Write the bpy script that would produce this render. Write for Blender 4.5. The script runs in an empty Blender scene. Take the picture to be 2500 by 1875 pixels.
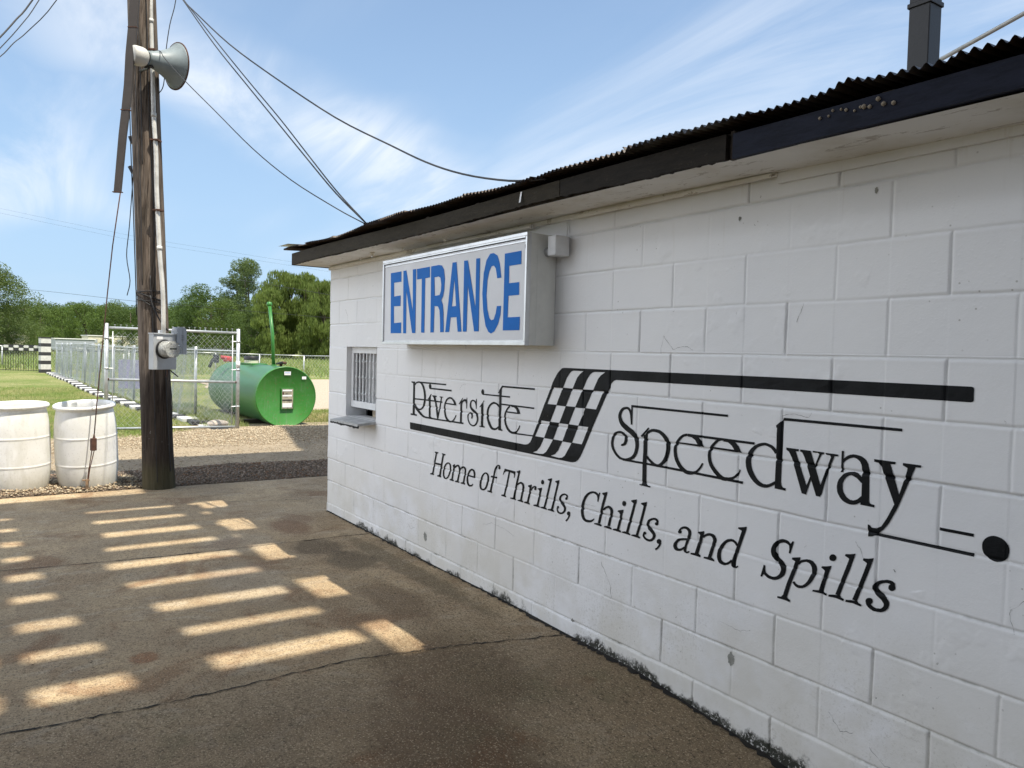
import bpy, bmesh, math, random
import numpy as np
from mathutils import Vector, Matrix, noise
from mathutils.geometry import tessellate_polygon
rnd = random.Random(7)
nrs = np.random.RandomState(11)
S = bpy.context.scene
COL = S.collection

# ------------------------------------------------------------------ camera
cam_d = bpy.data.cameras.new('camera')
cam = bpy.data.objects.new('camera', cam_d)
COL.objects.link(cam)
CAM = Vector((6.5618, -2.5349, 1.4017))
YAW, PIT, ROL = -0.97982, -0.038958, 0.0253187
_f = Vector((math.sin(YAW)*math.cos(PIT), math.cos(YAW)*math.cos(PIT), math.sin(PIT)))
_r0 = Vector((math.cos(YAW), -math.sin(YAW), 0)); _u0 = _r0.cross(_f)
_r = math.cos(ROL)*_r0 + math.sin(ROL)*_u0
_u = -math.sin(ROL)*_r0 + math.cos(ROL)*_u0
cam.matrix_world = Matrix(((_r.x, _u.x, -_f.x, CAM.x), (_r.y, _u.y, -_f.y, CAM.y), (_r.z, _u.z, -_f.z, CAM.z), (0, 0, 0, 1)))
cam_d.sensor_width = 36.0
cam_d.lens = 36.0*1880.27/2500.0
cam_d.clip_start = 0.05
cam_d.clip_end = 3000
S.camera = cam

# ------------------------------------------------------------------ sky, sun, exposure
SUNV = Vector((0.42, 0.16, 1.0)).normalized()
ELEV = math.asin(SUNV.z); AZ = math.atan2(SUNV.x, SUNV.y)
W = bpy.data.worlds.new('World'); S.world = W; W.use_nodes = True
nt = W.node_tree; N = nt.nodes; L = nt.links; N.clear()
wo = N.new('ShaderNodeOutputWorld'); bg = N.new('ShaderNodeBackground')
sky = N.new('ShaderNodeTexSky'); sky.sky_type = 'NISHITA'; sky.sun_disc = False
sky.sun_elevation = ELEV; sky.sun_rotation = AZ
sky.air_density = 1.0; sky.dust_density = 0.6; sky.ozone_density = 1.6; sky.altitude = 60
bg.inputs['Strength'].default_value = 0.111
# thin cirrus: stretched noise over the sky direction, projected on a high flat layer
tc = N.new('ShaderNodeTexCoord'); sep = N.new('ShaderNodeSeparateXYZ'); L.new(tc.outputs['Generated'], sep.inputs[0])
def wmath(op, a, b=None, c=None):
    n = N.new('ShaderNodeMath'); n.operation = op
    for i, v in enumerate((a, b, c)):
        if v is None: continue
        if isinstance(v, (int, float)): n.inputs[i].default_value = v
        else: L.new(v, n.inputs[i])
    return n.outputs[0]
zc = wmath('MAXIMUM', sep.outputs['Z'], 0.02); zc = wmath('ADD', zc, 0.12)
cx = wmath('DIVIDE', sep.outputs['X'], zc); cy = wmath('DIVIDE', sep.outputs['Y'], zc)
cmb = N.new('ShaderNodeCombineXYZ'); L.new(cx, cmb.inputs[0]); L.new(cy, cmb.inputs[1])
def wnoise(scale, rot, stretch, loc, detail=6, rough=0.6, dist=0.4):
    m = N.new('ShaderNodeMapping'); m.inputs['Rotation'].default_value = (0, 0, math.radians(rot))
    m.inputs['Scale'].default_value = (stretch, 1, 1); m.inputs['Location'].default_value = loc
    L.new(cmb.outputs[0], m.inputs[0])
    n = N.new('ShaderNodeTexNoise'); n.inputs['Scale'].default_value = scale; n.inputs['Detail'].default_value = detail
    n.inputs['Roughness'].default_value = rough; n.inputs['Distortion'].default_value = dist
    L.new(m.outputs[0], n.inputs['Vector']); return n.outputs[0]
CLOUD_A = wnoise(0.62, -38, 0.42, (2.9, 0.3, 0), 3, 0.5, 0.5)
CLOUD_B = wnoise(2.3, -34, 0.22, (0.4, 2.2, 0), 8, 0.62, 0.7)
def wramp(fac, a, b):
    n = N.new('ShaderNodeMapRange'); n.interpolation_type = 'SMOOTHSTEP'
    n.inputs['From Min'].default_value = a; n.inputs['From Max'].default_value = b
    L.new(fac, n.inputs['Value']); return n.outputs[0]
ca = wramp(CLOUD_A, 0.40, 0.62); cb = wramp(CLOUD_B, 0.30, 0.68)
cov = wmath('MULTIPLY', ca, cb); cov = wmath('MULTIPLY', cov, 0.72)
# one broad feathery band of cirrus slanting down from upper left
def wdot(v): return wmath('ADD', wmath('ADD', wmath('MULTIPLY', sep.outputs['X'], v[0]), wmath('MULTIPLY', sep.outputs['Y'], v[1])), wmath('MULTIPLY', sep.outputs['Z'], v[2]))
bd_ = wmath('ADD', wdot((-0.3787, -0.3427, -0.8597)), wmath('MULTIPLY', wmath('SUBTRACT', wnoise(1.1, 10, 1, (2, 5, 0), 3, .5, .3), .5), .16))
al_ = wdot((0.1378, 0.8977, -0.4185))
band = wramp(wmath('ABSOLUTE', bd_), 0.095, 0.0)
band = wmath('MULTIPLY', band, wramp(wmath('ABSOLUTE', al_), 0.42, 0.12))
band = wmath('MULTIPLY', band, wmath('ADD', 0.30, wmath('MULTIPLY', wramp(wnoise(2.6, 52, 0.3, (7, 3, 0), 7, .62, 1.0), .36, .64), .50)))
cov = wmath('MAXIMUM', cov, band)
up_ = wramp(sep.outputs['Z'], -0.02, 0.03)
cov = wmath('MULTIPLY', cov, up_)
# unseen half of the sky behind the camera brightened as added fill light
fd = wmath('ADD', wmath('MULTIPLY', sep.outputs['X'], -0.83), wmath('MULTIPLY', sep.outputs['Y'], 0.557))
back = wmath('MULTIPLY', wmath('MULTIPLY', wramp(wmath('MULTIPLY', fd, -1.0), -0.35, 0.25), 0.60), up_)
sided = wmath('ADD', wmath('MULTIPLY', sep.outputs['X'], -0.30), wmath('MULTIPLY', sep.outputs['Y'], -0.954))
sidef = wmath('MULTIPLY', wmath('MULTIPLY', wramp(sided, 0.34, 0.80), 0.95), up_)  # extra bright sky added out of view on the left, lights the block wall
air = N.new('ShaderNodeMixRGB'); L.new(wmath('SUBTRACT', 0.84, wmath('MULTIPLY', wramp(sep.outputs['Z'], 0.0, 0.5), 0.54)), air.inputs['Fac'])
L.new(sky.outputs[0], air.inputs['Color1']); air.inputs['Color2'].default_value = (2.55, 3.75, 5.25, 1)
low = N.new('ShaderNodeMixRGB'); L.new(up_, low.inputs['Fac']); L.new(sky.outputs[0], low.inputs['Color1']); L.new(air.outputs[0], low.inputs['Color2'])
mixc = N.new('ShaderNodeMixRGB'); L.new(cov, mixc.inputs['Fac']); L.new(low.outputs[0], mixc.inputs['Color1']); mixc.inputs['Color2'].default_value = (5.6, 5.9, 6.3, 1)
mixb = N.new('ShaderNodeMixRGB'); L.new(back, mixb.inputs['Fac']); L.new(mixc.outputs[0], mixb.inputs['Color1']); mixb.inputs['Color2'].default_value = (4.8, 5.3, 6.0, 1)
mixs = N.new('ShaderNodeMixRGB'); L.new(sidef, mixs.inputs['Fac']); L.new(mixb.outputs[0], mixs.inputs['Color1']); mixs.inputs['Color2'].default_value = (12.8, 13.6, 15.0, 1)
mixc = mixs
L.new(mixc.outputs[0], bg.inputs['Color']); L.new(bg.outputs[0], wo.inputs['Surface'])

sun_d = bpy.data.lights.new('sun', 'SUN'); sun_d.energy = 4.45; sun_d.angle = math.radians(0.55); sun_d.color = (1.0, 0.93, 0.80)
sun = bpy.data.objects.new('sun', sun_d); COL.objects.link(sun)
sun.rotation_euler = SUNV.to_track_quat('Z', 'Y').to_euler()
S.view_settings.view_transform = 'Standard'; S.view_settings.look = 'None'
S.view_settings.exposure = 0.70; S.view_settings.gamma = 1.0; S.view_settings.use_curve_mapping = False
S.render.engine = 'CYCLES'; S.cycles.max_bounces = 6; S.cycles.use_denoising = True
S.cycles.transparent_max_bounces = 12

# ------------------------------------------------------------------ helpers
def link(name, me, mat=None, parent=None, smooth=False):
    o = bpy.data.objects.new(name, me); COL.objects.link(o)
    if mat is not None:
        for m in (mat if isinstance(mat, (list, tuple)) else [mat]): me.materials.append(m)
    if parent is not None:
        o.parent = parent
    if smooth and len(me.polygons): me.polygons.foreach_set('use_smooth', [True]*len(me.polygons))
    return o
def tag(o, label=None, cat=None, group=None, kind=None):
    if label: o['label'] = label
    if cat: o['category'] = cat
    if group: o['group'] = group
    if kind: o['kind'] = kind
    return o
def thing(name, label, cat, loc=(0, 0, 0), group=None, rz=0):
    o = bpy.data.objects.new(name, None); COL.objects.link(o); o.location = loc; o.rotation_euler = (0, 0, rz)
    o.empty_display_size = 0.2
    return tag(o, label, cat, group)
def copy_tree(o, parent=None):
    c = o.copy(); COL.objects.link(c); c.parent = parent
    for ch in [x for x in bpy.data.objects if x.parent == o]: copy_tree(ch, c)
    return c
class MB:
    def __init__(self): self.v = []; self.f = []
    def add(self, vs, fs):
        n = len(self.v); self.v.extend([tuple(p) for p in vs]); self.f.extend([tuple(i+n for i in q) for q in fs]); return self
    def box(self, c, s, rot=None):
        x, y, z = s[0]/2, s[1]/2, s[2]/2
        P = [Vector((a*x, b*y, d*z)) for a in (-1, 1) for b in (-1, 1) for d in (-1, 1)]
        if rot is not None: P = [rot @ p for p in P]
        P = [p+Vector(c) for p in P]
        return self.add(P, [(0, 1, 3, 2), (4, 6, 7, 5), (0, 4, 5, 1), (2, 3, 7, 6), (0, 2, 6, 4), (1, 5, 7, 3)])
    def bbox(self, a, b):
        return self.box([(a[i]+b[i])/2 for i in range(3)], [abs(b[i]-a[i]) for i in range(3)])
    def tube(self, pts, r, n=8, cap=True):
        pts = [Vector(p) for p in pts]; m = len(pts)
        rr = r if isinstance(r, (list, tuple)) else [r]*m
        up = Vector((0, 0, 1)); prev = None; vs = []
        for i, p in enumerate(pts):
            d = (pts[min(i+1, m-1)]-pts[max(i-1, 0)]).normalized()
            if prev is None:
                a = d.cross(up) if abs(d.z) < 0.95 else d.cross(Vector((1, 0, 0)))
            else: a = prev - d*prev.dot(d)
            a.normalize(); prev = a; b = d.cross(a)
            for k in range(n):
                t = 2*math.pi*k/n; vs.append(p+(a*math.cos(t)+b*math.sin(t))*rr[i])
        fs = [(i*n+k, i*n+(k+1) % n, (i+1)*n+(k+1) % n, (i+1)*n+k) for i in range(m-1) for k in range(n)]
        if cap: fs += [tuple(range(n))[::-1], tuple(range((m-1)*n, m*n))]
        return self.add(vs, fs)
    def lathe(self, prof, n=32, c=(0, 0, 0), rot=None, cap=False):
        vs = []
        for r, z in prof:
            for k in range(n):
                t = 2*math.pi*k/n; p = Vector((r*math.cos(t), r*math.sin(t), z))
                if rot is not None: p = rot @ p
                vs.append(p+Vector(c))
        m = len(prof); fs = [(i*n+k, i*n+(k+1) % n, (i+1)*n+(k+1) % n, (i+1)*n+k) for i in range(m-1) for k in range(n)]
        if cap: fs += [tuple(range(n))[::-1], tuple(range((m-1)*n, m*n))]
        return self.add(vs, fs)
    def build(self, name, mat, parent=None, smooth=False, bevel=0, split=None):
        me = bpy.data.meshes.new(name); me.from_pydata(self.v, [], self.f); me.validate(); me.update()
        o = link(name, me, mat, parent, smooth)
        if bevel:
            b = o.modifiers.new('bevel', 'BEVEL'); b.width = bevel; b.segments = 2; b.limit_method = 'ANGLE'
        return o
def np_mesh(name, V, F, mat=None, parent=None, smooth=False):
    """V (n,3), F (m,k) arrays"""
    me = bpy.data.meshes.new(name); k = F.shape[1]
    me.vertices.add(len(V)); me.vertices.foreach_set('co', np.ascontiguousarray(V, dtype=np.float32).ravel())
    me.loops.add(F.size); me.loops.foreach_set('vertex_index', np.ascontiguousarray(F, dtype=np.int32).ravel())
    me.polygons.add(len(F)); me.polygons.foreach_set('loop_start', np.arange(0, F.size, k, dtype=np.int32))
    me.update(calc_edges=True)
    return link(name, me, mat, parent, smooth)
def set_attr(o, name, arr):
    a = o.data.attributes.new(name, 'FLOAT', 'POINT'); a.data.foreach_set('value', np.ascontiguousarray(arr, dtype=np.float32))

class MT:
    """small node material builder"""
    def __init__(self, name, color=(.5, .5, .5), rough=.7, metal=0, spec=.5):
        self.m = bpy.data.materials.new(name); self.m.use_nodes = True
        self.n = self.m.node_tree.nodes; self.l = self.m.node_tree.links
        self.b = self.n['Principled BSDF']; self.b.inputs['Base Color'].default_value = (*color, 1)
        self.b.inputs['Roughness'].default_value = rough; self.b.inputs['Metallic'].default_value = metal
        self.b.inputs['Specular IOR Level'].default_value = spec
        self.h = None; self.tc = self.n.new('ShaderNodeTexCoord')
    def _in(self, node, i, v):
        if isinstance(v, (int, float)): node.inputs[i].default_value = v
        elif isinstance(v, tuple): node.inputs[i].default_value = v if len(v) == 4 or node.inputs[i].type == 'VECTOR' else (*v, 1)
        else: self.l.new(v, node.inputs[i])
    def noise(self, scale=5, detail=4, rough=.55, dist=0, stretch=None, coord='Object', loc=None):
        n = self.n.new('ShaderNodeTexNoise'); n.inputs['Scale'].default_value = scale; n.inputs['Detail'].default_value = detail
        n.inputs['Roughness'].default_value = rough; n.inputs['Distortion'].default_value = dist
        mp = self.n.new('ShaderNodeMapping'); self.l.new(self.tc.outputs[coord], mp.inputs[0])
        if stretch: mp.inputs['Scale'].default_value = stretch
        if loc: mp.inputs['Location'].default_value = loc
        self.l.new(mp.outputs[0], n.inputs['Vector']); return n.outputs[0]
    def voro(self, scale=5, stretch=None, feature='F1'):
        n = self.n.new('ShaderNodeTexVoronoi'); n.inputs['Scale'].default_value = scale; n.feature = feature
        mp = self.n.new('ShaderNodeMapping'); self.l.new(self.tc.outputs['Object'], mp.inputs[0])
        if stretch: mp.inputs['Scale'].default_value = stretch
        self.l.new(mp.outputs[0], n.inputs['Vector']); return n.outputs[0]
    def ramp(self, fac, a, b, lo=0., hi=1.):
        n = self.n.new('ShaderNodeMapRange'); n.interpolation_type = 'SMOOTHSTEP'
        for i, v in zip(('From Min', 'From Max', 'To Min', 'To Max'), (a, b, lo, hi)): n.inputs[i].default_value = v
        self._in(n, 'Value', fac); return n.outputs[0]
    def math(self, op, a, b=0., clamp=False):
        n = self.n.new('ShaderNodeMath'); n.operation = op; n.use_clamp = clamp; self._in(n, 0, a); self._in(n, 1, b); return n.outputs[0]
    def mix(self, fac, a, b, mode='MIX'):
        n = self.n.new('ShaderNodeMixRGB'); n.blend_type = mode; self._in(n, 0, fac); self._in(n, 1, a); self._in(n, 2, b); return n.outputs[0]
    def attr(self, name):
        n = self.n.new('ShaderNodeAttribute'); n.attribute_name = name; return n.outputs['Fac']
    def pos(self):
        n = self.n.new('ShaderNodeSeparateXYZ'); self.l.new(self.tc.outputs['Object'], n.inputs[0]); return n.outputs
    def rand(self):
        return self.n.new('ShaderNodeObjectInfo').outputs['Random']
    def color(self, c): self._in(self.b, 'Base Color', c); return self
    def rough(self, r): self._in(self.b, 'Roughness', r); return self
    def bump(self, h, strength=.4, dist=.01):
        n = self.n.new('ShaderNodeBump'); n.inputs['Strength'].default_value = strength; n.inputs['Distance'].default_value = dist
        self._in(n, 'Height', h)
        if self.h is not None: self.l.new(self.h, n.inputs['Normal'])
        self.h = n.outputs[0]; self.l.new(self.h, self.b.inputs['Normal']); return self

# ------------------------------------------------------------------ materials
def mat_wall():
    t = MT('painted_block', (.80, .80, .79), .55, spec=.35)
    x, y, z = t.pos()
    base = t.mix(t.ramp(t.noise(1.3, 3), .35, .7), (.80, .80, .80, 1), (.76, .765, .775, 1))
    blot = t.ramp(t.noise(4, 5, .6), .55, .8); base = t.mix(t.math('MULTIPLY', blot, .25), base, (.70, .69, .67, 1))
    # grime towards the foot of the wall: speckled
    low = t.ramp(z, 1.0, -.05); sp = t.ramp(t.noise(75, 4, .8), .53, .62)
    low = t.math('MULTIPLY', low, low); sp = t.math('MULTIPLY', sp, t.ramp(t.noise(3.1, 3, loc=(2, 2, 2)), .42, .60)); base = t.mix(t.math('MULTIPLY', t.math('MULTIPLY', low, sp), .50), base, (.40, .39, .35, 1))
    low2 = t.ramp(z, .55, 0.); bl = t.ramp(t.noise(5, 4, .6), .42, .62)
    base = t.mix(t.math('MULTIPLY', t.math('MULTIPLY', low2, bl), .35), base, (.55, .53, .47, 1))
    base = t.mix(t.math('MULTIPLY', t.math('MULTIPLY', t.ramp(z, .75, .1), t.ramp(t.noise(1.9, 5, .6, loc=(1, 7, 2)), .38, .58)), .42), base, (.62, .59, .50, 1))
    # mould band just above the slab
    zz = t.math('SUBTRACT', z, t.math('MULTIPLY', t.noise(9, 5, .7), .19)); zz = t.math('ADD', zz, t.math('MULTIPLY', t.ramp(x, 3.0, 4.6), .03)); zz = t.math('ADD', zz, t.math('MULTIPLY', t.ramp(t.noise(1.6, 3, loc=(3, 3, 3)), .60, .40), .055)); zz = t.math('ADD', zz, t.math('MULTIPLY', t.ramp(x, 3.2, 2.0), .02))
    mould = t.ramp(zz, -.115, -.155); grain = t.ramp(t.noise(90, 2, .6), .30, .46)
    base = t.mix(t.math('MULTIPLY', mould, grain), base, (.035, .036, .028, 1))
    g = t.attr('groove'); gd = t.math('MULTIPLY', g, t.ramp(t.noise(6, 4, .7), .42, .72)); gd = t.math('MULTIPLY', gd, t.ramp(z, 1.3, .2, .22, .9)); gd = t.math('MAXIMUM', gd, t.math('MULTIPLY', g, .13))
    base = t.mix(gd, base, (.12, .12, .10, 1))
    spt = t.ramp(t.voro(26), .11, .06); msk = t.ramp(t.noise(2.2, 3), .50, .62)
    base = t.mix(t.math('MULTIPLY', t.math('MULTIPLY', spt, msk), .6), base, (.30, .29, .26, 1))
    strk = t.ramp(t.noise(5, 4, .6, stretch=(6, 1, .35)), .60, .78); hi = t.ramp(z, 1.75, 2.1)
    base = t.mix(t.math('MULTIPLY', t.math('MULTIPLY', strk, hi), .35), base, (.52, .47, .38, 1))
    t.color(base)
    t.bump(t.noise(110, 4, .7), .22, .003); t.bump(t.noise(9, 5, .65), .16, .006)
    chip = t.math('MULTIPLY', t.ramp(t.noise(40, 5, .75, .8), .53, .58), t.ramp(t.noise(2.0, 3, loc=(4, 4, 4)), .48, .60)); t.bump(chip, .14, .002); lump = t.math('MULTIPLY', t.ramp(t.voro(60), .35, .1), t.ramp(t.noise(1.4, 3, loc=(8, 1, 4)), .50, .60)); t.bump(lump, .15, .002)
    return t.m
M = {}
M['wall'] = mat_wall()
def simple(name, c, r=.7, metal=0, var=.12, scale=6, bump=.2, bs=60, stretch=None, spec=.5, dark=None):
    t = MT(name, c, r, metal, spec)
    d = dark or tuple(k*(1-var*2) for k in c)
    t.color(t.mix(t.ramp(t.noise(scale, 5, .6, stretch=stretch), .35, .72), (*c, 1), (*d, 1)))
    if bump: t.bump(t.noise(bs, 4, .6, stretch=stretch), bump, .003)
    return t.m
def letter_mat():
    t = MT('black_vinyl', (.006, .007, .008), .5, spec=.12)
    t.color(t.mix(t.ramp(t.noise(8, 4), .4, .7), (.006, .007, .008, 1), (.012, .013, .015, 1)))
    t.bump(t.noise(60, 3, .6), .10, .003); t.bump(t.ramp(t.noise(14, 5, .65), .35, .75), .25, .004)
    return t.m
M['letter'] = letter_mat()
M['blue'] = simple('blue_vinyl', (.016, .165, .56), .6, var=.05, bump=0, spec=.12)
M['signface'] = simple('sign_plastic', (.72, .73, .76), .5, var=.04, scale=3, bump=.03)
M['signbox'] = simple('sign_metal', (.74, .74, .70), .5, var=.10, scale=4, bump=.08, spec=.4)
M['alu'] = simple('aluminium', (.62, .63, .64), .38, .8, var=.08, scale=9, bump=.05)
M['black'] = simple('black_metal', (.012, .012, .014), .5, var=.1)
M['cable'] = simple('black_cable', (.02, .02, .022), .6, var=.1)
def fascia_mat(name, c, crack):
    t = MT(name, c, .75, spec=.15)
    n = t.noise(7, 5, .7, .4, stretch=(1, 1, 5))
    col = t.mix(t.ramp(n, .4, .7), (*c, 1), tuple([k*.6 for k in c]+[1]))
    pl = t.ramp(t.noise(30, 5, .75, .5, stretch=(1, 1, 2)), .60, .63)
    x, y, z = t.pos()
    pl = t.math('MULTIPLY', pl, crack); col = t.mix(pl, col, (.10, .085, .06, 1))
    t.color(col); t.bump(t.noise(40, 5, .7, stretch=(.4, 1, 4)), .5, .004); t.bump(t.ramp(t.noise(9, 5, .8, 1.2, stretch=(.6, 1, 2)), .5, .56), .6*max(crack, .1), .006)
    return t.m
M['fasciaA'] = fascia_mat('fascia_paint_worn', (.036, .029, .019), .30)
M['fasciaB'] = fascia_mat('fascia_paint_blue', (.017, .020, .034), .04)
M['fasciaC'] = fascia_mat('fascia_wood_bare', (.020, .016, .012), .15)
def soffit_mat():
    t = MT('soffit_paint', (.74, .72, .67), .6)
    c = t.mix(t.ramp(t.noise(3, 5, .6), .4, .75), (.75, .73, .69, 1), (.60, .56, .48, 1))
    ck = t.ramp(t.noise(14, 6, .8, 1.0, stretch=(.35, 1.2, 1)), .585, .60); c = t.mix(t.math('MULTIPLY', ck, .55), c, (.25, .20, .14, 1))
    t.color(c); t.bump(t.noise(12, 5, .7, .5), .4, .006); return t.m
M['soffit'] = soffit_mat()
def roof_mat():
    t = MT('roof_sheet', (.10, .085, .075), .55, .4)
    n = t.noise(5, 6, .65); c = t.mix(t.ramp(n, .35, .65), (.12, .105, .095, 1), (.06, .035, .022, 1))
    c = t.mix(t.ramp(t.noise(2, 3), .62, .72), c, (.32, .31, .29, 1))
    t.color(c); t.bump(t.noise(40, 4), .2, .002); return t.m
M['roof'] = roof_mat()
M['wood_dark'] = simple('old_wood', (.045, .032, .022), .85, var=.3, scale=4, bump=.7, bs=30, stretch=(1, 1, 6))
M['white_trim'] = simple('white_enamel', (.74, .75, .76), .45, var=.06, scale=12, bump=.1)
M['sill'] = simple('sill_paint', (.46, .47, .47), .5, var=.2, scale=14, bump=.3)
M['ply'] = simple('plywood', (.62, .52, .38), .7, var=.2, scale=3, stretch=(1, 8, 8))
M['dark'] = simple('interior_dark', (.03, .03, .03), .9)
def pole_mat():
    t = MT('creosote_wood', (.12, .085, .06), .85, spec=.2)
    x, y, z = t.pos()
    g = t.noise(26, 6, .7, .6, stretch=(1, 1, .07)); f = t.noise(90, 4, .6, .3, stretch=(1, 1, .04))
    c = t.mix(t.ramp(g, .32, .66), (.028, .021, .016, 1), (.185, .145, .115, 1))
    c = t.mix(t.math('MULTIPLY', t.ramp(f, .45, .65), .45), c, (.27, .23, .19, 1))
    lo = t.ramp(t.math('ADD', z, t.math('MULTIPLY', g, .5)), 1.55, 1.15)
    c = t.mix(t.math('MULTIPLY', lo, .72), c, (.022, .016, .013, 1))
    gr = t.ramp(z, .28, .05); c = t.mix(t.math('MULTIPLY', gr, .45), c, (.12, .115, .06, 1))
    wsp = t.ramp(t.noise(60, 3, .7, stretch=(1, 1, .5)), .66, .72); bandz = t.math('MULTIPLY', t.ramp(z, .28, .33), t.ramp(z, .55, .48))
    c = t.mix(t.math('MULTIPLY', wsp, bandz), c, (.6, .6, .58, 1))
    t.color(c); t.bump(g, .9, .02); t.bump(f, .6, .006); return t.m
M['pole'] = pole_mat()
M['conduit'] = simple('galv_conduit', (.66, .65, .61), .5, .15, var=.15, scale=10, bump=.1)
M['galv'] = simple('galv_steel', (.50, .52, .52), .42, .6, var=.12, scale=14, bump=.1)
M['galv2'] = simple('galv_wire', (.58, .60, .60), .4, .5, var=.08, bump=0)
M['galv3'] = simple('galv_netting', (.42, .46, .47), .5, .3, var=.08, bump=0)
M['horn'] = simple('horn_paint', (.25, .30, .32), .45, var=.12, scale=8, bump=.1)
M['horn_white'] = simple('horn_driver', (.60, .59, .55), .5, var=.12, scale=8)
M['rust'] = simple('rust', (.11, .05, .032), .85, var=.3, scale=18, bump=.6, bs=90)
M['brown'] = simple('brown_guard', (.052, .042, .036), .6, var=.12, scale=6, bump=.1)
M['meterbox'] = simple('meter_box_paint', (.42, .44, .46), .45, .2, var=.07, scale=8, bump=.08)
M['telebox'] = simple('grey_plastic', (.36, .39, .43), .5, var=.08)
M['label'] = simple('white_label', (.8, .8, .8), .5, var=.03, bump=0)
M['lcd'] = simple('lcd', (.06, .065, .055), .3, bump=0)
M['dial'] = simple('meter_dial', (.50, .50, .47), .5, var=.25, scale=60, bump=0)
def glass_mat():
    t = MT('clear_cover', (.9, .93, .93), .04); t.b.inputs['Transmission Weight'].default_value = 1.0; t.b.inputs['IOR'].default_value = 1.12
    t.b.inputs['Alpha'].default_value = .45; return t.m
M['glass'] = glass_mat()
def barrel_mat(name, seed, grime):
    t = MT(name, (.72, .71, .66), .42, spec=.4)
    z = t.pos()[2]
    c = t.mix(t.ramp(t.noise(3.2, 5, .6, loc=(seed, 0, 0)), .38, .68), (.83, .83, .81, 1), (.75, .745, .71, 1))
    st = t.ramp(t.noise(9, 5, .6, stretch=(1, 1, .25), loc=(seed, 3, 0)), .48, .62); c = t.mix(t.math('MULTIPLY', st, grime*.45), c, (.50, .49, .42, 1))
    bot = t.ramp(z, .28, .0); c = t.mix(t.math('MULTIPLY', bot, .35), c, (.52, .44, .27, 1))
    ss = t.ramp(t.noise(45, 4, .7, loc=(seed, 1, 2)), .58, .64); c = t.mix(t.math('MULTIPLY', ss, .2), c, (.3, .29, .25, 1))
    t.color(c); t.b.inputs['Subsurface Weight'].default_value = .25; t.b.inputs['Subsurface Radius'].default_value = (.05, .05, .04); t.b.inputs['Subsurface Scale'].default_value = .5; t.bump(t.noise(5, 3), .25, .01); return t.m
M['barrelA'] = barrel_mat('barrel_plastic', 0., .40); M['barrelB'] = barrel_mat('barrel_plastic_scuffed', 7., .60)
def tank_mat():
    t = MT('green_tank_paint', (.030, .21, .048), .36, spec=.4)
    c = t.mix(t.ramp(t.noise(2.0, 4, .6), .35, .7), (.040, .185, .028, 1), (.055, .215, .045, 1))
    c = t.mix(t.math('MULTIPLY', t.ramp(t.noise(11, 5, .7), .54, .64), .35), c, (.10, .21, .09, 1)); c = t.mix(t.math('MULTIPLY', t.ramp(t.noise(16, 5, .7, stretch=(1, 1, .12)), .56, .66), .4), c, (.12, .20, .10, 1)); c = t.mix(t.math('MULTIPLY', t.ramp(t.noise(30, 4, .8), .60, .64), .7), c, (.16, .09, .05, 1))
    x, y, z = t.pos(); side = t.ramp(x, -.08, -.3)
    c = t.mix(t.math('MULTIPLY', side, .55), c, (.045, .125, .070, 1))  # body behind the front end painted darker, standing for its shaded side
    t.color(c); t.bump(t.noise(3, 3), .15, .02); return t.m
M['tank'] = tank_mat()
M['green'] = simple('green_pipe', (.035, .18, .03), .4, var=.1)
M['red'] = simple('red_paint', (.55, .05, .05), .5, var=.15)
M['red']
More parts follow.
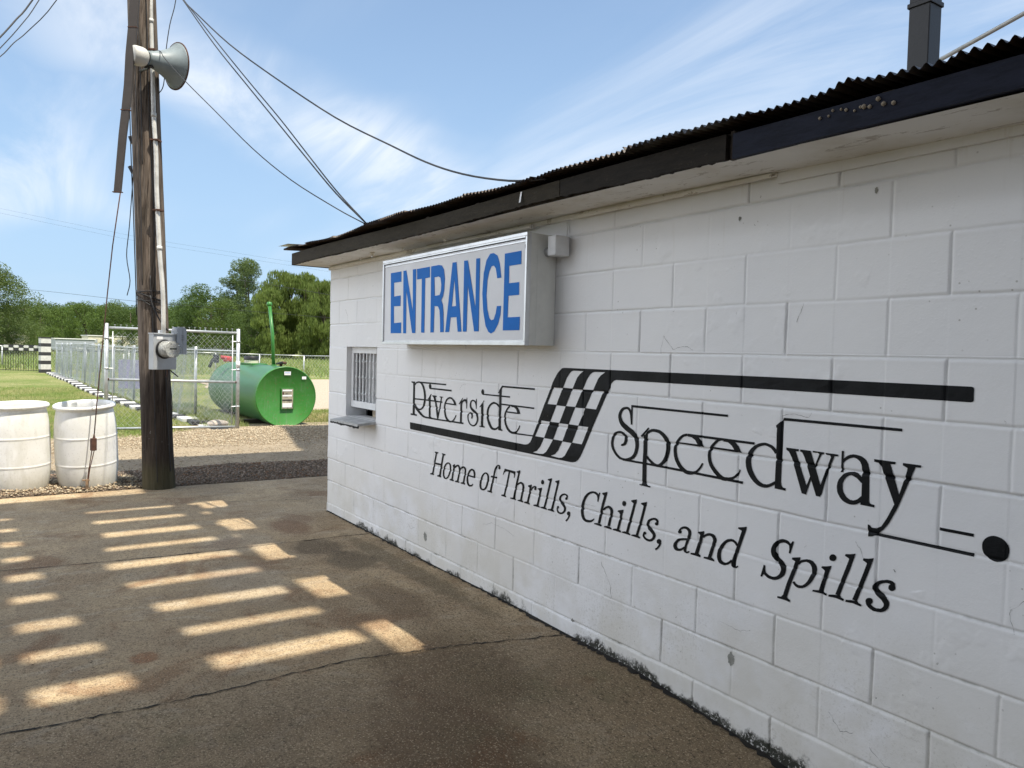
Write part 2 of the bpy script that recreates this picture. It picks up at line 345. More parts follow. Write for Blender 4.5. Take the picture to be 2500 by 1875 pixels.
def slab_mat():
    t = MT('concrete', (.36, .31, .25), .85, spec=.25)
    x, y, z = t.pos()
    c = t.mix(t.ramp(t.noise(1.1, 5, .6), .40, .60), (.55, .44, .30, 1), (.43, .35, .25, 1))
    c = t.mix(t.math('MULTIPLY', t.ramp(t.noise(3.2, 5, .65, .5), .50, .62), .55), c, (.33, .24, .155, 1))
    pale = t.ramp(t.noise(4.5, 6, .7, 1.0, stretch=(1.6, .7, 1), loc=(5, 2, 0)), .53, .62); c = t.mix(t.math('MULTIPLY', pale, .40), c, (.58, .53, .45, 1))
    near = t.math('MULTIPLY', t.ramp(y, -1.9, -.2), t.ramp(t.noise(1.7, 5, .65, .3, loc=(1, 1, 0)), .42, .60))
    c = t.mix(t.math('MULTIPLY', near, .60), c, (.27, .20, .125, 1))
    fg = t.ramp(x, 2.8, 3.6); c = t.mix(t.math('MULTIPLY', fg, .62), c, (.20, .155, .105, 1))
    moss = t.math('MULTIPLY', fg, t.ramp(t.noise(1.3, 4, .6, .3, loc=(2, 8, 0)), .50, .62)); c = t.mix(t.math('MULTIPLY', moss, .45), c, (.13, .13, .07, 1))
    ru = t.ramp(t.noise(1.5, 4, .6, .6, loc=(9, 4, 0)), .56, .66); c = t.mix(t.math('MULTIPLY', ru, .55), c, (.21, .10, .045, 1))
    en = t.math('MULTIPLY', t.math('SUBTRACT', t.noise(4, 6, .75), .5), 1.3)
    for (ex, ey, rx, ry, col_, am) in ((1.02, -.52, .26, .22, (.10, .075, .05, 1), .75), (1.45, -.42, .30, .20, (.085, .07, .05, 1), .70), (.28, -.50, .30, .16, (.20, .10, .055, 1), .65), (-.02, -.35, .22, .14, (.19, .11, .07, 1), .5), (2.45, -.55, .45, .16, (.15, .095, .055, 1), .55), (3.45, -.75, .5, .35, (.13, .085, .05, 1), .6), (4.2, -1.1, .7, .3, (.12, .075, .045, 1), .6), (2.62, -1.95, .08, .07, (.30, .11, .04, 1), .6), (1.8, -.2, 1.2, .10, (.12, .10, .065, 1), .6), (.6, -1.0, .35, .30, (.50, .47, .41, 1), .35), (1.6, -1.2, .5, .25, (.48, .45, .40, 1), .35)):
        dx_ = t.math('DIVIDE', t.math('SUBTRACT', x, ex), rx); dy_ = t.math('DIVIDE', t.math('SUBTRACT', y, ey), ry)
        dd_ = t.math('ADD', t.math('SQRT', t.math('ADD', t.math('MULTIPLY', dx_, dx_), t.math('MULTIPLY', dy_, dy_))), en)
        c = t.mix(t.math('MULTIPLY', t.ramp(dd_, 1.15, .65), am), c, col_)
    s0 = t.ramp(t.noise(38, 4, .8), .50, .60); c = t.mix(t.math('MULTIPLY', s0, .45), c, (.15, .11, .075, 1))
    s1 = t.ramp(t.noise(95, 3, .8), .52, .62); c = t.mix(t.math('MULTIPLY', s1, .75), c, (.09, .07, .045, 1))
    s2 = t.ramp(t.noise(120, 2, .7, loc=(3, 0, 0)), .57, .64); c = t.mix(t.math('MULTIPLY', s2, .55), c, (.66, .56, .42, 1))
    pit = t.ramp(t.voro(21), .12, .05); pm = t.ramp(t.noise(5, 3, loc=(6, 6, 0)), .45, .55); pit = t.math('MULTIPLY', pit, pm); c = t.mix(t.math('MULTIPLY', pit, .8), c, (.03, .026, .02, 1))
    fleck = t.ramp(t.noise(34, 3, .8, .2, stretch=(1, 2.2, 1), loc=(2, 0, 0)), .585, .62)
    c = t.mix(t.math('MULTIPLY', t.math('MULTIPLY', fleck, t.math('MULTIPLY', t.ramp(y, -1.3, -.4), t.ramp(x, .2, 1.2))), .75), c, (.06, .05, .03, 1))
    c = t.mix(1.0, c, (.89, .84, .75, 1), 'MULTIPLY')
    t.color(c); t.bump(t.noise(110, 4, .7), .7, .006); t.bump(t.noise(6, 5, .6), .5, .03); t.bump(s0, -.3, .004); t.bump(pit, -.6, .006)
    return t.m
M['slab'] = slab_mat()
def dirt_mat():
    t = MT('road_dirt', (.34, .27, .19), .95, spec=.15)
    x, y, z = t.pos()
    c = t.mix(t.ramp(t.noise(.8, 5, .6), .35, .68), (.40, .325, .225, 1), (.30, .245, .175, 1))
    rut = t.ramp(t.noise(3, 5, .6, stretch=(2.5, .35, 1)), .45, .7); c = t.mix(t.math('MULTIPLY', rut, .4), c, (.24, .20, .15, 1))
    c = t.mix(t.ramp(t.noise(70, 4, .8), .5, .66), c, (.22, .165, .11, 1)); c = t.mix(t.math('MULTIPLY', t.ramp(t.noise(110, 2, .7, loc=(4, 0, 0)), .60, .68), .8), c, (.55, .47, .36, 1))
    dk = t.math('MULTIPLY', t.ramp(x, -3.62, -3.30), 1.0); dk = t.math('MULTIPLY', dk, t.ramp(t.noise(9, 4), .2, .42)); c = t.mix(t.math('MULTIPLY', dk, .85), c, (.085, .065, .048, 1))
    t.color(c); t.bump(t.noise(60, 5, .75), .9, .02); t.bump(t.noise(5, 4), .5, .05); return t.m
M['dirt'] = dirt_mat()
def lawn_mat():
    t = MT('lawn', (.16, .2, .055), .95, spec=.1)
    c = t.mix(t.ramp(t.noise(.35, 5, .6, .5), .35, .65), (.17, .22, .06, 1), (.34, .32, .15, 1))
    c = t.mix(t.ramp(t.noise(12, 6, .8), .4, .65), c, (.11, .155, .04, 1))
    t.color(c); t.bump(t.noise(40, 5, .8), 1., .04); return t.m
M['lawn'] = lawn_mat()
def blade_mat(name, a, b, c3):
    t = MT(name, a, .7, spec=.2)
    c = t.mix(t.ramp(t.noise(.5, 4, .6, .4), .35, .65), (*a, 1), (*b, 1)); c = t.mix(t.ramp(t.noise(9, 3, .8), .5, .62), c, (*c3, 1))
    t.color(c); t.b.inputs['Transmission Weight'].default_value = 0
    return t.m
M['blade'] = blade_mat('grass_blades', (.19, .27, .06), (.40, .37, .17), (.14, .21, .05))
M['weed'] = blade_mat('weeds', (.16, .24, .055), (.32, .33, .14), (.11, .18, .04))
M['lot'] = simple('gravel_lot', (.44, .36, .27), .95, var=.22, scale=30, bump=.9, bs=25)
M['blockw'] = simple('kerb_white', (.62, .61, .58), .7, var=.1, scale=8, bump=.2)
M['blockb'] = simple('kerb_black', (.03, .03, .033), .7, var=.1, scale=8, bump=.2)
M['cream'] = simple('trailer_paint', (.70, .66, .52), .6, var=.15, scale=2, bump=0)
M['purple'] = simple('purple_board', (.30, .27, .50), .5, var=.1, scale=3, bump=0)
def leaf_mat(name, a, b):
    t = MT(name, a, .6, spec=.25)
    g = t.n.new('ShaderNodeNewGeometry'); rn = g.outputs['Random Per Island'] if 'Random Per Island' in g.outputs else None
    c = t.mix(rn, (*a, 1), (*b, 1)); c = t.mix(t.math('MULTIPLY', t.rand(), .35), c, (.10, .13, .03, 1))
    t.color(c)
    tr = t.n.new('ShaderNodeBsdfTranslucent'); t.l.new(t.mix(.5, c, (.16, .22, .03, 1)), tr.inputs['Color'])
    ms = t.n.new('ShaderNodeMixShader'); ms.inputs[0].default_value = .28
    out = t.n['Material Output']; t.l.new(t.b.outputs[0], ms.inputs[1]); t.l.new(tr.outputs[0], ms.inputs[2]); t.l.new(ms.outputs[0], out.inputs['Surface'])
    return t.m
M['leafA'] = leaf_mat('leaves_mid', (.042, .085, .016), (.120, .180, .034))
M['leafB'] = leaf_mat('leaves_dark', (.030, .065, .016), (.075, .125, .026))
M['leafC'] = leaf_mat('leaves_willow', (.095, .145, .028), (.175, .230, .054))
M['leafD'] = leaf_mat('leaves_grey', (.060, .100, .034), (.125, .170, .062))
M['bark'] = simple('bark', (.10, .08, .06), .9, var=.3, scale=5, bump=.6)

def smooth_path(P, n=4):
    P = [Vector(p) for p in P]; out = []
    for i in range(len(P)-1):
        p1, p2 = P[i], P[i+1]; p0 = P[i-1] if i else p1*2-p2; p3 = P[i+2] if i+2 < len(P) else p2*2-p1
        for k in range(n):
            t = k/n; out.append(.5*((2*p1)+(p2-p0)*t+(2*p0-5*p1+4*p2-p3)*t*t+(3*p1-p0-3*p2+p3)*t**3))
    return out+[P[-1]]
def wire(name, label, pts, r, mat='cable', cat='wire', group=None, n=6, parent=None, sm=4):
    o = MB().tube(smooth_path(pts, sm), r, n).build(name, M[mat], parent, True)
    if parent is None: tag(o, label, cat, group)
    return o
# ------------------------------------------------------------------ ground
def vnoise(X, Y, sc, seed=0, octv=3):
    """value noise on arrays"""
    r = np.random.RandomState(seed); T = r.rand(64, 64); out = np.zeros(np.broadcast(X, Y).shape); amp = 1.; tot = 0
    for o in range(octv):
        x = X*sc*2**o+17.3*o; y = Y*sc*2**o+5.1*o; xi = np.floor(x).astype(int); yi = np.floor(y).astype(int)
        fx = x-xi; fy = y-yi; fx = fx*fx*(3-2*fx); fy = fy*fy*(3-2*fy)
        a = T[xi % 64, yi % 64]; b = T[(xi+1) % 64, yi % 64]; c = T[xi % 64, (yi+1) % 64]; d = T[(xi+1) % 64, (yi+1) % 64]
        out += amp*((a*(1-fx)+b*fx)*(1-fy)+(c*(1-fx)+d*fx)*fy); tot += amp; amp *= .5
    return out/tot
def grid(name, xs, ys, zf, mat, parent=None, smooth=True):
    X, Y = np.meshgrid(xs, ys, indexing='ij'); Z = zf(X, Y); nx, ny = X.shape
    V = np.stack([X, Y, Z], -1).reshape(-1, 3); i = np.arange(nx*ny).reshape(nx, ny)
    F = np.stack([i[:-1, :-1], i[1:, :-1], i[1:, 1:], i[:-1, 1:]], -1).reshape(-1, 4)
    return np_mesh(name, V, F, mat, parent, smooth)
def gz(X):   # fall of the concrete towards the camera
    return np.interp(X, [-2.1, 3.0, 3.9, 4.8, 7., 14], [-.082, -.084, -.094, -.172, -.20, -.2])
SLAB_EDGE = -2.08
def slab_z(X, Y):
    return gz(X)+(vnoise(X, Y, 1.2, 3)-.5)*.008-.0*Y
xs = np.concatenate([np.linspace(SLAB_EDGE, 6.5, 220), np.linspace(6.6, 14, 20)])
o = grid('concrete_slab', xs, np.linspace(-9, .05, 170), slab_z, M['slab'])
# slab edge skirt
sl = o; tag(sl, kind='structure')
mb = MB(); ys = np.linspace(-9, 3.5, 90)
for a, b in zip(ys[:-1], ys[1:]):
    xa = SLAB_EDGE; mb.add([(xa, a, -.083), (xa, b, -.083), (xa-.012, b, -.16), (xa-.012, a, -.16)], [(0, 1, 2, 3)])
tag(mb.build('slab_edge', M['slab']), kind='structure')
tag(grid('slab_strip', np.linspace(SLAB_EDGE, -.2, 50), np.linspace(.05, 3.5, 60), slab_z, M['slab']), kind='structure')
# cracks and joint in the slab: thin dark slivers lying 2 mm above it
def crack(pts, w, name, jit=.012, seed=1, sub=10):
    r = random.Random(seed); P = []
    for (a, b) in zip(pts[:-1], pts[1:]):
        for k in range(sub): t = k/sub; P.append((a[0]+(b[0]-a[0])*t, a[1]+(b[1]-a[1])*t))
    P.append(pts[-1]); Q = [(x+r.uniform(-jit, jit), y, w*r.uniform(.25, 1.5)) for x, y in P]
    mb = MB(); vs = []
    for x, y, ww in Q:
        z = float(slab_z(np.array([x]), np.array([y]))[0])+.003; vs += [(x-ww/2, y, z), (x+ww/2, y, z)]
    mb.add(vs, [(2*i, 2*i+1, 2*i+3, 2*i+2) for i in range(len(Q)-1)])
    return tag(mb.build(name, M['crackm']), kind='structure')
M['crackm'] = simple('crack_dirt', (.018, .015, .011), .95, var=.3, bump=0)
crack([(3.02, -4.2), (3.13, -2.52), (3.17, -1.91), (3.13, -1.12), (3.22, -.6), (3.37, -.01)], .0085, 'slab_crack', .010, 3, 22)
crack([(.62, -5), (.66, -2.51), (.78, -1.54), (.78, -.24), (.80, -.02)], .010, 'slab_joint', .0008, 4, 20)
crack([(-1.95, -.98), (-1.6, -.92), (-1.32, -.78), (-1.0, -.68), (-.85, -.2), (-.8, .1)], .006, 'slab_hairline_crack', .02, 5, 10)
crack([(-1.9, -1.2), (-1.84, -1.7), (-1.93, -2.4)], .005, 'slab_hairline_crack', .03, 6, 8)

def foot_dirt():
    r = random.Random(8); vs = []; x = -.2; n = 0
    while x < 7.2:
        w_ = (.006+.020*r.random()**2)*(1.6 if x > 3 else 1); y0_ = -.003; zz_ = float(slab_z(np.array([x]), np.array([-.01]))[0])+.0035
        vs += [(x, y0_, zz_+.004), (x, y0_-w_, zz_)]; x += .018; n += 1
    return MB().add(vs, [(2*i, 2*i+1, 2*i+3, 2*i+2) for i in range(n-1)]).build('foot_dirt', M['crackm'])
tag(foot_dirt(), kind='structure')
def ground_z(X, Y):
    z = -.135+(vnoise(X, Y, .9, 5)-.5)*.035
    strip = np.clip((X+3.75)/.35, 0, 1)*np.clip((-2.05-X)/.05, 0, 1)            # raised gravel beside the slab
    z = z+strip*(.035+.03*vnoise(X, Y, 3, 8))*np.clip(1-(Y+9)*0, 0, 1)
    mound = np.exp(-((X+7.4)/.75)**2)*np.clip((Y+.2)/1.2, 0, 1)
    z = z+mound*(.045+.02*vnoise(X, Y, 4, 9))
    z = z-.012*np.exp(-((X+4.2)/.25)**2)-.012*np.exp(-((X+5.4)/.25)**2)
    d = np.hypot(X, Y); z = z+np.clip((d-25)/150, 0, 1)*.35+np.where(d > 22, (vnoise(X, Y, .08, 12)-.5)*.2, 0)
    return z
tag(grid('dirt_road', np.linspace(-9.2, SLAB_EDGE-.012, 190), np.linspace(-10, 8, 240), ground_z, M['dirt']), kind='structure')
xs = -np.concatenate([np.linspace(7.05, 30, 90), np.geomspace(30.5, 900, 50)])[::-1]
ys = np.concatenate([-np.geomspace(10, 700, 30)[::-1], np.linspace(-9.5, 40, 130), np.geomspace(41, 900, 40)])
def lawn_z(X, Y):
    return ground_z(X, Y)+.006+np.where(X > -9.2, -.03*np.clip((X+7.9)/.5, 0, 1)-.05*np.clip((Y-.2)/.3, 0, 1), 0)
tag(grid('ground', xs, ys, lawn_z, M['lawn']), kind='structure')
# everything behind and beside: one big sheet well below
tag(grid('far_ground', np.linspace(-9, 300, 30), np.linspace(-400, 400, 30), lambda X, Y: X*0-.26, M['dirt']), kind='structure')
def lot_z(X, Y): return ground_z(X, Y)+.014+(vnoise(X, Y, 2, 3)-.5)*.02
X0 = grid('gravel_lot', np.linspace(-30.5, -9.6, 100), np.linspace(0, 1, 40), lambda X, Y: X*0, M['lot'])
co = np.empty(len(X0.data.vertices)*3); X0.data.vertices.foreach_get('co', co); co = co.reshape(-1, 3)
co[:, 1] = (2.7+(-9.6-co[:, 0])*.10)+co[:, 1]*(13+(-9.6-co[:, 0])*.6)+(vnoise(co[:, 0], co[:, 1]*3, .6, 4)-.5)*.8
co[:, 2] = lot_z(co[:, 0], co[:, 1]); X0.data.vertices.foreach_set('co', co.ravel()); tag(X0, kind='structure')

# loose stones, one mass
def stones(name, n, xr, yr, rr, mat, seed, dens=None, zoff=0):
    r = np.random.RandomState(seed)
    P = np.stack([r.uniform(*xr, n), r.uniform(*yr, n)], 1)
    if dens is not None: P = P[r.rand(n) < dens(P[:, 0], P[:, 1])]
    n = len(P); base = np.array([(1, 0, 0), (-1, 0, 0), (0, 1, 0), (0, -1, 0), (0, 0, 1), (0, 0, -1)], float)
    tri = np.array([(0, 2, 4), (2, 1, 4), (1, 3, 4), (3, 0, 4), (2, 0, 5), (1, 2, 5), (3, 1, 5), (0, 3, 5)])
    s = r.uniform(rr[0], rr[1], n)*r.choice([.6, 1, 1, 1.4], n)
    V = base[None]*(1+r.uniform(-.35, .35, (n, 6, 3)))*s[:, None, None]*np.array([1, 1, .65])
    a = r.uniform(0, 6.28, n); c, sn = np.cos(a)[:, None], np.sin(a)[:, None]
    X = V[:, :, 0]*c-V[:, :, 1]*sn; Y = V[:, :, 0]*sn+V[:, :, 1]*c
    z = ground_z(P[:, 0], P[:, 1])+zoff
    V = np.stack([X+P[:, 0, None], Y+P[:, 1, None], V[:, :, 2]+z[:, None]+s[:, None]*.25], -1).reshape(-1, 3)
    F = (tri[None]+np.arange(n)[:, None, None]*6).reshape(-1, 3)
    return np_mesh(name, V, F, mat)
def stone_mat(name, a, b, c3):
    t = MT(name, a, .85, spec=.25); g = t.n.new('ShaderNodeNewGeometry')
    c = t.mix(g.outputs['Random Per Island'], (*a, 1), (*b, 1)); c = t.mix(t.ramp(t.noise(23, 2, .5), .55, .62), c, (*c3, 1)); t.color(c); return t.m
M['stoneL'] = stone_mat('pebbles', (.22, .17, .11), (.46, .39, .28), (.30, .22, .14))
M['stoneD'] = stone_mat('dark_gravel', (.075, .055, .040), (.30, .24, .185), (.18, .10, .055))
tag(stones('gravel', 26000, (-8.6, -5.75), (-4, 4.2), (.008, .020), M['stoneL'], 1, lambda x, y: np.clip((-5.7-x)/.6, .05, 1)*np.where((y < -.2) & (x < -7.2), .15, 1)), 'tan pebbles lying along the far side of the dirt road', 'gravel', kind='stuff')
tag(stones('gravel', 9000, (-5.9, -3.6), (-4, 3.2), (.004, .011), M['stoneL'], 5), 'fine pebbles scattered on the dirt road', 'gravel', kind='stuff')
tag(stones('mulch', 26000, (-3.75, -2.11), (-3.6, 2.6), (.004, .015), M['stoneD'], 2, lambda x, y: np.clip((x+3.8)/.35, .05, 1)), 'dark gravel and mulch along the edge of the concrete', 'gravel', kind='stuff')
tag(stones('gravel', 2500, (-3.1, -2.11), (-3.2, -1.25), (.006, .016), M['stoneL'], 3, None, .012), 'pale pebbles under and in front of the barrels', 'gravel', kind='stuff')

# grass blades: stuff
def blades(name, P, h, w, mat, seed, lean=.5, zf=None):
    r = np.random.RandomState(seed); n = len(P); a = r.uniform(0, 6.28, n); hh = h*r.uniform(.5, 1.4, n); ww = w*r.uniform(.6, 1.3, n)
    z = (zf or lawn_z)(P[:, 0], P[:, 1]); dx, dy = np.cos(a), np.sin(a); ln = r.uniform(0, lean, n)*hh; b = r.uniform(0, 6.28, n)
    p0 = np.stack([P[:, 0]-dx*ww, P[:, 1]-dy*ww, z-.01], -1); p1 = np.stack([P[:, 0]+dx*ww, P[:, 1]+dy*ww, z-.01], -1)
    p2 = np.stack([P[:, 0]+np.cos(b)*ln, P[:, 1]+np.sin(b)*ln, z+hh], -1)
    return np_mesh(name, np.stack([p0, p1, p2], 1).reshape(-1, 3), np.arange(3*n).reshape(n, 3), mat)
gsl = np.random.RandomState(21); n_ = 260
gx = gsl.uniform(-2, 4.6, n_); gy = np.where(gsl.rand(n_) < .45, -.02-gsl.rand(n_)**2*.5, gsl.uniform(-3.2, -.1, n_)); sz_ = gsl.uniform(.0018, .006, n_)
oct_ = np.array([(1, 0, 0), (-1, 0, 0), (0, 1, 0), (0, -1, 0), (0, 0, .7), (0, 0, -.3)]); tri_ = np.array([(0, 2, 4), (2, 1, 4), (1, 3, 4), (3, 0, 4), (2, 0, 5), (1, 2, 5), (3, 1, 5), (0, 3, 5)])
V_ = oct_[None]*(1+gsl.uniform(-.4, .4, (n_, 6, 3)))*sz_[:, None, None]+np.stack([gx, gy, slab_z(gx, gy)+sz_*.3], 1)[:, None]
tag(np_mesh('grit', V_.reshape(-1, 3), (tri_[None]+np.arange(n_)[:, None, None]*6).reshape(-1, 3), M['stoneD']), 'loose grit and crumbs scattered over the concrete slab', 'grit', kind='stuff')
r = np.random.RandomState(5)
P = np.stack([-7.3-r.rand(90000)**1.6*16, r.uniform(-5.5, 1.0, 90000)], 1); keep = (P[:, 1] < .55-(P[:, 0]+8)*.0) & ~((P[:, 0] > -8.0) & (P[:, 1] > -.2)) & (r.rand(90000) < np.clip((-7.2-P[:, 0])/.8, .1, 1))
tag(blades('lawn_grass', P[keep], .05, .006, M['blade'], 6), 'short yellow green lawn grass behind the barrels', 'grass', kind='stuff')
P = np.stack([r.uniform(-12, -8.6, 9000), r.uniform(2.75, 4.4, 9000)], 1); P = P[P[:, 1] < 3.55+(-8.6-P[:, 0])*.35]
tag(blades('ground_weeds', P, .06, .008, M['blade'], 7), 'green weeds around the end of the green tank', 'weeds', kind='stuff')
P = np.stack([r.uniform(-14, -8.7, 9000), r.uniform(.75, 1.6, 9000)], 1)
tag(blades('ground_weeds', P, .10, .010, M['weed'], 8), 'weeds between the chain link fence and the tank', 'weeds', kind='stuff')
n = 60000; X = -30-r.rand(n)**1.4*70; Y = r.uniform(-14, 60, n)
keep = (X+.83*0 < -36-(Y-8)*-.55) | (X < -41)
P = np.stack([X, Y], 1)[keep]
tag(blades('field_grass', P, .32, .035, M['weed'], 9), 'tall rough grass in the field beyond the fences', 'grass', kind='stuff')

# ------------------------------------------------------------------ block wall
SQ = .2032
X0w, X1w, Z1w = -.222, 7.6, 2.16
WIN = (.20, .83, .83, 1.43)
def joint_h(x, z, want_attr=False):
    """outward height of the painted block face (m) at arrays x, z"""
    k = np.floor(z/SQ).astype(int)
    par = np.where(z < 0, 1, np.mod(k, 2))          # even course: joints at even h
    xh = x/SQ
    near = np.round((xh-par)/2)*2+par; dx = (xh-near)*SQ
    zz = np.round(z/SQ); dz = z-zz*SQ
    ok = (zz >= 0)
    # weak/filled stretches of joint
    sv = .12+1.05*np.clip((vnoise(near*3.7+40, k*5.3+9.1+z*0, 1.0, 21, 1)-.25)*1.9, 0, 1)*(.55+.7*vnoise(near*1.3, z*7, 1, 22, 2))
    sh = .20+1.0*np.clip((vnoise(x*1.1+30, zz*4.1, 1.0, 23, 2)-.22)*1.8, 0, 1)*(.7+.5*vnoise(x*9, zz, 1, 24, 2))
    wob = (vnoise(z*9, near, 1, 25, 2)-.5)*.004; wob2 = (vnoise(x*7, zz, 1, 26, 2)-.5)*.004
    gv = np.exp(-((dx+wob)/.0046)**2)*sv; gh = np.exp(-((dz+wob2)/.0048)**2)*sh*ok
    g = np.maximum(gv, gh)
    ridge = .0012*np.exp(-((dz+.012)/.006)**2)*ok+.0010*np.exp(-((dx-.012)/.006)**2)
    h = -.0080*g*np.interp(x, [0, 3, 5], [.6, .75, 1.])+ridge*.35
    h = h+(vnoise(x, z, 2.6, 31, 4)-.5)*.004+(vnoise(x, z, 22, 32, 3)-.5)*.0009
    pk = vnoise(x, z, 9, 33, 4); h = h+np.clip(pk-.62, 0, .2)*.012*(vnoise(x, z, 1.3, 34, 1) > .45)
    # each block a hair out of plane
    h = h+(vnoise(near+3, k*1.7, 1., 35, 1)-.5)*.0025
    return (h, g) if want_attr else h
def build_wall(parent):
    xs = [X0w]
    while xs[-1] < 6.3: xs.append(xs[-1]+np.interp(xs[-1], [0, 3, 4.5, 6], [.0065, .0042, .0033, .0030]))
    while xs[-1] < X1w: xs.append(xs[-1]+.03)
    for w in WIN[:2]: xs.append(w)
    xs = np.unique(np.array(xs)); zs = np.unique(np.concatenate([np.arange(-.27, Z1w, .0034), [WIN[2], WIN[3], Z1w]]))
    X, Z = np.meshgrid(xs, zs, indexing='ij'); h, g = joint_h(X, Z, True)
    # narrow footing course at the bottom is a touch proud
    h = h+.004*(1/(1+np.exp((Z+.004)/.004)))
    V = np.stack([X, -h, Z], -1).reshape(-1, 3); nx, nz = X.shape; i = np.arange(nx*nz).reshape(nx, nz)
    F = np.stack([i[:-1, :-1], i[1:, :-1], i[1:, 1:], i[:-1, 1:]], -1)
    cxm = (xs[:-1]+xs[1:])/2; czm = (zs[:-1]+zs[1:])/2
    hole = ((cxm > WIN[0]) & (cxm < WIN[1]))[:, None] & ((czm > WIN[2]) & (czm < WIN[3]))[None]
    F = F[~hole].reshape(-1, 4)
    o = np_mesh('block_wall', V, F, M['wall'], parent, True); set_attr(o, 'groove', g.ravel()); return o
booth = thing('ticket_booth', 'white painted concrete block building with black lettering and dark roof edge', 'building')
build_wall(booth)
mb = MB()
mb.bbox((X0w, .006, -.3), (X0w+.2, 5, 2.14)); mb.bbox((X1w-.2, .006, -.3), (X1w, 5, 2.14)); mb.bbox((X0w, 4.8, -.3), (X1w, 5, 2.2))
mb.build('block_wall', M['wall'], booth)
# window reveal
mb = MB(); a, b, c, d = WIN
def q(*p): mb.add(p, [(0, 1, 2, 3)])
q((a, -.002, c), (a, .19, c), (a, .19, d), (a, -.002, d)); q((b, -.002, c), (b, -.002, d), (b, .19, d), (b, .19, c))
q((a, -.002, d), (a, .19, d), (b, .19, d), (b, -.002, d)); q((a, -.002, c), (b, -.002, c), (b, .19, c), (a, .19, c))
mb.build('window_reveal', M['wall'], booth)
# ticket window: frame, twisted bars, dark room behind
wf = MB(); y0, y1 = .04, .075
wf.bbox((a, y0, 1.375), (b, y1, d)); wf.bbox((a, y0, .91), (b, y1, .965)); wf.bbox((a, y0, .965), (a+.05, y1, 1.375)); wf.bbox((b-.05, y0, .965), (b, y1, 1.375))
win = wf.build('window', M['white_trim'], booth, bevel=.002)
for k in range(7):
    x = a+.05+.53*(k+.6)/7.3; bb = MB(); pts = []; rr = []
    for j in range(49):
        z = .965+.41*j/48; pts.append((x, .055, z)); t = (j/48*3) % 1; rr.append(.0095+.006*math.exp(-((t-.5)/.05)**2))
    bb.tube(pts, rr, 8).build('window_bar', M['white_trim'], win, True)
bx = MB(); bx.bbox((a-.3, .3, .6), (b+.3, .31, 1.6)); bx.build('interior_panel', M['dark'], booth); MB().bbox((a+.17, .115, .94), (b, .125, 1.40)).build('window_backing', M['sill'], booth)
bx = MB(); bx.bbox((a+.18, .17, c), (b-.02, .19, .92)); bx.build('pass_through_board', M['ply'], booth)
si = MB(); si.add([(.235, -.155, .808), (.832, -.155, .812), (.832, .03, .832), (.235, .03, .832), (.235, -.155, .79), (.832, -.155, .794), (.832, .03, .812), (.235, .03, .812)], [(0, 1, 2, 3), (7, 6, 5, 4), (0, 4, 5, 1), (1, 5, 6, 2), (2, 6, 7, 3), (3, 7, 4, 0)])
si.build('counter_sill', M['sill'], booth)
rg = MB(); r2 = random.Random(4)
for k in range(26):
    x = .24+k*.0228; rg.box((x+.01, -.150+r2.uniform(-.003, .003), .789+r2.uniform(-.006, .002)), (.024, .012, r2.uniform(.008, .022)))
rg.build('sill_edge', M['dark'], booth)

# ------------------------------------------------------------------ soffit, fascia, roof
SOFY = -.30
def wavy_board(name, x0, x1, z0a, z0b, z1a, z1b, y, th, mat, seed, rag=.004, step=.02):
    r = random.Random(seed); n = max(2, int((x1-x0)/step)); vs = []
    for i in range(n+1):
        t = i/n; x = x0+(x1-x0)*t; zb = z0a+(z0b-z0a)*t+r.uniform(-rag, rag)*.6+.006*math.sin(x*1.9+seed); zt = z1a+(z1b-z1a)*t+.006*math.sin(x*1.7+seed)
        vs += [(x, y, zb), (x, y, zt), (x, y+th, zt), (x, y+th, zb)]
    fs = []
    for i in range(n):
        p = i*4; fs += [(p+k, p+(k+1) % 4, p+4+(k+1) % 4, p+4+k) for k in range(4)]
    fs += [(0, 3, 2, 1), (n*4, n*4+1, n*4+2, n*4+3)]
    return MB().add(vs, fs).build(name, mat, booth)
wavy_board('fascia_board', -.35, 3.62, 2.150, 2.146, 2.252, 2.224, SOFY-.02, .022, M['fasciaA'], 1, .005)
wavy_board('fascia_board', 3.622, 4.62, 2.146, 2.137, 2.224, 2.226, SOFY-.018, .022, M['fasciaC'], 2, .006)
wavy_board('fascia_board', 4.655, 7.6, 2.131, 2.10, 2.223, 2.19, SOFY-.022, .024, M['fasciaB'], 3, .001, .1)
wavy_board('fascia_board', 3.1, 7.6, 2.15, 2.12, 2.215, 2.18, SOFY+.004, .02, M['wood_dark'], 5, .003, .06)
eb = MB(); eb.bbox((-.352, SOFY, 2.15), (-.33, 5.1, 2.25)); eb.build('fascia_board', M['fasciaA'], booth)
# soffit boards
def soff(x0, x1, z0, z1, seed):
    xs_ = np.linspace(x0, x1, max(3, int((x1-x0)/.02))); ysn = np.linspace(SOFY, .02, 14)
    def zf(X, Y):
        t = (X-x0)/(x1-x0); return z0+(z1-z0)*t+.006*np.sin(X*1.9+1)*(1-np.abs(Y)/.5)-np.clip(vnoise(X*1.0, Y*3, 3, seed, 3)-.62, 0, 1)*.05*(X > .6)*(X < 3.4)
    return grid('soffit', xs_, ysn, zf, M['soffit'], booth)
soff(-.35, 4.62, 2.153, 2.134, 41); soff(4.62, 7.6, 2.132, 2.10, 42)
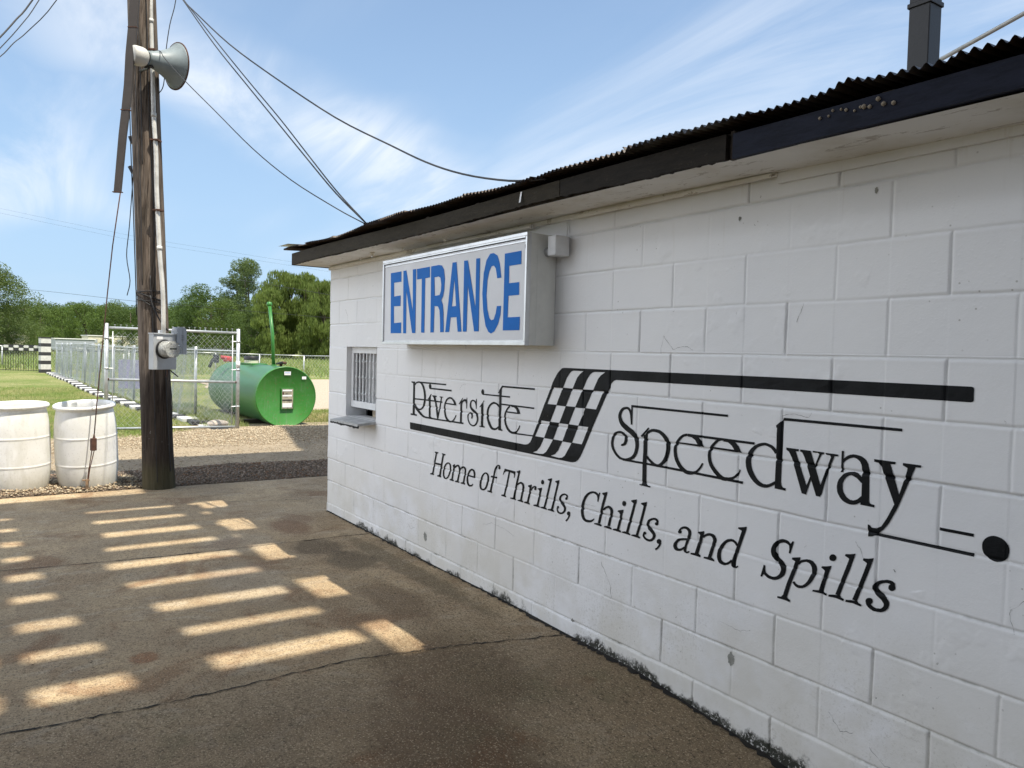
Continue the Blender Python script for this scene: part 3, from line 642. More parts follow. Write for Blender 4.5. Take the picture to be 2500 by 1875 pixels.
# peeling flaps hanging from the soffit
fl = MB(); r2 = random.Random(9)
for (x, y, s) in ((1.02, -.16, .06), (1.5, -.13, .045), (1.75, -.17, .035), (2.1, -.12, .05), (2.9, -.1, .03), (.62, -.08, .03)):
    MB().add([(x, y, 2.149), (x+s*1.4, y+.01, 2.149), (x+s*1.1, y-.008, 2.149-s*.8), (x+s*.5, y+.012, 2.149-s*.6)], [(0, 1, 2, 3)]).build('paint_flake', M['soffit'], booth)
# trim strips where wall meets soffit
tr = MB(); tr.bbox((-.222, -.022, 2.118), (4.62, -.001, 2.142)); tr.build('trim_strip', M['soffit'], booth)
tr = MB(); tr.bbox((3.35, -.034, 2.112), (4.60, -.023, 2.128)); tr.build('trim_strip', M['soffit'], booth)
tr = MB(); tr.bbox((4.62, -.018, 2.088), (7.6, -.001, 2.128)); tr.build('trim_strip', M['wall'], booth)
tr = MB(); tr.tube([(1.75, -.045, 2.128), (3.0, -.04, 2.118)], .012, 8); tr.build('trim_strip', M['soffit'], booth)
# corrugated roof
def roof():
    pitch = .0335; xs_ = np.arange(-.50, 7.6, pitch/6); ysn = np.array([-.375, -.33, -.2, .0, .5, 1.5, 3., 5.2])
    def zf(X, Y):
        z = 2.285-.006*X+.0075*np.sin(X*2*np.pi/pitch+2.5*vnoise(X, Y*0, 1.7, 57, 2))+(Y+.37)*.045
        z = z+(vnoise(X, X*0, 1.2, 51, 3)-.5)*.042*np.exp(-(Y+.37)/.5)+.02*np.exp(-((X+.3)/.25)**2)
        sh_ = np.floor((X+.5)/.62); z = z+.010*(np.mod(sh_*7.13, 1)-.5)*np.exp(-(Y+.37)/.6)+.004*np.sin(X*2*np.pi/pitch)*(vnoise(X, Y*0, 2.2, 55, 2)-.5)*2
        z = z+.018*np.exp(-((X-5.12)/.05)**2)*np.exp(-(Y+.37)/.2)
        return z
    o = grid('roof_sheet', xs_, ysn, zf, M['roof'], booth)
    co = np.empty(len(o.data.vertices)*3); o.data.vertices.foreach_get('co', co); co = co.reshape(-1, 3)
    m = co[:, 1] < -.32; xx = co[:, 0]
    co[m, 1] += (vnoise(xx[m], xx[m]*0, 1.6, 52, 2)-.5)*.075+np.where(((xx[m]+.5)//.66).astype(int) % 2 == 0, .012, -.012)
    o.data.vertices.foreach_set('co', co.ravel()); return o
roof()
lap = MB(); pts = [(-.64, -.36, 2.345), (-.55, -.37, 2.338), (-.42, -.375, 2.335), (-.30, -.372, 2.333)]
for i in range(len(pts)-1):
    a_, b_ = pts[i], pts[i+1]; lap.add([a_, b_, (b_[0], .2, b_[2]+.03), (a_[0], .2, a_[2]+.03)], [(0, 1, 2, 3)])
lap.build('roof_sheet', M['alu'], booth)
dk = MB(); dk.add([(-.33, -.285, 2.21), (7.6, -.285, 2.16), (7.6, 4.9, 2.36), (-.33, 4.9, 2.42)], [(0, 1, 2, 3)]); dk.build('roof_deck', M['wood_dark'], booth)
rf = MB(); 
for k in range(14): MB().bbox((-.2+k*.6, -.29, 2.225-.004*k), (-.16+k*.6, .4, 2.262-.004*k)).build('rafter_end', M['wood_dark'], booth)

r2 = random.Random(31)
M['mud'] = simple('dried_mud', (.30, .25, .19), .9, bump=.3)
for k in range(12):
    x = 5.02+.021*k+r2.uniform(-.008, .008); z = 2.196-.001*k+r2.uniform(-.012, .012); s_ = r2.uniform(.004, .0085)
    MB().lathe([(.001, -s_), (s_*.9, -s_*.4), (s_, 0), (s_*.7, s_*.6), (.001, s_)], 8, (x, -.325, z)).build('mud_daub', M['mud'], booth, True)
MB().add([(3.30, -.325, 2.222), (3.315, -.325, 2.222), (3.318, -.335, 2.168), (3.306, -.337, 2.166)], [(0, 1, 2, 3)]).build('hanging_strip', M['label'], booth)
MB().bbox((4.628, -.300, 2.13), (4.645, -.285, 2.235)).build('splice_block', M['wood_dark'], booth)
LETTERS={
'Riverside':"""q1488 1179 1489 940|1520 1180 1522 942;
p1459 1183 1522 1183 1520 1173 1490 1162 1484 1171 1462 1173;
p1459 948 1489 948 1524 950 1535 947 1559 947 1557 936 1457 936;
q1526 1157 1531 1161 1536 1165 1540 1168 1545 1171 1551 1172 1559 1174 1566 1175 1574 1176 1580 1176 1587 1176 1593 1176 1598 1175 1604 1174 1609 1172 1613 1170 1618 1167 1624 1163 1630 1158 1636 1152 1641 1146 1646 1139 1650 1131 1654 1122 1657 1114 1660 1106 1662 1097 1663 1088 1664 1080 1665 1071 1664 1062 1663 1053 1661 1045 1658 1037 1655 1030 1651 1023 1646 1017 1641 1011 1636 1006 1630 1002 1624 999 1619 996 1613 994 1607 993 1602 992 1597 992 1590 992 1583 993 1576 995 1571 996 1566 998 1561 1001 1555 1004 1550 1007 1544 1010 1539 1013 1533 1017|1512 1160 1516 1164 1519 1168 1524 1173 1531 1177 1540 1181 1550 1183 1560 1186 1571 1187 1580 1188 1590 1188 1600 1187 1609 1186 1618 1185 1626 1182 1635 1179 1642 1175 1649 1170 1656 1164 1662 1158 1668 1151 1673 1143 1678 1135 1682 1126 1686 1118 1689 1109 1692 1100 1694 1091 1695 1082 1695 1072 1694 1063 1691 1053 1689 1045 1685 1036 1681 1028 1675 1020 1670 1014 1664 1007 1657 1001 1650 996 1642 992 1633 988 1623 985 1613 983 1602 981 1591 982 1581 983 1572 985 1564 987 1557 990 1552 993 1546 996 1542 999 1536 1002 1531 1005 1527 1009 1522 1012;
q1513 1002 1520 996 1528 991 1535 985 1544 980 1554 974 1564 969 1575 964 1585 959 1596 955 1607 949 1618 945 1630 941 1642 937 1654 935 1665 933 1677 932 1689 931 1701 931 1711 931 1721 931|1535 1010 1544 1005 1553 1000 1562 995 1570 990 1580 986 1590 981 1600 976 1610 971 1621 966 1631 961 1641 957 1651 953 1660 950 1669 948 1678 946 1687 944 1696 943 1705 943 1715 943 1725 943;
q1691 931 1889 932 2030 934 2226 936|1694 943 1892 942 2033 944 2229 947;
q1571 1176 1986 1178|1573 1187 1987 1188;
q1516 1053 1736 1056 1936 1056|1517 1063 1739 1066 1939 1065;
p1771 1162 1771 1158 1769 1154 1766 1151 1763 1148 1758 1147 1754 1146 1749 1146 1745 1148 1741 1150 1738 1153 1736 1157 1735 1161 1735 1165 1737 1168 1740 1172 1743 1174 1748 1176 1752 1177 1757 1177 1761 1175 1765 1173 1768 1170 1770 1166;
p1772 1152 1772 1149 1770 1147 1768 1145 1764 1143 1761 1142 1756 1141 1752 1141 1748 1142 1745 1143 1742 1145 1741 1148 1740 1150 1740 1153 1742 1155 1744 1157 1748 1159 1751 1160 1756 1161 1760 1161 1764 1160 1767 1159 1770 1157 1771 1154;
q1753 1141 2064 1141|1755 1151 2065 1152;
q1739 1080 1742 936|1766 1081 1769 938;
p1770 1109 1779 1105 1766 1086 1767 1060 1739 1058 1739 1071 1727 1063 1719 1065;
p1765 955 1773 948 1788 944 1766 938;
p1790 1100 1855 1099 1855 1091 1838 1090 1849 1066 1884 973 1883 943 1866 942 1841 1021 1819 1066 1811 1082 1798 1091 1789 1092;
p1898 1099 1946 1098 1945 1092 1931 1093 1919 1047 1886 946 1873 959 1905 1051 1915 1090 1898 1093;
q2127 988 2122 982 2116 975 2111 969 2106 964 2101 960 2096 956 2091 953 2086 950 2078 948 2070 945 2062 944 2055 943 2049 944 2042 945 2034 947 2028 950 2021 953 2014 958 2007 964 2001 971 1996 978 1992 986 1988 994 1985 1002 1983 1011 1981 1019 1980 1027 1981 1035 1982 1042 1984 1049 1988 1056 1991 1062 1996 1068 2001 1073 2006 1078 2012 1082 2019 1085 2026 1088 2034 1090 2041 1091 2046 1092 2052 1091 2059 1091 2068 1090|2136 987 2132 980 2128 974 2123 967 2119 961 2114 957 2109 952 2103 948 2096 944 2087 941 2078 937 2066 934 2054 932 2042 932 2030 933 2018 936 2008 939 1999 945 1991 951 1984 958 1978 965 1973 973 1969 982 1966 991 1964 1000 1962 1008 1961 1017 1960 1026 1961 1035 1963 1042 1965 1050 1969 1057 1973 1064 1978 1070 1983 1076 1989 1082 1997 1088 2006 1092 2015 1096 2026 1099 2036 1102 2047 1103 2057 1102 2065 1102 2073 1101;
p2056 1102 2088 1095 2114 1080 2126 1068 2133 1052 2099 1052 2101 1061 2089 1075 2071 1088 2048 1092;
q1982 1052 2116 1051|1983 1060 2118 1061;
q2184 1087 2183 938|2208 1089 2208 940;
q2173 1062 2218 1106|2162 1064 2210 1107;
p2185 1065 2214 1097 2209 1067;
p2206 953 2214 947 2231 945 2228 936 2167 935;
p2206 1082 2221 1096 2242 1103 2261 1099 2265 1112 2271 1112 2272 1042 2263 1041 2260 1070 2249 1086 2232 1087 2217 1078 2207 1069;
q2381 1111 2381 1049|2390 1112 2391 1049;
q2389 1062 2389 1067 2389 1071 2389 1075 2388 1079 2386 1084 2384 1088 2380 1092 2376 1096 2370 1099 2363 1101 2355 1103 2347 1103 2338 1103 2330 1101 2323 1098 2316 1094 2312 1090 2308 1084 2306 1079 2304 1073 2303 1068 2304 1063 2305 1057 2307 1052 2312 1047 2317 1042 2322 1038 2329 1034 2336 1030 2343 1027 2350 1024 2357 1021 2363 1019 2370 1016 2375 1014 2380 1011 2384 1008 2387 1004 2391 1000 2393 996 2395 991 2396 986 2396 981 2395 976 2393 971 2390 966 2387 960 2383 956 2379 953 2374 950 2370 947 2365 945 2360 944 2355 942 2351 942 2347 942 2341 943 2333 945 2326 947 2319 950 2314 953 2309 957 2304 962 2301 966 2297 971 2295 976 2293 981 2292 986 2291 991 2292 996 2293 1000 2295 1004 2298 1007 2302 1009 2307 1011 2310 1012 2312 1012 2316 1011 2319 1010 2321 1009 2324 1007 2326 1005 2328 1002 2329 998 2329 995 2328 991 2327 987 2326 982|2380 1061 2379 1066 2378 1070 2376 1073 2374 1077 2372 1081 2369 1084 2366 1087 2362 1090 2358 1092 2354 1093 2349 1094 2345 1095 2341 1094 2337 1093 2333 1092 2330 1090 2327 1087 2325 1083 2323 1078 2323 1074 2323 1069 2324 1065 2325 1061 2328 1057 2332 1054 2338 1051 2344 1048 2350 1045 2356 1043 2363 1040 2371 1037 2378 1034 2384 1031 2391 1027 2397 1024 2402 1020 2406 1015 2410 1010 2413 1005 2414 999 2416 994 2416 988 2416 982 2415 976 2412 970 2409 964 2404 958 2400 952 2394 947 2387 943 2381 940 2374 937 2367 935 2359 934 2350 933 2341 933 2332 935 2323 937 2315 940 2307 944 2301 948 2296 953 2291 958 2287 963 2284 968 2281 973 2279 979 2278 985 2277 990 2278 995 2279 1001 2282 1006 2286 1010 2292 1014 2299 1017 2306 1020 2315 1021 2323 1020 2330 1019 2337 1016 2341 1013 2344 1009 2346 1005 2347 1000 2347 995 2345 991 2343 986 2342 982;
q2445 1085 2450 943|2471 1087 2475 945;
p2478 1108 2483 1105 2471 1094 2471 1068 2445 1069 2435 1060 2429 1065;
p2429 945 2450 944 2474 952 2479 947 2494 945 2492 938 2430 938;
p2478 1161 2478 1156 2476 1152 2474 1149 2470 1146 2466 1144 2462 1143 2458 1144 2453 1145 2450 1147 2447 1151 2445 1155 2444 1159 2445 1163 2446 1167 2449 1171 2452 1174 2456 1176 2460 1177 2465 1176 2469 1175 2472 1172 2475 1169 2477 1165;
p2478 1150 2477 1147 2476 1145 2474 1144 2472 1142 2469 1141 2466 1141 2462 1141 2459 1141 2457 1143 2455 1144 2453 1146 2453 1148 2453 1150 2454 1153 2456 1154 2459 1156 2462 1157 2465 1157 2468 1157 2471 1157 2474 1155 2476 1154 2477 1152;
q2463 1141 2768 1142|2465 1149 2769 1151;
q2651 1180 2652 1117 2651 1004 2650 944|2677 1181 2677 1118 2678 1006 2679 946;
p2680 1210 2690 1200 2678 1190 2677 1168 2652 1166 2639 1161 2635 1166 2652 1182;
p2650 950 2678 955 2683 948 2697 944 2696 937 2649 938;
q2681 1200 3021 1201|2682 1210 3021 1211;
q2660 1077 2655 1082 2649 1088 2643 1093 2635 1098 2625 1102 2614 1104 2602 1106 2589 1106 2577 1103 2565 1099 2554 1094 2545 1089 2536 1082 2529 1075 2523 1067 2518 1059 2514 1051 2512 1042 2511 1033 2510 1025 2511 1016 2512 1008 2514 1000 2517 992 2521 983 2526 975 2531 967 2537 960 2544 953 2551 947 2559 941 2567 937 2576 934 2586 933 2595 933 2604 933 2613 934 2621 936 2629 939 2636 942 2643 946 2650 950 2655 954 2661 958|2648 1072 2642 1077 2635 1082 2629 1087 2622 1090 2615 1092 2606 1094 2598 1094 2592 1094 2585 1093 2577 1090 2568 1086 2561 1082 2554 1077 2548 1071 2543 1064 2539 1057 2536 1050 2535 1042 2534 1034 2534 1026 2534 1019 2536 1011 2538 1004 2541 996 2545 989 2551 981 2556 974 2562 968 2568 962 2574 957 2580 952 2586 949 2590 947 2595 946 2599 946 2604 946 2609 946 2615 947 2620 948 2626 950 2631 952 2637 956 2644 959 2650 963;
q2673 1093 3019 1093|2675 1102 3021 1102;
q2877 988 2872 981 2867 974 2862 968 2857 963 2852 958 2847 954 2841 951 2836 949 2829 947 2823 945 2817 945 2811 944 2804 945 2797 946 2789 947 2782 950 2775 953 2768 957 2761 962 2755 967 2750 973 2745 979 2741 986 2737 993 2735 1000 2732 1007 2731 1015 2730 1022 2730 1029 2731 1036 2733 1043 2735 1050 2739 1056 2744 1063 2750 1069 2755 1074 2760 1078 2765 1082 2771 1085 2777 1089|2885 986 2881 980 2877 973 2873 966 2868 960 2863 955 2858 950 2852 946 2845 942 2837 938 2829 935 2819 932 2808 931 2797 931 2786 933 2776 935 2766 938 2757 943 2749 948 2741 954 2735 960 2729 967 2725 974 2721 981 2718 989 2715 997 2714 1005 2713 1013 2713 1021 2713 1028 2714 1036 2716 1044 2719 1051 2723 1059 2729 1066 2734 1073 2741 1079 2747 1084 2753 1088 2760 1091 2766 1094;
p2829 1100 2857 1089 2873 1073 2885 1054 2855 1054 2850 1062 2836 1079 2814 1088 2787 1089 2790 1100;
q2736 1052 2869 1052|2737 1060 2871 1061;
q2809 931 3020 937|2810 940 3021 944""",
'flag':"""p1448 880 1458 881 2927 882 2947 884 2967 889 2988 903 3000 920 3011 941 3173 1225 3186 1250 3203 1274 3226 1302 3252 1324 3269 1332 3289 1335 3747 1335 4646 1337 5364 1336 5370 1334 5372 1329 5372 1293 5370 1289 5364 1287 4648 1288 3749 1287 3703 1287 3686 1282 3669 1268 3660 1250 3646 1224 3521 1013 3461 907 3443 877 3425 857 3403 843 3378 837 3358 836 2929 835 1470 830 1451 833|3370 1322 3449 1322 3420 1305 3399 1286 3364 1227 3281 1228 3310 1279 3334 1306 3353 1319|3539 1321 3619 1322 3586 1305 3566 1287 3530 1228 3448 1227 3480 1282 3503 1307 3523 1318|3196 1225 3277 1225 3227 1132 3145 1131|3362 1225 3445 1225 3391 1132 3310 1131|3530 1225 3612 1226 3559 1131 3475 1132|3226 1129 3308 1129 3257 1036 3174 1035|3390 1129 3473 1130 3419 1036 3338 1036|3092 1035 3170 1034 3120 941 3035 941|3254 1034 3336 1035 3287 941 3204 941|3420 1035 3502 1036 3450 941 3369 941|3118 939 3201 939 3170 898 3141 865 3114 850 3080 846 3017 847 3054 860 3085 888|3285 938 3365 938 3337 899 3310 864 3285 850 3259 846 3184 848 3223 862 3251 887""",
'Speedway':"""q3818 1161 4407 1162|3819 1172 4408 1172;
q3818 1171 3818 1077|3829 1171 3830 1078;
q3827 1087 3826 1098 3825 1111 3824 1122 3822 1132 3819 1140 3816 1146 3812 1152 3808 1156 3801 1159 3794 1161 3787 1161 3779 1160 3772 1159 3764 1157 3756 1154 3748 1149 3742 1143 3737 1137 3733 1130 3730 1123 3728 1117 3728 1111 3728 1105 3730 1099 3732 1093 3735 1085 3739 1078 3746 1070 3754 1063 3764 1057 3774 1051 3784 1046 3795 1041 3805 1037 3814 1033 3821 1029 3828 1025 3834 1020 3839 1016 3844 1010 3847 1005 3850 999 3852 993 3853 986 3853 979 3853 970 3851 962 3849 955 3847 948 3843 941 3839 935 3834 930 3830 926 3824 923 3818 920 3811 917 3805 914 3799 913 3793 911 3786 910 3778 910 3769 910 3760 911 3752 913 3743 917 3734 922 3726 927 3718 934 3712 940 3707 947 3702 954 3699 962 3697 969 3697 977 3698 984 3699 992 3701 999 3704 1006 3708 1012 3712 1017 3716 1020 3721 1023 3726 1025 3732 1027 3738 1028 3744 1028 3750 1028 3755 1027 3760 1025 3765 1022 3770 1018 3774 1015 3775 1012 3777 1008 3777 1003 3777 999 3776 995 3775 991 3773 987 3772 985 3770 983 3767 981 3763 979 3759 978 3758 977 3758 977 3757 977 3754 976|3818 1085 3816 1097 3814 1109 3812 1121 3809 1130 3806 1136 3803 1141 3799 1145 3796 1147 3793 1149 3789 1149 3786 1150 3782 1149 3777 1148 3771 1146 3766 1144 3763 1141 3759 1137 3756 1132 3753 1126 3751 1121 3750 1117 3750 1113 3751 1109 3753 1105 3756 1100 3760 1094 3765 1089 3771 1085 3778 1080 3787 1076 3797 1071 3807 1066 3816 1062 3826 1058 3836 1054 3846 1048 3854 1041 3861 1035 3866 1028 3871 1020 3874 1013 3877 1005 3878 998 3879 990 3879 981 3878 971 3876 962 3874 953 3870 944 3865 936 3859 928 3852 921 3844 915 3835 911 3826 907 3818 905 3810 902 3802 900 3794 899 3785 899 3775 899 3765 899 3753 900 3742 902 3732 907 3722 912 3712 919 3704 926 3697 933 3690 941 3685 949 3681 957 3679 966 3678 975 3679 984 3681 992 3683 1000 3687 1009 3692 1016 3698 1023 3705 1028 3713 1032 3721 1035 3729 1037 3737 1039 3745 1040 3754 1040 3762 1038 3770 1036 3778 1032 3785 1028 3791 1023 3795 1017 3797 1011 3798 1006 3798 1000 3797 994 3795 989 3792 983 3788 978 3781 973 3774 971 3768 969 3763 968 3758 967 3754 968 3752 969 3751 970;
q3768 897 3908 899 4150 898 4496 895|3770 907 3910 909 4153 909 4498 906;
q3909 1038 3911 954 3909 903 3910 802|3935 1040 3937 957 3935 906 3938 806;
q3900 1025 3947 1071|3889 1030 3939 1075;
p3906 1025 3936 1056 3937 1040 3936 1024;
p3893 802 3912 804 3939 811 3950 804 3967 803 3966 796 3894 797;
q3937 1044 3944 1047 3950 1051 3956 1054 3961 1055 3966 1057 3971 1058 3977 1058 3983 1058 3991 1057 3999 1056 4006 1055 4013 1053 4020 1049 4028 1045 4034 1040 4040 1035 4045 1030 4049 1024 4053 1018 4056 1012 4057 1007 4058 1001 4058 995 4058 989 4057 981 4056 973 4054 965 4052 958 4048 950 4044 943 4040 936 4035 930 4030 924 4023 919 4017 914 4012 912 4008 911 4002 911 3996 912 3988 914 3981 917 3973 921 3965 926 3957 930 3952 933 3948 937 3944 940 3939 943|3928 1052 3934 1056 3940 1060 3946 1064 3954 1067 3962 1070 3969 1071 3977 1072 3986 1072 3995 1072 4004 1071 4015 1070 4025 1067 4034 1063 4044 1058 4052 1053 4060 1047 4067 1041 4072 1034 4077 1027 4080 1020 4083 1012 4084 1005 4084 998 4084 990 4083 982 4081 973 4078 963 4075 954 4071 946 4066 938 4060 930 4053 922 4045 916 4037 909 4027 903 4017 899 4006 898 3997 899 3988 901 3979 903 3970 907 3962 911 3953 916 3946 921 3940 925 3936 929 3932 933 3928 936;
q4275 953 4271 948 4268 943 4264 938 4260 933 4255 927 4250 922 4244 917 4239 913 4232 911 4225 909 4218 908 4211 908 4205 907 4198 908 4192 908 4186 910 4179 913 4171 917 4163 922 4156 927 4150 933 4144 940 4138 947 4134 954 4131 960 4128 967 4127 974 4125 980 4124 987 4124 993 4124 999 4125 1005 4127 1011 4130 1018 4134 1025 4138 1031 4144 1037 4150 1043 4157 1049 4163 1053 4168 1056 4174 1057 4181 1059 4188 1061|4283 951 4280 945 4277 940 4274 934 4270 929 4265 923 4259 917 4253 911 4246 906 4238 901 4230 897 4221 894 4212 892 4203 891 4194 891 4184 892 4174 894 4165 898 4155 903 4146 909 4138 915 4131 922 4125 930 4119 938 4114 946 4111 954 4108 962 4107 970 4106 977 4105 984 4105 991 4106 998 4108 1006 4111 1014 4114 1021 4119 1029 4124 1036 4131 1044 4138 1051 4146 1057 4154 1062 4163 1066 4171 1068 4178 1070 4185 1071;
q4186 1060 4547 1062|4187 1071 4548 1072;
p4221 1069 4252 1061 4270 1043 4284 1021 4254 1024 4246 1029 4232 1047 4211 1057 4187 1058;
q4129 1021 4260 1020|4130 1028 4261 1030;
q4477 953 4473 948 4470 943 4467 938 4463 933 4458 929 4453 924 4448 920 4442 917 4436 915 4428 913 4421 911 4413 911 4407 910 4401 910 4395 911 4390 913 4383 916 4374 921 4366 927 4358 933 4351 939 4345 944 4339 950 4335 956 4331 963 4328 969 4326 976 4324 983 4323 990 4323 997 4323 1003 4325 1010 4327 1016 4330 1021 4334 1027 4339 1033 4344 1039 4349 1044 4355 1049 4360 1054 4364 1056 4369 1058 4374 1060 4379 1062|4484 951 4482 946 4479 940 4476 934 4472 929 4467 923 4462 918 4455 913 4448 908 4440 904 4432 901 4423 898 4414 896 4406 894 4397 894 4388 894 4378 897 4368 901 4359 907 4350 914 4341 920 4334 927 4328 933 4322 940 4316 948 4312 956 4309 964 4307 972 4306 980 4305 988 4306 996 4307 1004 4309 1011 4312 1019 4316 1026 4321 1033 4326 1039 4332 1045 4339 1051 4345 1057 4352 1061 4358 1065 4364 1068 4369 1070 4374 1072;
p4412 1071 4450 1062 4469 1047 4485 1021 4455 1023 4449 1027 4433 1045 4412 1057 4383 1058;
q4329 1021 4462 1020|4331 1029 4464 1030;
p4684 1184 4686 1174 4680 1169 4679 1010 4679 928 4682 917 4689 912 4702 910 4701 901 4651 902 4652 1015 4652 1141 4649 1140 4647 1149 4665 1164 4675 1172 4682 1181;
q4660 1046 4655 1051 4650 1057 4644 1062 4638 1066 4631 1070 4623 1072 4615 1074 4608 1075 4602 1076 4596 1076 4590 1075 4584 1074 4577 1072 4570 1070 4562 1067 4555 1063 4547 1059 4540 1053 4533 1047 4527 1040 4521 1033 4517 1025 4513 1017 4510 1009 4509 1001 4507 993 4507 986 4508 978 4509 970 4512 962 4515 954 4519 947 4524 939 4529 932 4535 925 4542 919 4549 913 4557 908 4566 903 4574 900 4583 898 4592 897 4601 897 4609 898 4616 899 4623 902 4629 905 4635 908 4641 911 4647 915 4653 919 4658 923|4647 1037 4643 1042 4638 1048 4633 1052 4629 1056 4623 1059 4617 1061 4611 1063 4605 1064 4600 1065 4596 1065 4592 1064 4587 1063 4581 1061 4575 1059 4569 1056 4563 1053 4558 1049 4553 1044 4548 1038 4544 1033 4541 1027 4539 1020 4537 1013 4535 1007 4534 1001 4534 995 4534 989 4535 983 4536 977 4538 971 4540 964 4543 958 4547 952 4551 945 4556 939 4561 933 4566 928 4572 923 4579 919 4585 916 4590 914 4597 912 4603 912 4609 912 4614 912 4619 914 4624 915 4629 918 4635 921 4640 924 4646 928 4652 931;
q4682 1171 5149 1174|4683 1182 5149 1184;
p4696 1068 4753 1068 4752 1060 4739 1059 4793 933 4793 901 4773 903 4723 1033 4709 1054 4698 1059;
p4791 901 4787 923 4841 1060 4834 1064 4812 1063 4813 1069 4861 1069 4859 1062 4851 1061 4825 1004 4795 912;
p4759 1068 4804 1068 4806 1062 4852 942 4851 903 4834 903 4779 1040 4769 1056 4758 1061;
p4849 902 4847 937 4888 1054 4885 1060 4868 1062 4867 1068 4917 1068 4916 1061 4902 1060 4879 999 4857 914;
q4930 1083 4930 1006|4938 1084 4939 1007;
q4938 1039 4940 1042 4942 1045 4945 1047 4947 1050 4950 1052 4954 1055 4958 1057 4962 1060 4967 1061 4971 1063 4976 1064 4980 1064 4985 1063 4989 1062 4994 1059 4997 1057 5001 1054 5004 1050 5006 1046 5008 1043 5009 1038 5010 1032 5011 1024 5013 1017|4932 1041 4933 1044 4934 1048 4936 1052 4939 1056 4943 1060 4947 1064 4952 1067 4957 1070 4963 1073 4969 1074 4975 1076 4982 1076 4988 1076 4995 1075 5001 1074 5008 1072 5014 1069 5020 1066 5025 1061 5030 1055 5034 1047 5036 1039 5038 1031 5040 1024;
q5012 1026 5014 905|5039 1030 5043 909;
p5011 916 5040 923 5047 912 5063 910 5063 901 5011 902;
q5022 989 5018 994 5014 999 5008 1004 5002 1009 4995 1012 4988 1013 4981 1014 4974 1013 4966 1012 4959 1010 4952 1007 4945 1003 4939 998 4933 991 4928 985 4923 978 4920 970 4918 963 4917 955 4917 948 4918 941 4919 934 4922 927 4926 921 4930 915 4935 910 4941 905 4948 901 4955 899 4962 897 4970 896 4977 896 4985 897 4992 899 4999 902 5005 906 5011 910 5016 915 5020 920 5024 924|5011 978 5006 983 5001 987 4996 991 4992 994 4987 996 4982 998 4978 1000 4973 1001 4968 1000 4963 998 4959 995 4955 992 4951 988 4947 983 4944 977 4942 972 4940 967 4940 962 4940 957 4940 952 4941 947 4942 942 4943 937 4946 933 4948 929 4952 925 4956 921 4960 918 4964 916 4969 914 4974 912 4979 912 4983 912 4988 914 4993 916 4997 918 5001 921 5005 925 5009 929 5014 934;
p5054 1069 5131 1069 5130 1061 5113 1059 5148 960 5144 927 5133 924 5082 1044 5071 1058 5055 1060;
p5157 1069 5218 1069 5217 1061 5199 1060 5170 981 5146 917 5118 858 5099 831 5082 815 5074 808 5060 800 5045 796 5042 838 5048 838 5057 830 5075 831 5091 841 5109 872 5133 924 5148 958 5171 1041 5173 1054 5156 1061;
q5067 805 5394 806|5069 815 5395 817;
q5284 867 5391 868|5285 877 5392 878;
p5417 842 5417 850 5418 857 5421 864 5425 870 5430 875 5436 879 5442 882 5449 884 5456 884 5463 883 5471 881 5477 878 5482 874 5487 868 5491 862 5493 856 5494 850 5494 843 5493 836 5492 829 5489 823 5485 818 5479 813 5474 810 5468 808 5462 806 5455 806 5449 807 5442 809 5436 812 5431 816 5426 820 5422 825 5420 830 5418 836""",
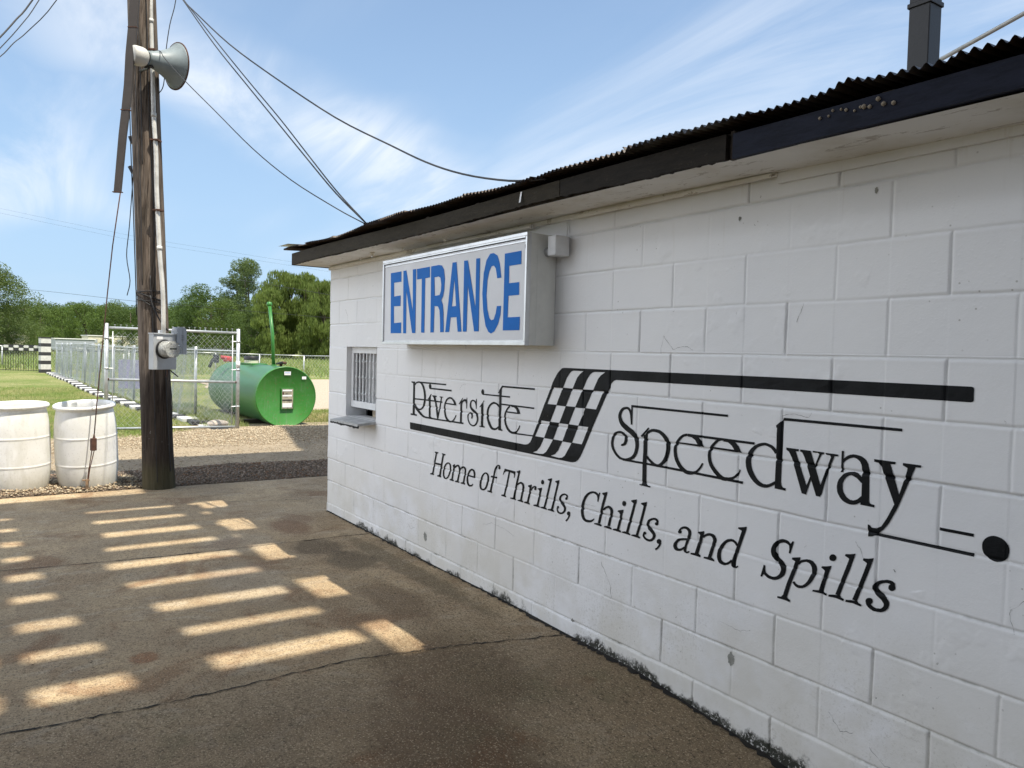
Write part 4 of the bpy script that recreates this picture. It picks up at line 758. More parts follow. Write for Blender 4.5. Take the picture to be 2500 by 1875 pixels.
'slogan':"""q1859 706 1829 614 1810 549|1880 707 1850 615 1833 550;
p1847 712 1898 712 1892 703 1875 700 1854 701 1843 705;
p1786 550 1815 559 1833 557 1844 553 1837 545 1784 544;
q1957 707 1934 628 1913 550|1979 708 1956 630 1938 551;
p1949 713 1999 711 1994 702 1977 700 1959 702 1948 706;
p1890 551 1916 559 1937 556 1947 552 1940 544 1889 544;
q1840 624 1943 625|1845 636 1948 638;
q2031 660 2019 657 2009 651 1999 645 1991 638 1984 630 1979 621 1974 612 1971 603 1968 594 1967 584 1966 575 1967 567 1969 560 1973 555 1978 550 1984 546 1989 544 1997 542 2005 542 2014 543 2022 546 2031 549 2040 554 2048 560 2056 568 2062 577 2069 586 2073 596 2077 605 2079 614 2080 623 2080 631 2079 638 2078 644 2075 649 2070 654 2063 657 2054 660 2043 662 2031 660|2035 652 2030 650 2022 646 2015 641 2009 635 2003 628 1998 621 1994 612 1991 604 1989 595 1987 586 1987 578 1987 571 1989 566 1993 561 1997 557 2001 554 2004 553 2006 552 2008 552 2010 553 2015 554 2020 556 2026 559 2031 563 2037 570 2044 578 2049 587 2054 595 2057 604 2059 612 2060 621 2060 628 2059 634 2058 639 2056 644 2052 647 2048 649 2043 651 2038 652 2035 652;
p2097 650 2132 662 2131 643 2118 630 2103 639;
q2111 644 2103 616 2086 553|2130 645 2122 617 2107 554;
q2131 633 2138 637 2145 641 2151 645 2156 647 2161 649 2166 650 2170 651 2171 651 2172 651 2174 649 2177 646 2179 643 2182 639 2183 635 2185 631 2187 626|2120 636 2125 640 2130 645 2136 650 2143 655 2152 659 2161 661 2171 663 2182 663 2190 660 2195 657 2198 653 2201 649 2203 644 2204 639 2205 634 2206 630;
q2186 640 2181 610 2162 554|2205 642 2200 611 2183 555;
q2204 632 2212 637 2220 642 2228 646 2233 648 2238 650 2242 651 2244 652 2246 652 2249 651 2251 650 2254 648 2257 646 2258 642 2260 636 2260 630 2261 623|2194 635 2200 641 2206 646 2213 651 2221 656 2229 660 2238 662 2247 663 2255 663 2262 662 2268 659 2273 656 2277 651 2279 645 2279 639 2279 633 2280 626;
q2260 640 2254 607 2237 552|2279 642 2273 609 2258 553;
p2063 550 2088 558 2107 557 2122 552 2116 544 2061 544;
p2136 550 2159 557 2181 557 2196 552 2192 545 2135 544;
p2212 551 2234 558 2258 558 2272 552 2267 545 2211 545;
q2366 567 2361 564 2357 561 2352 559 2348 558 2344 556 2339 555 2335 554 2332 554 2328 555 2323 556 2319 559 2315 562 2312 567 2309 573 2308 581 2307 588 2307 594 2308 601 2309 607 2312 614 2315 620 2320 627 2325 633 2330 638 2336 643 2342 647 2347 649 2350 650 2352 650 2356 650 2361 648 2364 646 2367 643 2370 639 2372 634 2374 629 2374 625 2374 620 2374 616 2374 611|2372 566 2370 562 2368 559 2364 555 2359 551 2352 547 2344 545 2334 543 2324 542 2315 544 2307 546 2300 550 2295 555 2291 561 2288 569 2287 577 2286 585 2287 592 2288 599 2290 606 2293 614 2297 621 2301 628 2307 636 2313 642 2320 648 2328 653 2337 658 2348 661 2359 662 2369 660 2376 658 2383 654 2387 649 2390 644 2392 638 2393 632 2392 627 2391 622 2390 617 2389 613;
q2302 606 2386 605|2308 616 2392 615;
q2508 660 2497 656 2487 650 2478 643 2470 635 2464 627 2459 617 2455 607 2451 598 2449 588 2447 578 2447 569 2447 562 2450 556 2453 551 2458 548 2463 546 2469 544 2477 543 2486 543 2495 544 2504 547 2513 551 2522 556 2530 562 2536 569 2541 578 2546 586 2549 595 2552 604 2555 613 2557 622 2557 630 2557 637 2555 644 2552 650 2547 654 2540 658 2531 661 2520 662 2508 660|2512 652 2508 650 2501 645 2494 639 2489 633 2483 626 2479 617 2475 608 2472 599 2470 590 2468 581 2468 573 2469 566 2470 562 2473 559 2475 557 2479 556 2482 554 2485 554 2488 553 2491 554 2496 555 2502 558 2508 561 2512 566 2517 571 2521 578 2525 586 2529 594 2532 603 2534 612 2536 620 2537 627 2536 634 2535 639 2533 644 2530 647 2526 649 2521 651 2516 652 2512 652;
q2681 717 2680 718 2680 720 2678 723 2676 725 2672 727 2668 728 2662 728 2656 727 2649 726 2643 723 2636 720 2630 715 2625 710 2620 704 2616 697 2613 690 2610 683 2607 675 2605 667 2602 658 2600 649 2597 639 2593 628 2590 616 2586 603 2582 588 2577 573 2573 558|2664 712 2663 714 2662 716 2662 717 2661 718 2660 719 2659 719 2659 719 2658 719 2655 718 2651 717 2647 714 2644 712 2641 708 2637 702 2634 696 2631 690 2628 683 2626 676 2623 668 2621 659 2618 650 2615 640 2612 629 2609 617 2606 604 2602 589 2598 574 2594 559;
p2682 711 2682 709 2681 707 2679 705 2676 703 2673 702 2670 701 2667 701 2664 701 2662 702 2660 704 2658 706 2658 708 2658 710 2659 713 2661 715 2663 717 2666 718 2670 719 2673 719 2676 718 2678 717 2680 716 2682 714;
q2575 639 2642 641|2579 650 2645 652;
p2543 552 2569 557 2588 559 2602 553 2600 546 2542 545;
p2729 714 2846 713 2841 693 2836 675 2828 674 2830 690 2823 697 2789 700 2771 701 2743 699 2728 690 2714 674 2708 675 2719 696;
q2773 704 2750 628 2729 555|2789 705 2767 629 2747 556;
p2702 552 2723 558 2746 557 2758 551 2754 545 2701 546;
q2877 717 2855 648 2826 552|2894 717 2873 649 2845 553;
p2897 728 2894 708 2873 705 2869 709 2857 712 2859 716;
p2800 552 2821 555 2847 556 2859 551 2856 545 2799 546;
q2871 634 2876 638 2882 641 2887 644 2891 646 2896 648 2900 649 2904 649 2906 649 2909 649 2912 648 2915 646 2917 644 2919 641 2920 637 2921 632 2923 627|2862 638 2867 642 2872 646 2877 650 2883 653 2890 656 2897 659 2904 661 2913 661 2920 660 2927 658 2932 655 2937 651 2939 647 2941 641 2942 636 2943 631;
q2922 635 2916 610 2901 556|2942 636 2934 611 2920 557;
p2876 550 2897 556 2922 557 2935 551 2933 545 2876 545;
q2995 652 2987 609 2970 555|3011 654 3004 610 2989 556;
p3015 663 3014 651 3004 636 2989 642 2978 646 2979 652;
p2943 551 2963 557 2987 557 3004 551 3001 545 2942 545;
q3013 626 3016 630 3019 635 3022 638 3025 642 3028 644 3032 646 3035 648 3039 650 3041 650 3044 651 3045 651 3046 651 3045 651 3046 650 3047 648 3048 646|3003 627 3005 631 3008 636 3011 640 3014 645 3019 648 3023 651 3028 654 3033 656 3038 658 3043 660 3049 660 3054 660 3059 658 3061 655 3062 653 3063 651;
p3061 645 3061 643 3060 641 3058 639 3056 637 3053 636 3050 635 3047 635 3044 635 3042 636 3040 638 3039 640 3038 642 3039 644 3040 646 3041 648 3044 650 3047 651 3049 652 3052 652 3055 652 3058 651 3060 649 3061 648;
p3132 694 3131 691 3130 687 3128 684 3125 682 3121 680 3118 679 3114 679 3110 680 3107 681 3105 683 3103 686 3102 690 3103 693 3104 696 3106 699 3109 702 3113 704 3116 705 3120 705 3124 704 3127 702 3129 700 3131 697;
q3093 647 3083 608 3067 555|3111 648 3100 609 3085 556;
p3114 661 3113 647 3088 639 3083 644 3072 645 3074 650;
p3039 551 3060 557 3083 557 3099 551 3097 545 3038 545;
q3184 716 3162 642 3132 554|3201 716 3179 643 3150 555;
p3203 727 3201 709 3181 706 3177 709 3164 710 3166 716;
p3105 551 3126 556 3150 557 3166 551 3164 545 3104 545;
q3253 716 3230 643 3201 554|3269 716 3246 644 3219 555;
p3271 727 3269 708 3249 704 3245 708 3232 710 3234 716;
p3173 551 3193 556 3218 557 3232 551 3230 545 3172 545;
q3347 641 3348 643 3349 646 3350 650 3350 653 3348 656 3345 658 3341 660 3336 661 3331 662 3325 662 3318 662 3312 660 3304 658 3297 655 3289 651 3283 646 3278 641 3274 636 3272 630 3271 625 3272 620 3274 615 3277 611 3281 607 3285 603 3291 600 3296 597 3301 594 3305 591 3309 588 3312 585 3314 583 3315 580 3315 576 3315 573 3314 570 3312 567 3310 564 3307 561 3303 559 3300 557 3296 555 3293 554 3289 554 3285 553 3281 554 3276 554 3273 555 3270 557 3267 559 3264 562 3263 565 3262 567 3263 569 3264 572 3264 574|3336 640 3336 643 3337 646 3337 648 3336 649 3335 650 3334 651 3332 652 3329 653 3326 653 3323 653 3319 653 3315 652 3310 650 3304 647 3299 644 3296 641 3293 638 3291 635 3290 631 3289 628 3290 625 3292 622 3295 619 3298 616 3302 614 3307 611 3313 608 3318 604 3322 601 3327 597 3330 593 3333 589 3334 584 3334 579 3333 574 3331 569 3327 564 3323 560 3318 556 3313 552 3307 549 3301 547 3295 545 3288 544 3281 543 3274 544 3268 545 3262 547 3257 550 3254 554 3252 558 3251 562 3250 565 3250 568 3251 571 3251 573;
p3347 639 3347 637 3346 635 3344 633 3342 631 3339 630 3336 629 3334 629 3331 629 3329 630 3327 631 3326 633 3325 635 3326 637 3327 639 3328 641 3330 642 3333 644 3336 644 3339 644 3341 644 3344 643 3345 642 3347 640;
p3273 579 3273 578 3272 576 3270 574 3268 572 3266 571 3263 570 3261 570 3258 571 3256 571 3255 573 3254 574 3253 576 3253 578 3254 580 3256 582 3258 583 3260 584 3263 585 3265 585 3268 585 3270 584 3271 583 3272 581;
p3371 564 3371 561 3370 558 3368 555 3365 553 3361 551 3357 550 3354 549 3350 550 3347 551 3345 553 3343 555 3342 558 3343 561 3344 564 3346 567 3349 569 3353 571 3356 572 3360 572 3364 572 3367 571 3369 569 3371 566;
q3359 560 3359 557 3358 554 3358 552 3357 549 3355 545 3353 541 3350 536 3347 532 3343 528 3339 525 3335 521 3331 518|3370 562 3370 559 3371 557 3371 553 3370 549 3367 544 3364 540 3360 535 3356 530 3352 526 3348 522 3344 518 3341 514;
q3568 575 3563 572 3557 568 3552 566 3548 564 3542 562 3536 560 3530 559 3524 558 3518 558 3511 558 3506 558 3502 560 3498 562 3494 565 3491 570 3488 575 3486 581 3484 587 3483 594 3483 602 3483 610 3485 619 3486 628 3489 636 3492 645 3495 653 3499 660 3504 668 3509 674 3514 680 3520 686 3526 690 3532 694 3539 697 3546 699 3552 701 3558 702 3564 702 3570 701 3575 700 3579 698 3583 696 3587 693 3592 690|3572 573 3569 569 3565 564 3561 560 3555 556 3548 552 3540 549 3531 547 3522 545 3514 544 3505 544 3496 545 3487 547 3480 551 3474 555 3470 561 3466 567 3463 574 3461 582 3460 590 3460 598 3460 607 3462 617 3464 627 3467 636 3470 645 3475 654 3480 663 3485 671 3492 679 3499 686 3506 692 3515 698 3524 703 3533 707 3542 710 3551 712 3560 713 3569 713 3577 713 3585 711 3591 708 3596 704 3600 701 3604 697;
p3605 714 3612 714 3598 665 3590 665 3591 681 3587 692 3599 705;
q3646 717 3625 657 3598 557|3664 716 3643 657 3617 558;
p3666 727 3663 709 3644 701 3640 705 3626 710 3628 716;
p3571 552 3590 556 3614 557 3630 553 3626 545 3570 546;
q3642 629 3648 633 3653 637 3658 640 3662 643 3667 645 3672 646 3676 647 3678 647 3681 647 3684 645 3686 643 3689 641 3690 638 3691 634 3692 629 3693 625|3635 632 3639 637 3643 642 3648 646 3654 651 3660 654 3668 657 3676 660 3684 660 3692 659 3698 657 3704 654 3708 650 3711 645 3712 639 3712 634 3713 630;
q3692 633 3686 605 3672 558|3712 634 3704 606 3691 559;
p3647 551 3669 557 3691 557 3706 551 3704 545 3646 545;
p3805 693 3804 690 3803 686 3801 683 3798 681 3795 679 3791 678 3787 677 3784 678 3781 680 3778 682 3777 685 3776 688 3777 692 3778 695 3780 698 3783 701 3786 703 3790 704 3794 704 3797 703 3800 702 3802 699 3804 696;
q3766 644 3757 601 3741 554|3783 645 3774 602 3759 555;
p3786 660 3786 645 3761 634 3758 640 3745 643 3747 649;
p3714 551 3735 557 3760 557 3775 551 3772 545 3714 545;
q3861 714 3835 636 3808 555|3877 714 3852 636 3826 556;
p3879 726 3877 706 3857 701 3854 705 3839 710 3842 716;
p3781 551 3801 557 3825 557 3842 551 3839 545 3780 546;
q3929 714 3906 635 3877 555|3945 714 3922 635 3894 555;
p3947 726 3945 706 3926 700 3923 705 3907 709 3910 715;
p3849 551 3870 556 3893 557 3909 551 3907 544 3848 545;
q4024 639 4025 642 4026 644 4027 648 4026 652 4023 655 4020 658 4015 660 4010 661 4005 662 3999 661 3993 660 3987 658 3980 656 3973 652 3966 649 3959 644 3955 638 3951 632 3949 626 3948 621 3948 615 3951 610 3954 606 3957 602 3962 598 3968 595 3973 592 3978 589 3982 586 3986 584 3989 582 3991 579 3991 577 3991 574 3990 570 3989 567 3988 565 3985 562 3982 560 3979 558 3976 556 3974 555 3970 554 3967 554 3963 554 3958 554 3953 555 3949 556 3945 558 3942 560 3939 562 3937 564 3937 566 3938 569 3939 572 3941 575|4013 638 4013 641 4013 644 4013 645 4012 646 4011 647 4009 649 4007 650 4004 651 4002 651 3998 651 3995 650 3990 649 3986 647 3980 644 3975 641 3972 638 3970 635 3968 631 3966 627 3966 624 3967 621 3969 619 3971 616 3974 613 3978 610 3983 608 3988 605 3993 602 3998 599 4002 595 4006 591 4009 586 4010 581 4009 575 4007 570 4005 565 4001 560 3996 556 3992 552 3987 549 3981 547 3976 545 3970 543 3964 543 3958 543 3952 543 3946 545 3940 546 3935 549 3931 552 3927 556 3924 560 3924 565 3925 569 3927 573 3928 576;
p4026 638 4026 636 4025 634 4023 632 4021 630 4018 629 4015 628 4012 628 4009 628 4007 629 4005 630 4004 632 4003 634 4003 636 4005 638 4006 640 4009 641 4011 643 4014 644 4017 644 4020 644 4022 643 4024 642 4026 640;
p3949 579 3949 577 3948 575 3946 573 3944 572 3941 570 3938 570 3936 569 3933 570 3931 570 3929 571 3928 573 3927 575 3928 576 3929 578 3930 580 3933 582 3935 583 3938 584 3941 584 3943 584 3945 583 3947 582 3948 581;
p4047 561 4047 558 4046 555 4043 552 4040 550 4037 548 4033 546 4029 546 4026 546 4022 548 4020 549 4018 552 4018 555 4018 558 4019 561 4022 564 4025 566 4028 568 4032 569 4036 570 4039 569 4043 568 4045 566 4047 564;
q4038 557 4037 554 4036 552 4035 549 4034 547 4032 543 4029 539 4027 535 4023 531 4020 527 4016 524 4011 521 4007 518|4046 558 4046 556 4047 553 4047 550 4045 546 4043 541 4040 536 4036 532 4032 527 4028 523 4023 519 4019 516 4015 512;
p4169 630 4169 628 4168 626 4166 624 4164 622 4161 621 4159 620 4156 620 4153 620 4150 621 4149 622 4147 624 4147 626 4147 628 4148 630 4150 632 4152 633 4155 635 4158 636 4161 636 4164 636 4166 635 4168 634 4169 632;
q4160 631 4163 634 4165 637 4167 640 4169 642 4173 643 4176 645 4180 647 4184 648 4187 648 4190 648 4194 648 4196 647 4199 646 4202 644 4205 642 4206 640 4207 638 4207 636 4208 633 4207 630 4207 625 4205 620 4203 614 4201 608 4199 601 4197 594 4194 587 4192 580 4190 574 4188 568 4187 563 4185 558|4150 634 4152 637 4155 640 4158 644 4162 648 4167 651 4172 654 4177 656 4183 658 4189 659 4194 660 4199 659 4205 659 4209 657 4214 655 4219 652 4222 649 4225 645 4226 641 4226 637 4226 632 4225 626 4223 620 4221 614 4218 607 4215 600 4212 593 4209 586 4206 580 4204 574 4203 569 4202 564 4200 559;
q4185 559 4185 556 4185 553 4185 550 4186 547 4189 544 4193 543 4196 542 4200 542 4204 542 4208 543 4211 545 4213 546 4216 548 4217 550 4219 552 4220 554|4200 562 4200 559 4200 556 4200 554 4200 554 4200 553 4201 552 4202 551 4203 550 4204 550 4206 550 4207 551 4209 552 4211 552 4213 553 4215 555 4218 556;
q4205 608 4199 608 4192 607 4185 606 4178 605 4171 603 4165 601 4158 599 4151 596 4144 592 4139 587 4134 582 4130 577 4126 572 4123 567 4122 562 4121 557 4123 552 4125 548 4129 544 4134 541 4139 540 4145 540 4151 541 4156 542 4162 543 4167 545 4172 548 4176 550 4181 553 4185 556 4189 559 4193 562|4205 599 4198 598 4191 597 4185 596 4179 594 4173 592 4167 591 4162 589 4158 586 4155 584 4151 580 4148 577 4146 573 4145 570 4144 567 4143 564 4143 562 4144 560 4145 558 4146 556 4147 555 4148 554 4150 553 4153 553 4157 553 4159 553 4163 555 4167 556 4171 558 4174 560 4178 563 4183 566 4187 568;
p4300 661 4298 639 4282 630 4277 640 4262 644 4264 650;
q4279 644 4269 608 4250 552|4297 644 4287 608 4270 552;
p4227 550 4243 553 4271 557 4284 551 4283 543 4225 543;
q4297 630 4302 633 4306 637 4310 640 4314 642 4318 644 4323 645 4327 647 4331 647 4334 647 4338 646 4341 645 4343 643 4345 642 4347 639 4348 635 4350 633 4350 631 4350 629 4349 626 4348 623|4290 635 4294 639 4298 643 4303 647 4308 650 4314 653 4320 656 4326 658 4332 659 4338 659 4345 659 4351 658 4356 656 4361 653 4364 648 4367 644 4369 639 4369 635 4368 630 4367 627 4367 624;
q4350 633 4342 605 4324 553|4368 633 4359 604 4343 553;
p4302 550 4319 553 4346 557 4360 550 4359 543 4301 543;
q4503 717 4476 633 4451 561|4522 716 4493 632 4470 561;
p4523 725 4518 707 4500 699 4498 703 4479 708 4481 714 4499 718;
q4451 562 4451 559 4451 555 4451 551 4453 547 4456 544 4460 543 4464 541 4468 541 4472 541 4476 542 4479 544 4482 546 4485 548 4486 550 4487 552 4488 554|4470 567 4470 564 4470 560 4471 558 4471 557 4471 555 4472 554 4473 552 4473 551 4474 551 4475 551 4476 552 4478 552 4479 552 4481 553 4483 555 4485 556;
q4483 640 4480 643 4477 648 4473 652 4469 655 4464 657 4458 659 4452 659 4446 659 4439 657 4432 655 4425 652 4418 647 4411 642 4405 636 4399 630 4394 624 4389 617 4385 610 4381 603 4378 596 4376 588 4374 581 4374 574 4374 568 4375 562 4377 556 4380 552 4383 547 4387 544 4392 542 4397 541 4402 540 4407 540 4412 540 4418 541 4423 543 4428 545 4433 547 4438 550 4443 554 4447 557 4451 561 4454 565 4457 569|4475 634 4471 637 4468 641 4464 644 4461 646 4457 647 4453 648 4449 648 4445 647 4441 646 4436 644 4431 642 4427 639 4422 635 4418 630 4413 624 4409 618 4406 613 4402 607 4399 601 4397 595 4396 590 4395 584 4395 578 4395 573 4396 569 4397 565 4398 561 4400 559 4402 557 4403 556 4406 555 4409 554 4412 553 4415 553 4418 553 4422 553 4425 554 4429 556 4432 558 4436 560 4439 563 4443 566 4446 570 4450 573;
p4740 713 4747 712 4733 663 4725 663 4727 679 4725 692 4734 704;
q4736 697 4733 700 4729 704 4725 707 4720 710 4715 711 4709 712 4703 712 4696 712 4690 710 4684 708 4678 705 4672 701 4666 697 4661 692 4655 686 4651 680 4648 674 4645 667 4643 661 4643 655 4643 649 4645 643 4647 638 4650 633 4655 629 4659 625 4664 622 4669 618 4674 615 4679 612 4684 609 4687 606 4690 603 4692 601 4693 598 4694 596 4694 593 4694 589 4693 585 4691 581 4690 577 4688 574 4685 570 4682 567 4678 563 4674 560 4669 558 4665 556 4660 555 4654 554 4648 555 4643 555 4638 557 4633 558 4629 561 4625 563 4623 565 4622 567 4621 570 4619 574|4729 690 4725 693 4721 695 4717 697 4713 698 4710 699 4705 699 4701 699 4697 698 4693 696 4689 695 4685 692 4682 690 4678 686 4674 683 4671 679 4669 675 4667 671 4666 667 4666 663 4666 659 4666 657 4667 654 4669 651 4671 648 4673 645 4677 643 4682 639 4686 636 4691 633 4696 630 4701 627 4706 623 4710 618 4713 614 4716 609 4717 603 4717 596 4716 590 4714 583 4712 577 4708 571 4703 566 4698 561 4692 556 4686 552 4679 548 4672 545 4665 543 4658 542 4650 542 4643 542 4636 543 4630 545 4624 548 4619 551 4615 554 4612 558 4611 562 4610 566 4609 569;
p4613 591 4621 590 4621 575 4624 565 4611 549 4607 541 4599 541;
p4778 660 4774 641 4766 630 4757 638 4740 643 4742 650;
q4756 640 4745 605 4723 548 4706 492|4773 639 4762 604 4741 547 4725 492;
p4682 484 4699 487 4706 495 4727 492 4730 488 4740 485 4739 476 4715 478 4682 477;
q4772 629 4776 633 4780 637 4783 640 4787 642 4791 644 4796 646 4801 647 4805 648 4809 647 4813 647 4817 645 4819 644 4822 641 4824 638 4826 635 4828 632 4828 629 4829 625 4829 621 4829 616 4828 612 4827 608 4825 604 4823 599 4820 593 4817 587 4814 581 4811 576 4807 571 4803 566 4799 562 4795 559 4792 556 4789 555 4785 554 4782 553 4778 553 4774 552 4771 553 4767 554 4764 555 4761 557 4758 560 4754 562|4766 635 4769 638 4773 642 4777 646 4782 650 4788 653 4794 655 4800 657 4806 659 4812 659 4818 660 4824 659 4830 658 4835 655 4840 651 4844 647 4847 642 4849 636 4850 630 4849 624 4848 618 4847 612 4845 606 4842 600 4839 595 4836 589 4832 582 4828 576 4823 570 4818 564 4813 559 4807 554 4802 550 4796 547 4791 544 4786 543 4781 542 4776 541 4770 541 4765 542 4760 544 4756 546 4753 549 4750 552 4747 555;
p4927 693 4926 690 4925 686 4923 683 4920 680 4917 678 4913 677 4909 677 4906 677 4903 678 4900 680 4899 683 4898 686 4899 690 4900 693 4902 696 4905 699 4908 701 4912 702 4916 703 4919 702 4922 701 4924 699 4926 696;
p4909 659 4905 644 4885 629 4882 635 4867 642 4870 648 4888 652;
q4886 643 4874 602 4861 555|4903 642 4891 602 4879 555;
p4836 551 4852 554 4877 559 4883 554 4894 552 4893 544 4867 546 4833 544;
p5001 725 4996 710 4979 693 4976 702 4960 708 4963 715 4982 719;
q4981 712 4964 662 4947 613 4928 559|4997 711 4981 660 4963 612 4946 558;
p4902 551 4921 556 4948 560 4952 554 4963 551 4960 543 4931 546 4900 543;
p5069 725 5065 711 5047 695 5044 702 5029 708 5030 715 5051 719;
q5048 710 5032 661 5015 612 4995 559|5064 708 5048 659 5031 611 5013 557;
p4970 551 4988 555 5015 559 5019 554 5031 550 5028 543 4997 546 4969 543;
q5145 641 5146 644 5147 647 5148 651 5147 657 5143 660 5139 662 5134 663 5129 663 5124 663 5118 662 5113 660 5108 658 5103 657 5099 655 5094 653 5089 650 5084 647 5079 643 5075 639 5072 634 5069 629 5068 624 5068 618 5070 613 5073 609 5077 605 5080 602 5085 599 5089 596 5094 593 5099 590 5102 588 5105 585 5108 581 5111 578 5112 576 5112 575 5112 573 5112 570 5111 568 5110 566 5108 563 5106 561 5104 559 5102 558 5101 557 5098 556 5095 556 5091 555 5087 554 5083 554 5080 555 5076 556 5072 557 5069 559 5066 561 5064 563 5062 566 5061 568 5059 571|5132 643 5133 646 5134 648 5134 649 5134 647 5134 648 5132 649 5129 651 5126 651 5123 651 5119 651 5114 650 5110 648 5105 646 5101 644 5098 642 5095 640 5093 637 5091 634 5089 631 5089 629 5089 628 5089 628 5089 627 5090 626 5091 625 5093 622 5096 620 5099 617 5103 614 5108 611 5113 608 5117 605 5121 601 5125 596 5129 591 5131 586 5131 579 5130 573 5128 567 5125 562 5122 558 5118 554 5113 550 5109 548 5105 546 5101 544 5098 544 5094 543 5090 542 5085 542 5080 541 5074 541 5069 543 5064 544 5060 546 5055 549 5052 552 5049 555 5048 558 5046 561;
p5150 643 5150 640 5149 637 5147 634 5144 631 5141 629 5138 628 5135 627 5131 628 5129 629 5127 631 5125 633 5125 636 5125 639 5126 643 5128 646 5130 648 5133 650 5137 651 5140 652 5143 651 5146 650 5148 648 5149 646;
p5072 574 5071 571 5070 568 5068 565 5065 562 5062 560 5059 559 5055 558 5052 559 5049 560 5047 561 5045 564 5045 567 5045 570 5046 573 5048 576 5051 579 5054 581 5058 582 5061 583 5064 583 5067 582 5070 580 5071 577""",
'ENTRANCE':"""p1482 1956 1653 1956 1656 1885 1539 1884 1543 1787 1649 1790 1649 1716 1543 1718 1549 1599 1666 1602 1667 1527 1496 1528;
p1685 1957 1732 1957 1841 1675 1831 1956 1881 1955 1887 1526 1837 1526 1738 1820 1746 1525 1699 1526;
p1892 1954 2077 1955 2080 1886 2015 1884 2018 1527 1971 1528 1966 1884 1897 1884;
p2094 1955 2197 1956 2240 1950 2269 1922 2283 1863 2278 1794 2265 1754 2242 1732 2264 1702 2275 1643 2282 1529 2236 1528 2230 1609 2220 1668 2199 1693 2152 1697 2149 1528 2103 1527|2144 1881 2200 1883 2225 1873 2237 1831 2234 1791 2218 1765 2153 1762;
p2377 1956 2426 1955 2505 1529 2459 1529 2441 1619 2367 1618 2352 1529 2302 1528|2405 1855 2433 1687 2380 1686;
p2519 1955 2563 1954 2662 1667 2659 1956 2702 1955 2705 1529 2654 1529 2569 1806 2566 1529 2522 1529;
p2935 1826 2917 1903 2891 1952 2851 1970 2812 1970 2773 1936 2746 1864 2736 1747 2751 1640 2780 1559 2812 1525 2840 1515 2876 1527 2913 1568 2935 1619 2939 1669 2896 1669 2886 1631 2866 1595 2842 1590 2819 1604 2796 1654 2783 1734 2789 1819 2807 1870 2830 1897 2855 1899 2875 1881 2892 1825;
p2965 1956 3128 1957 3129 1885 3012 1885 3014 1790 3114 1790 3116 1721 3012 1721 3009 1603 3129 1603 3127 1531 2963 1531""",
}
# ------------------------------------------------------------------ lettering
def parse_letters(s):
    out = []
    for ln in s.split(';'):
        ln = ln.strip()
        kind = ln[0]; parts = [np.array(list(map(int, p.split())), float).reshape(-1, 2)/1000 for p in ln[1:].split('|')]
        out.append((kind, parts))
    return out
def letter_mesh(name, key, parent, mat, ybase, follow=True, thick=0):
    bm = bmesh.new(); lay = bm.verts.layers.float.new('lay')
    for idx, (kind, parts) in enumerate(parse_letters(LETTERS[key])):
        off = (idx % 6)*.00012
        if kind == 'q':
            A, B = parts; va = [bm.verts.new((x, 0, z)) for x, z in A]; vb = [bm.verts.new((x, 0, z)) for x, z in B]
            for v in va+vb: v[lay] = off
            for i in range(len(A)-1):
                try: bm.faces.new((va[i], va[i+1], vb[i+1], vb[i]))
                except ValueError: pass
        else:
            polys = [[Vector((x, 0, z)) for x, z in p] for p in parts]; flat = [p for P_ in polys for p in P_]
            vs = [bm.verts.new(p) for p in flat]
            for v in vs: v[lay] = off
            for t in tessellate_polygon(polys):
                try: bm.faces.new([vs[i] for i in t])
                except ValueError: pass
    if follow:
        def cut(co, no):
            geom = bm.verts[:]+bm.edges[:]+bm.faces[:]
            bmesh.ops.bisect_plane(bm, geom=geom, plane_co=co, plane_no=no, dist=1e-6)
        zs = [v.co.z for v in bm.verts]; xs_ = [v.co.x for v in bm.verts]
        for k in range(0, 11):
            for o_ in (-.02, -.012, -.007, -.0035, 0, .0035, .007, .012, .02):
                z = k*SQ+o_
                if min(zs) < z < max(zs): cut((0, 0, z), (0, 0, 1))
        for h_ in range(int(min(xs_)/SQ), int(max(xs_)/SQ)+2):
            for o_ in (-.07, -.012, -.005, 0, .005, .012, .07):
                x = h_*SQ+o_
                if min(xs_) < x < max(xs_): cut((x, 0, 0), (1, 0, 0))
        z = min(zs)
        while z < max(zs): cut((0, 0, z), (0, 0, 1)); z += .035
    co = np.array([v.co[:] for v in bm.verts]); ly = np.array([v[lay] for v in bm.verts])
    if follow:
        h = joint_h(co[:, 0], co[:, 2]); yy = -(h+.0016+ly)
    else: yy = ybase-ly
    for v, y in zip(bm.verts, yy): v.co.y = y
    bmesh.ops.recalc_face_normals(bm, faces=bm.faces[:])
    me = bpy.data.meshes.new(name); bm.to_mesh(me); bm.free()
    return link(name, me, mat, parent)
letter_mesh('painted_lettering', 'Riverside', booth, M['letter'], 0)
letter_mesh('checkered_flag_emblem', 'flag', booth, M['letter'], 0)
letter_mesh('painted_lettering', 'Speedway', booth, M['letter'], 0)
SL = LETTERS['slogan'].split(';')
cxs = [np.mean([float(v) for v in it.strip()[1:].replace('|', ' ').split()][::2])/1000 for it in SL]
for lo_, hi_ in ((0, 2.36), (2.36, 2.68), (2.68, 3.40), (3.40, 4.095), (4.095, 4.56), (4.56, 9)):
    LETTERS['_w'] = ';'.join(it for it, cx__ in zip(SL, cxs) if lo_ <= cx__ < hi_); letter_mesh('slogan_word', '_w', booth, M['letter'], 0)
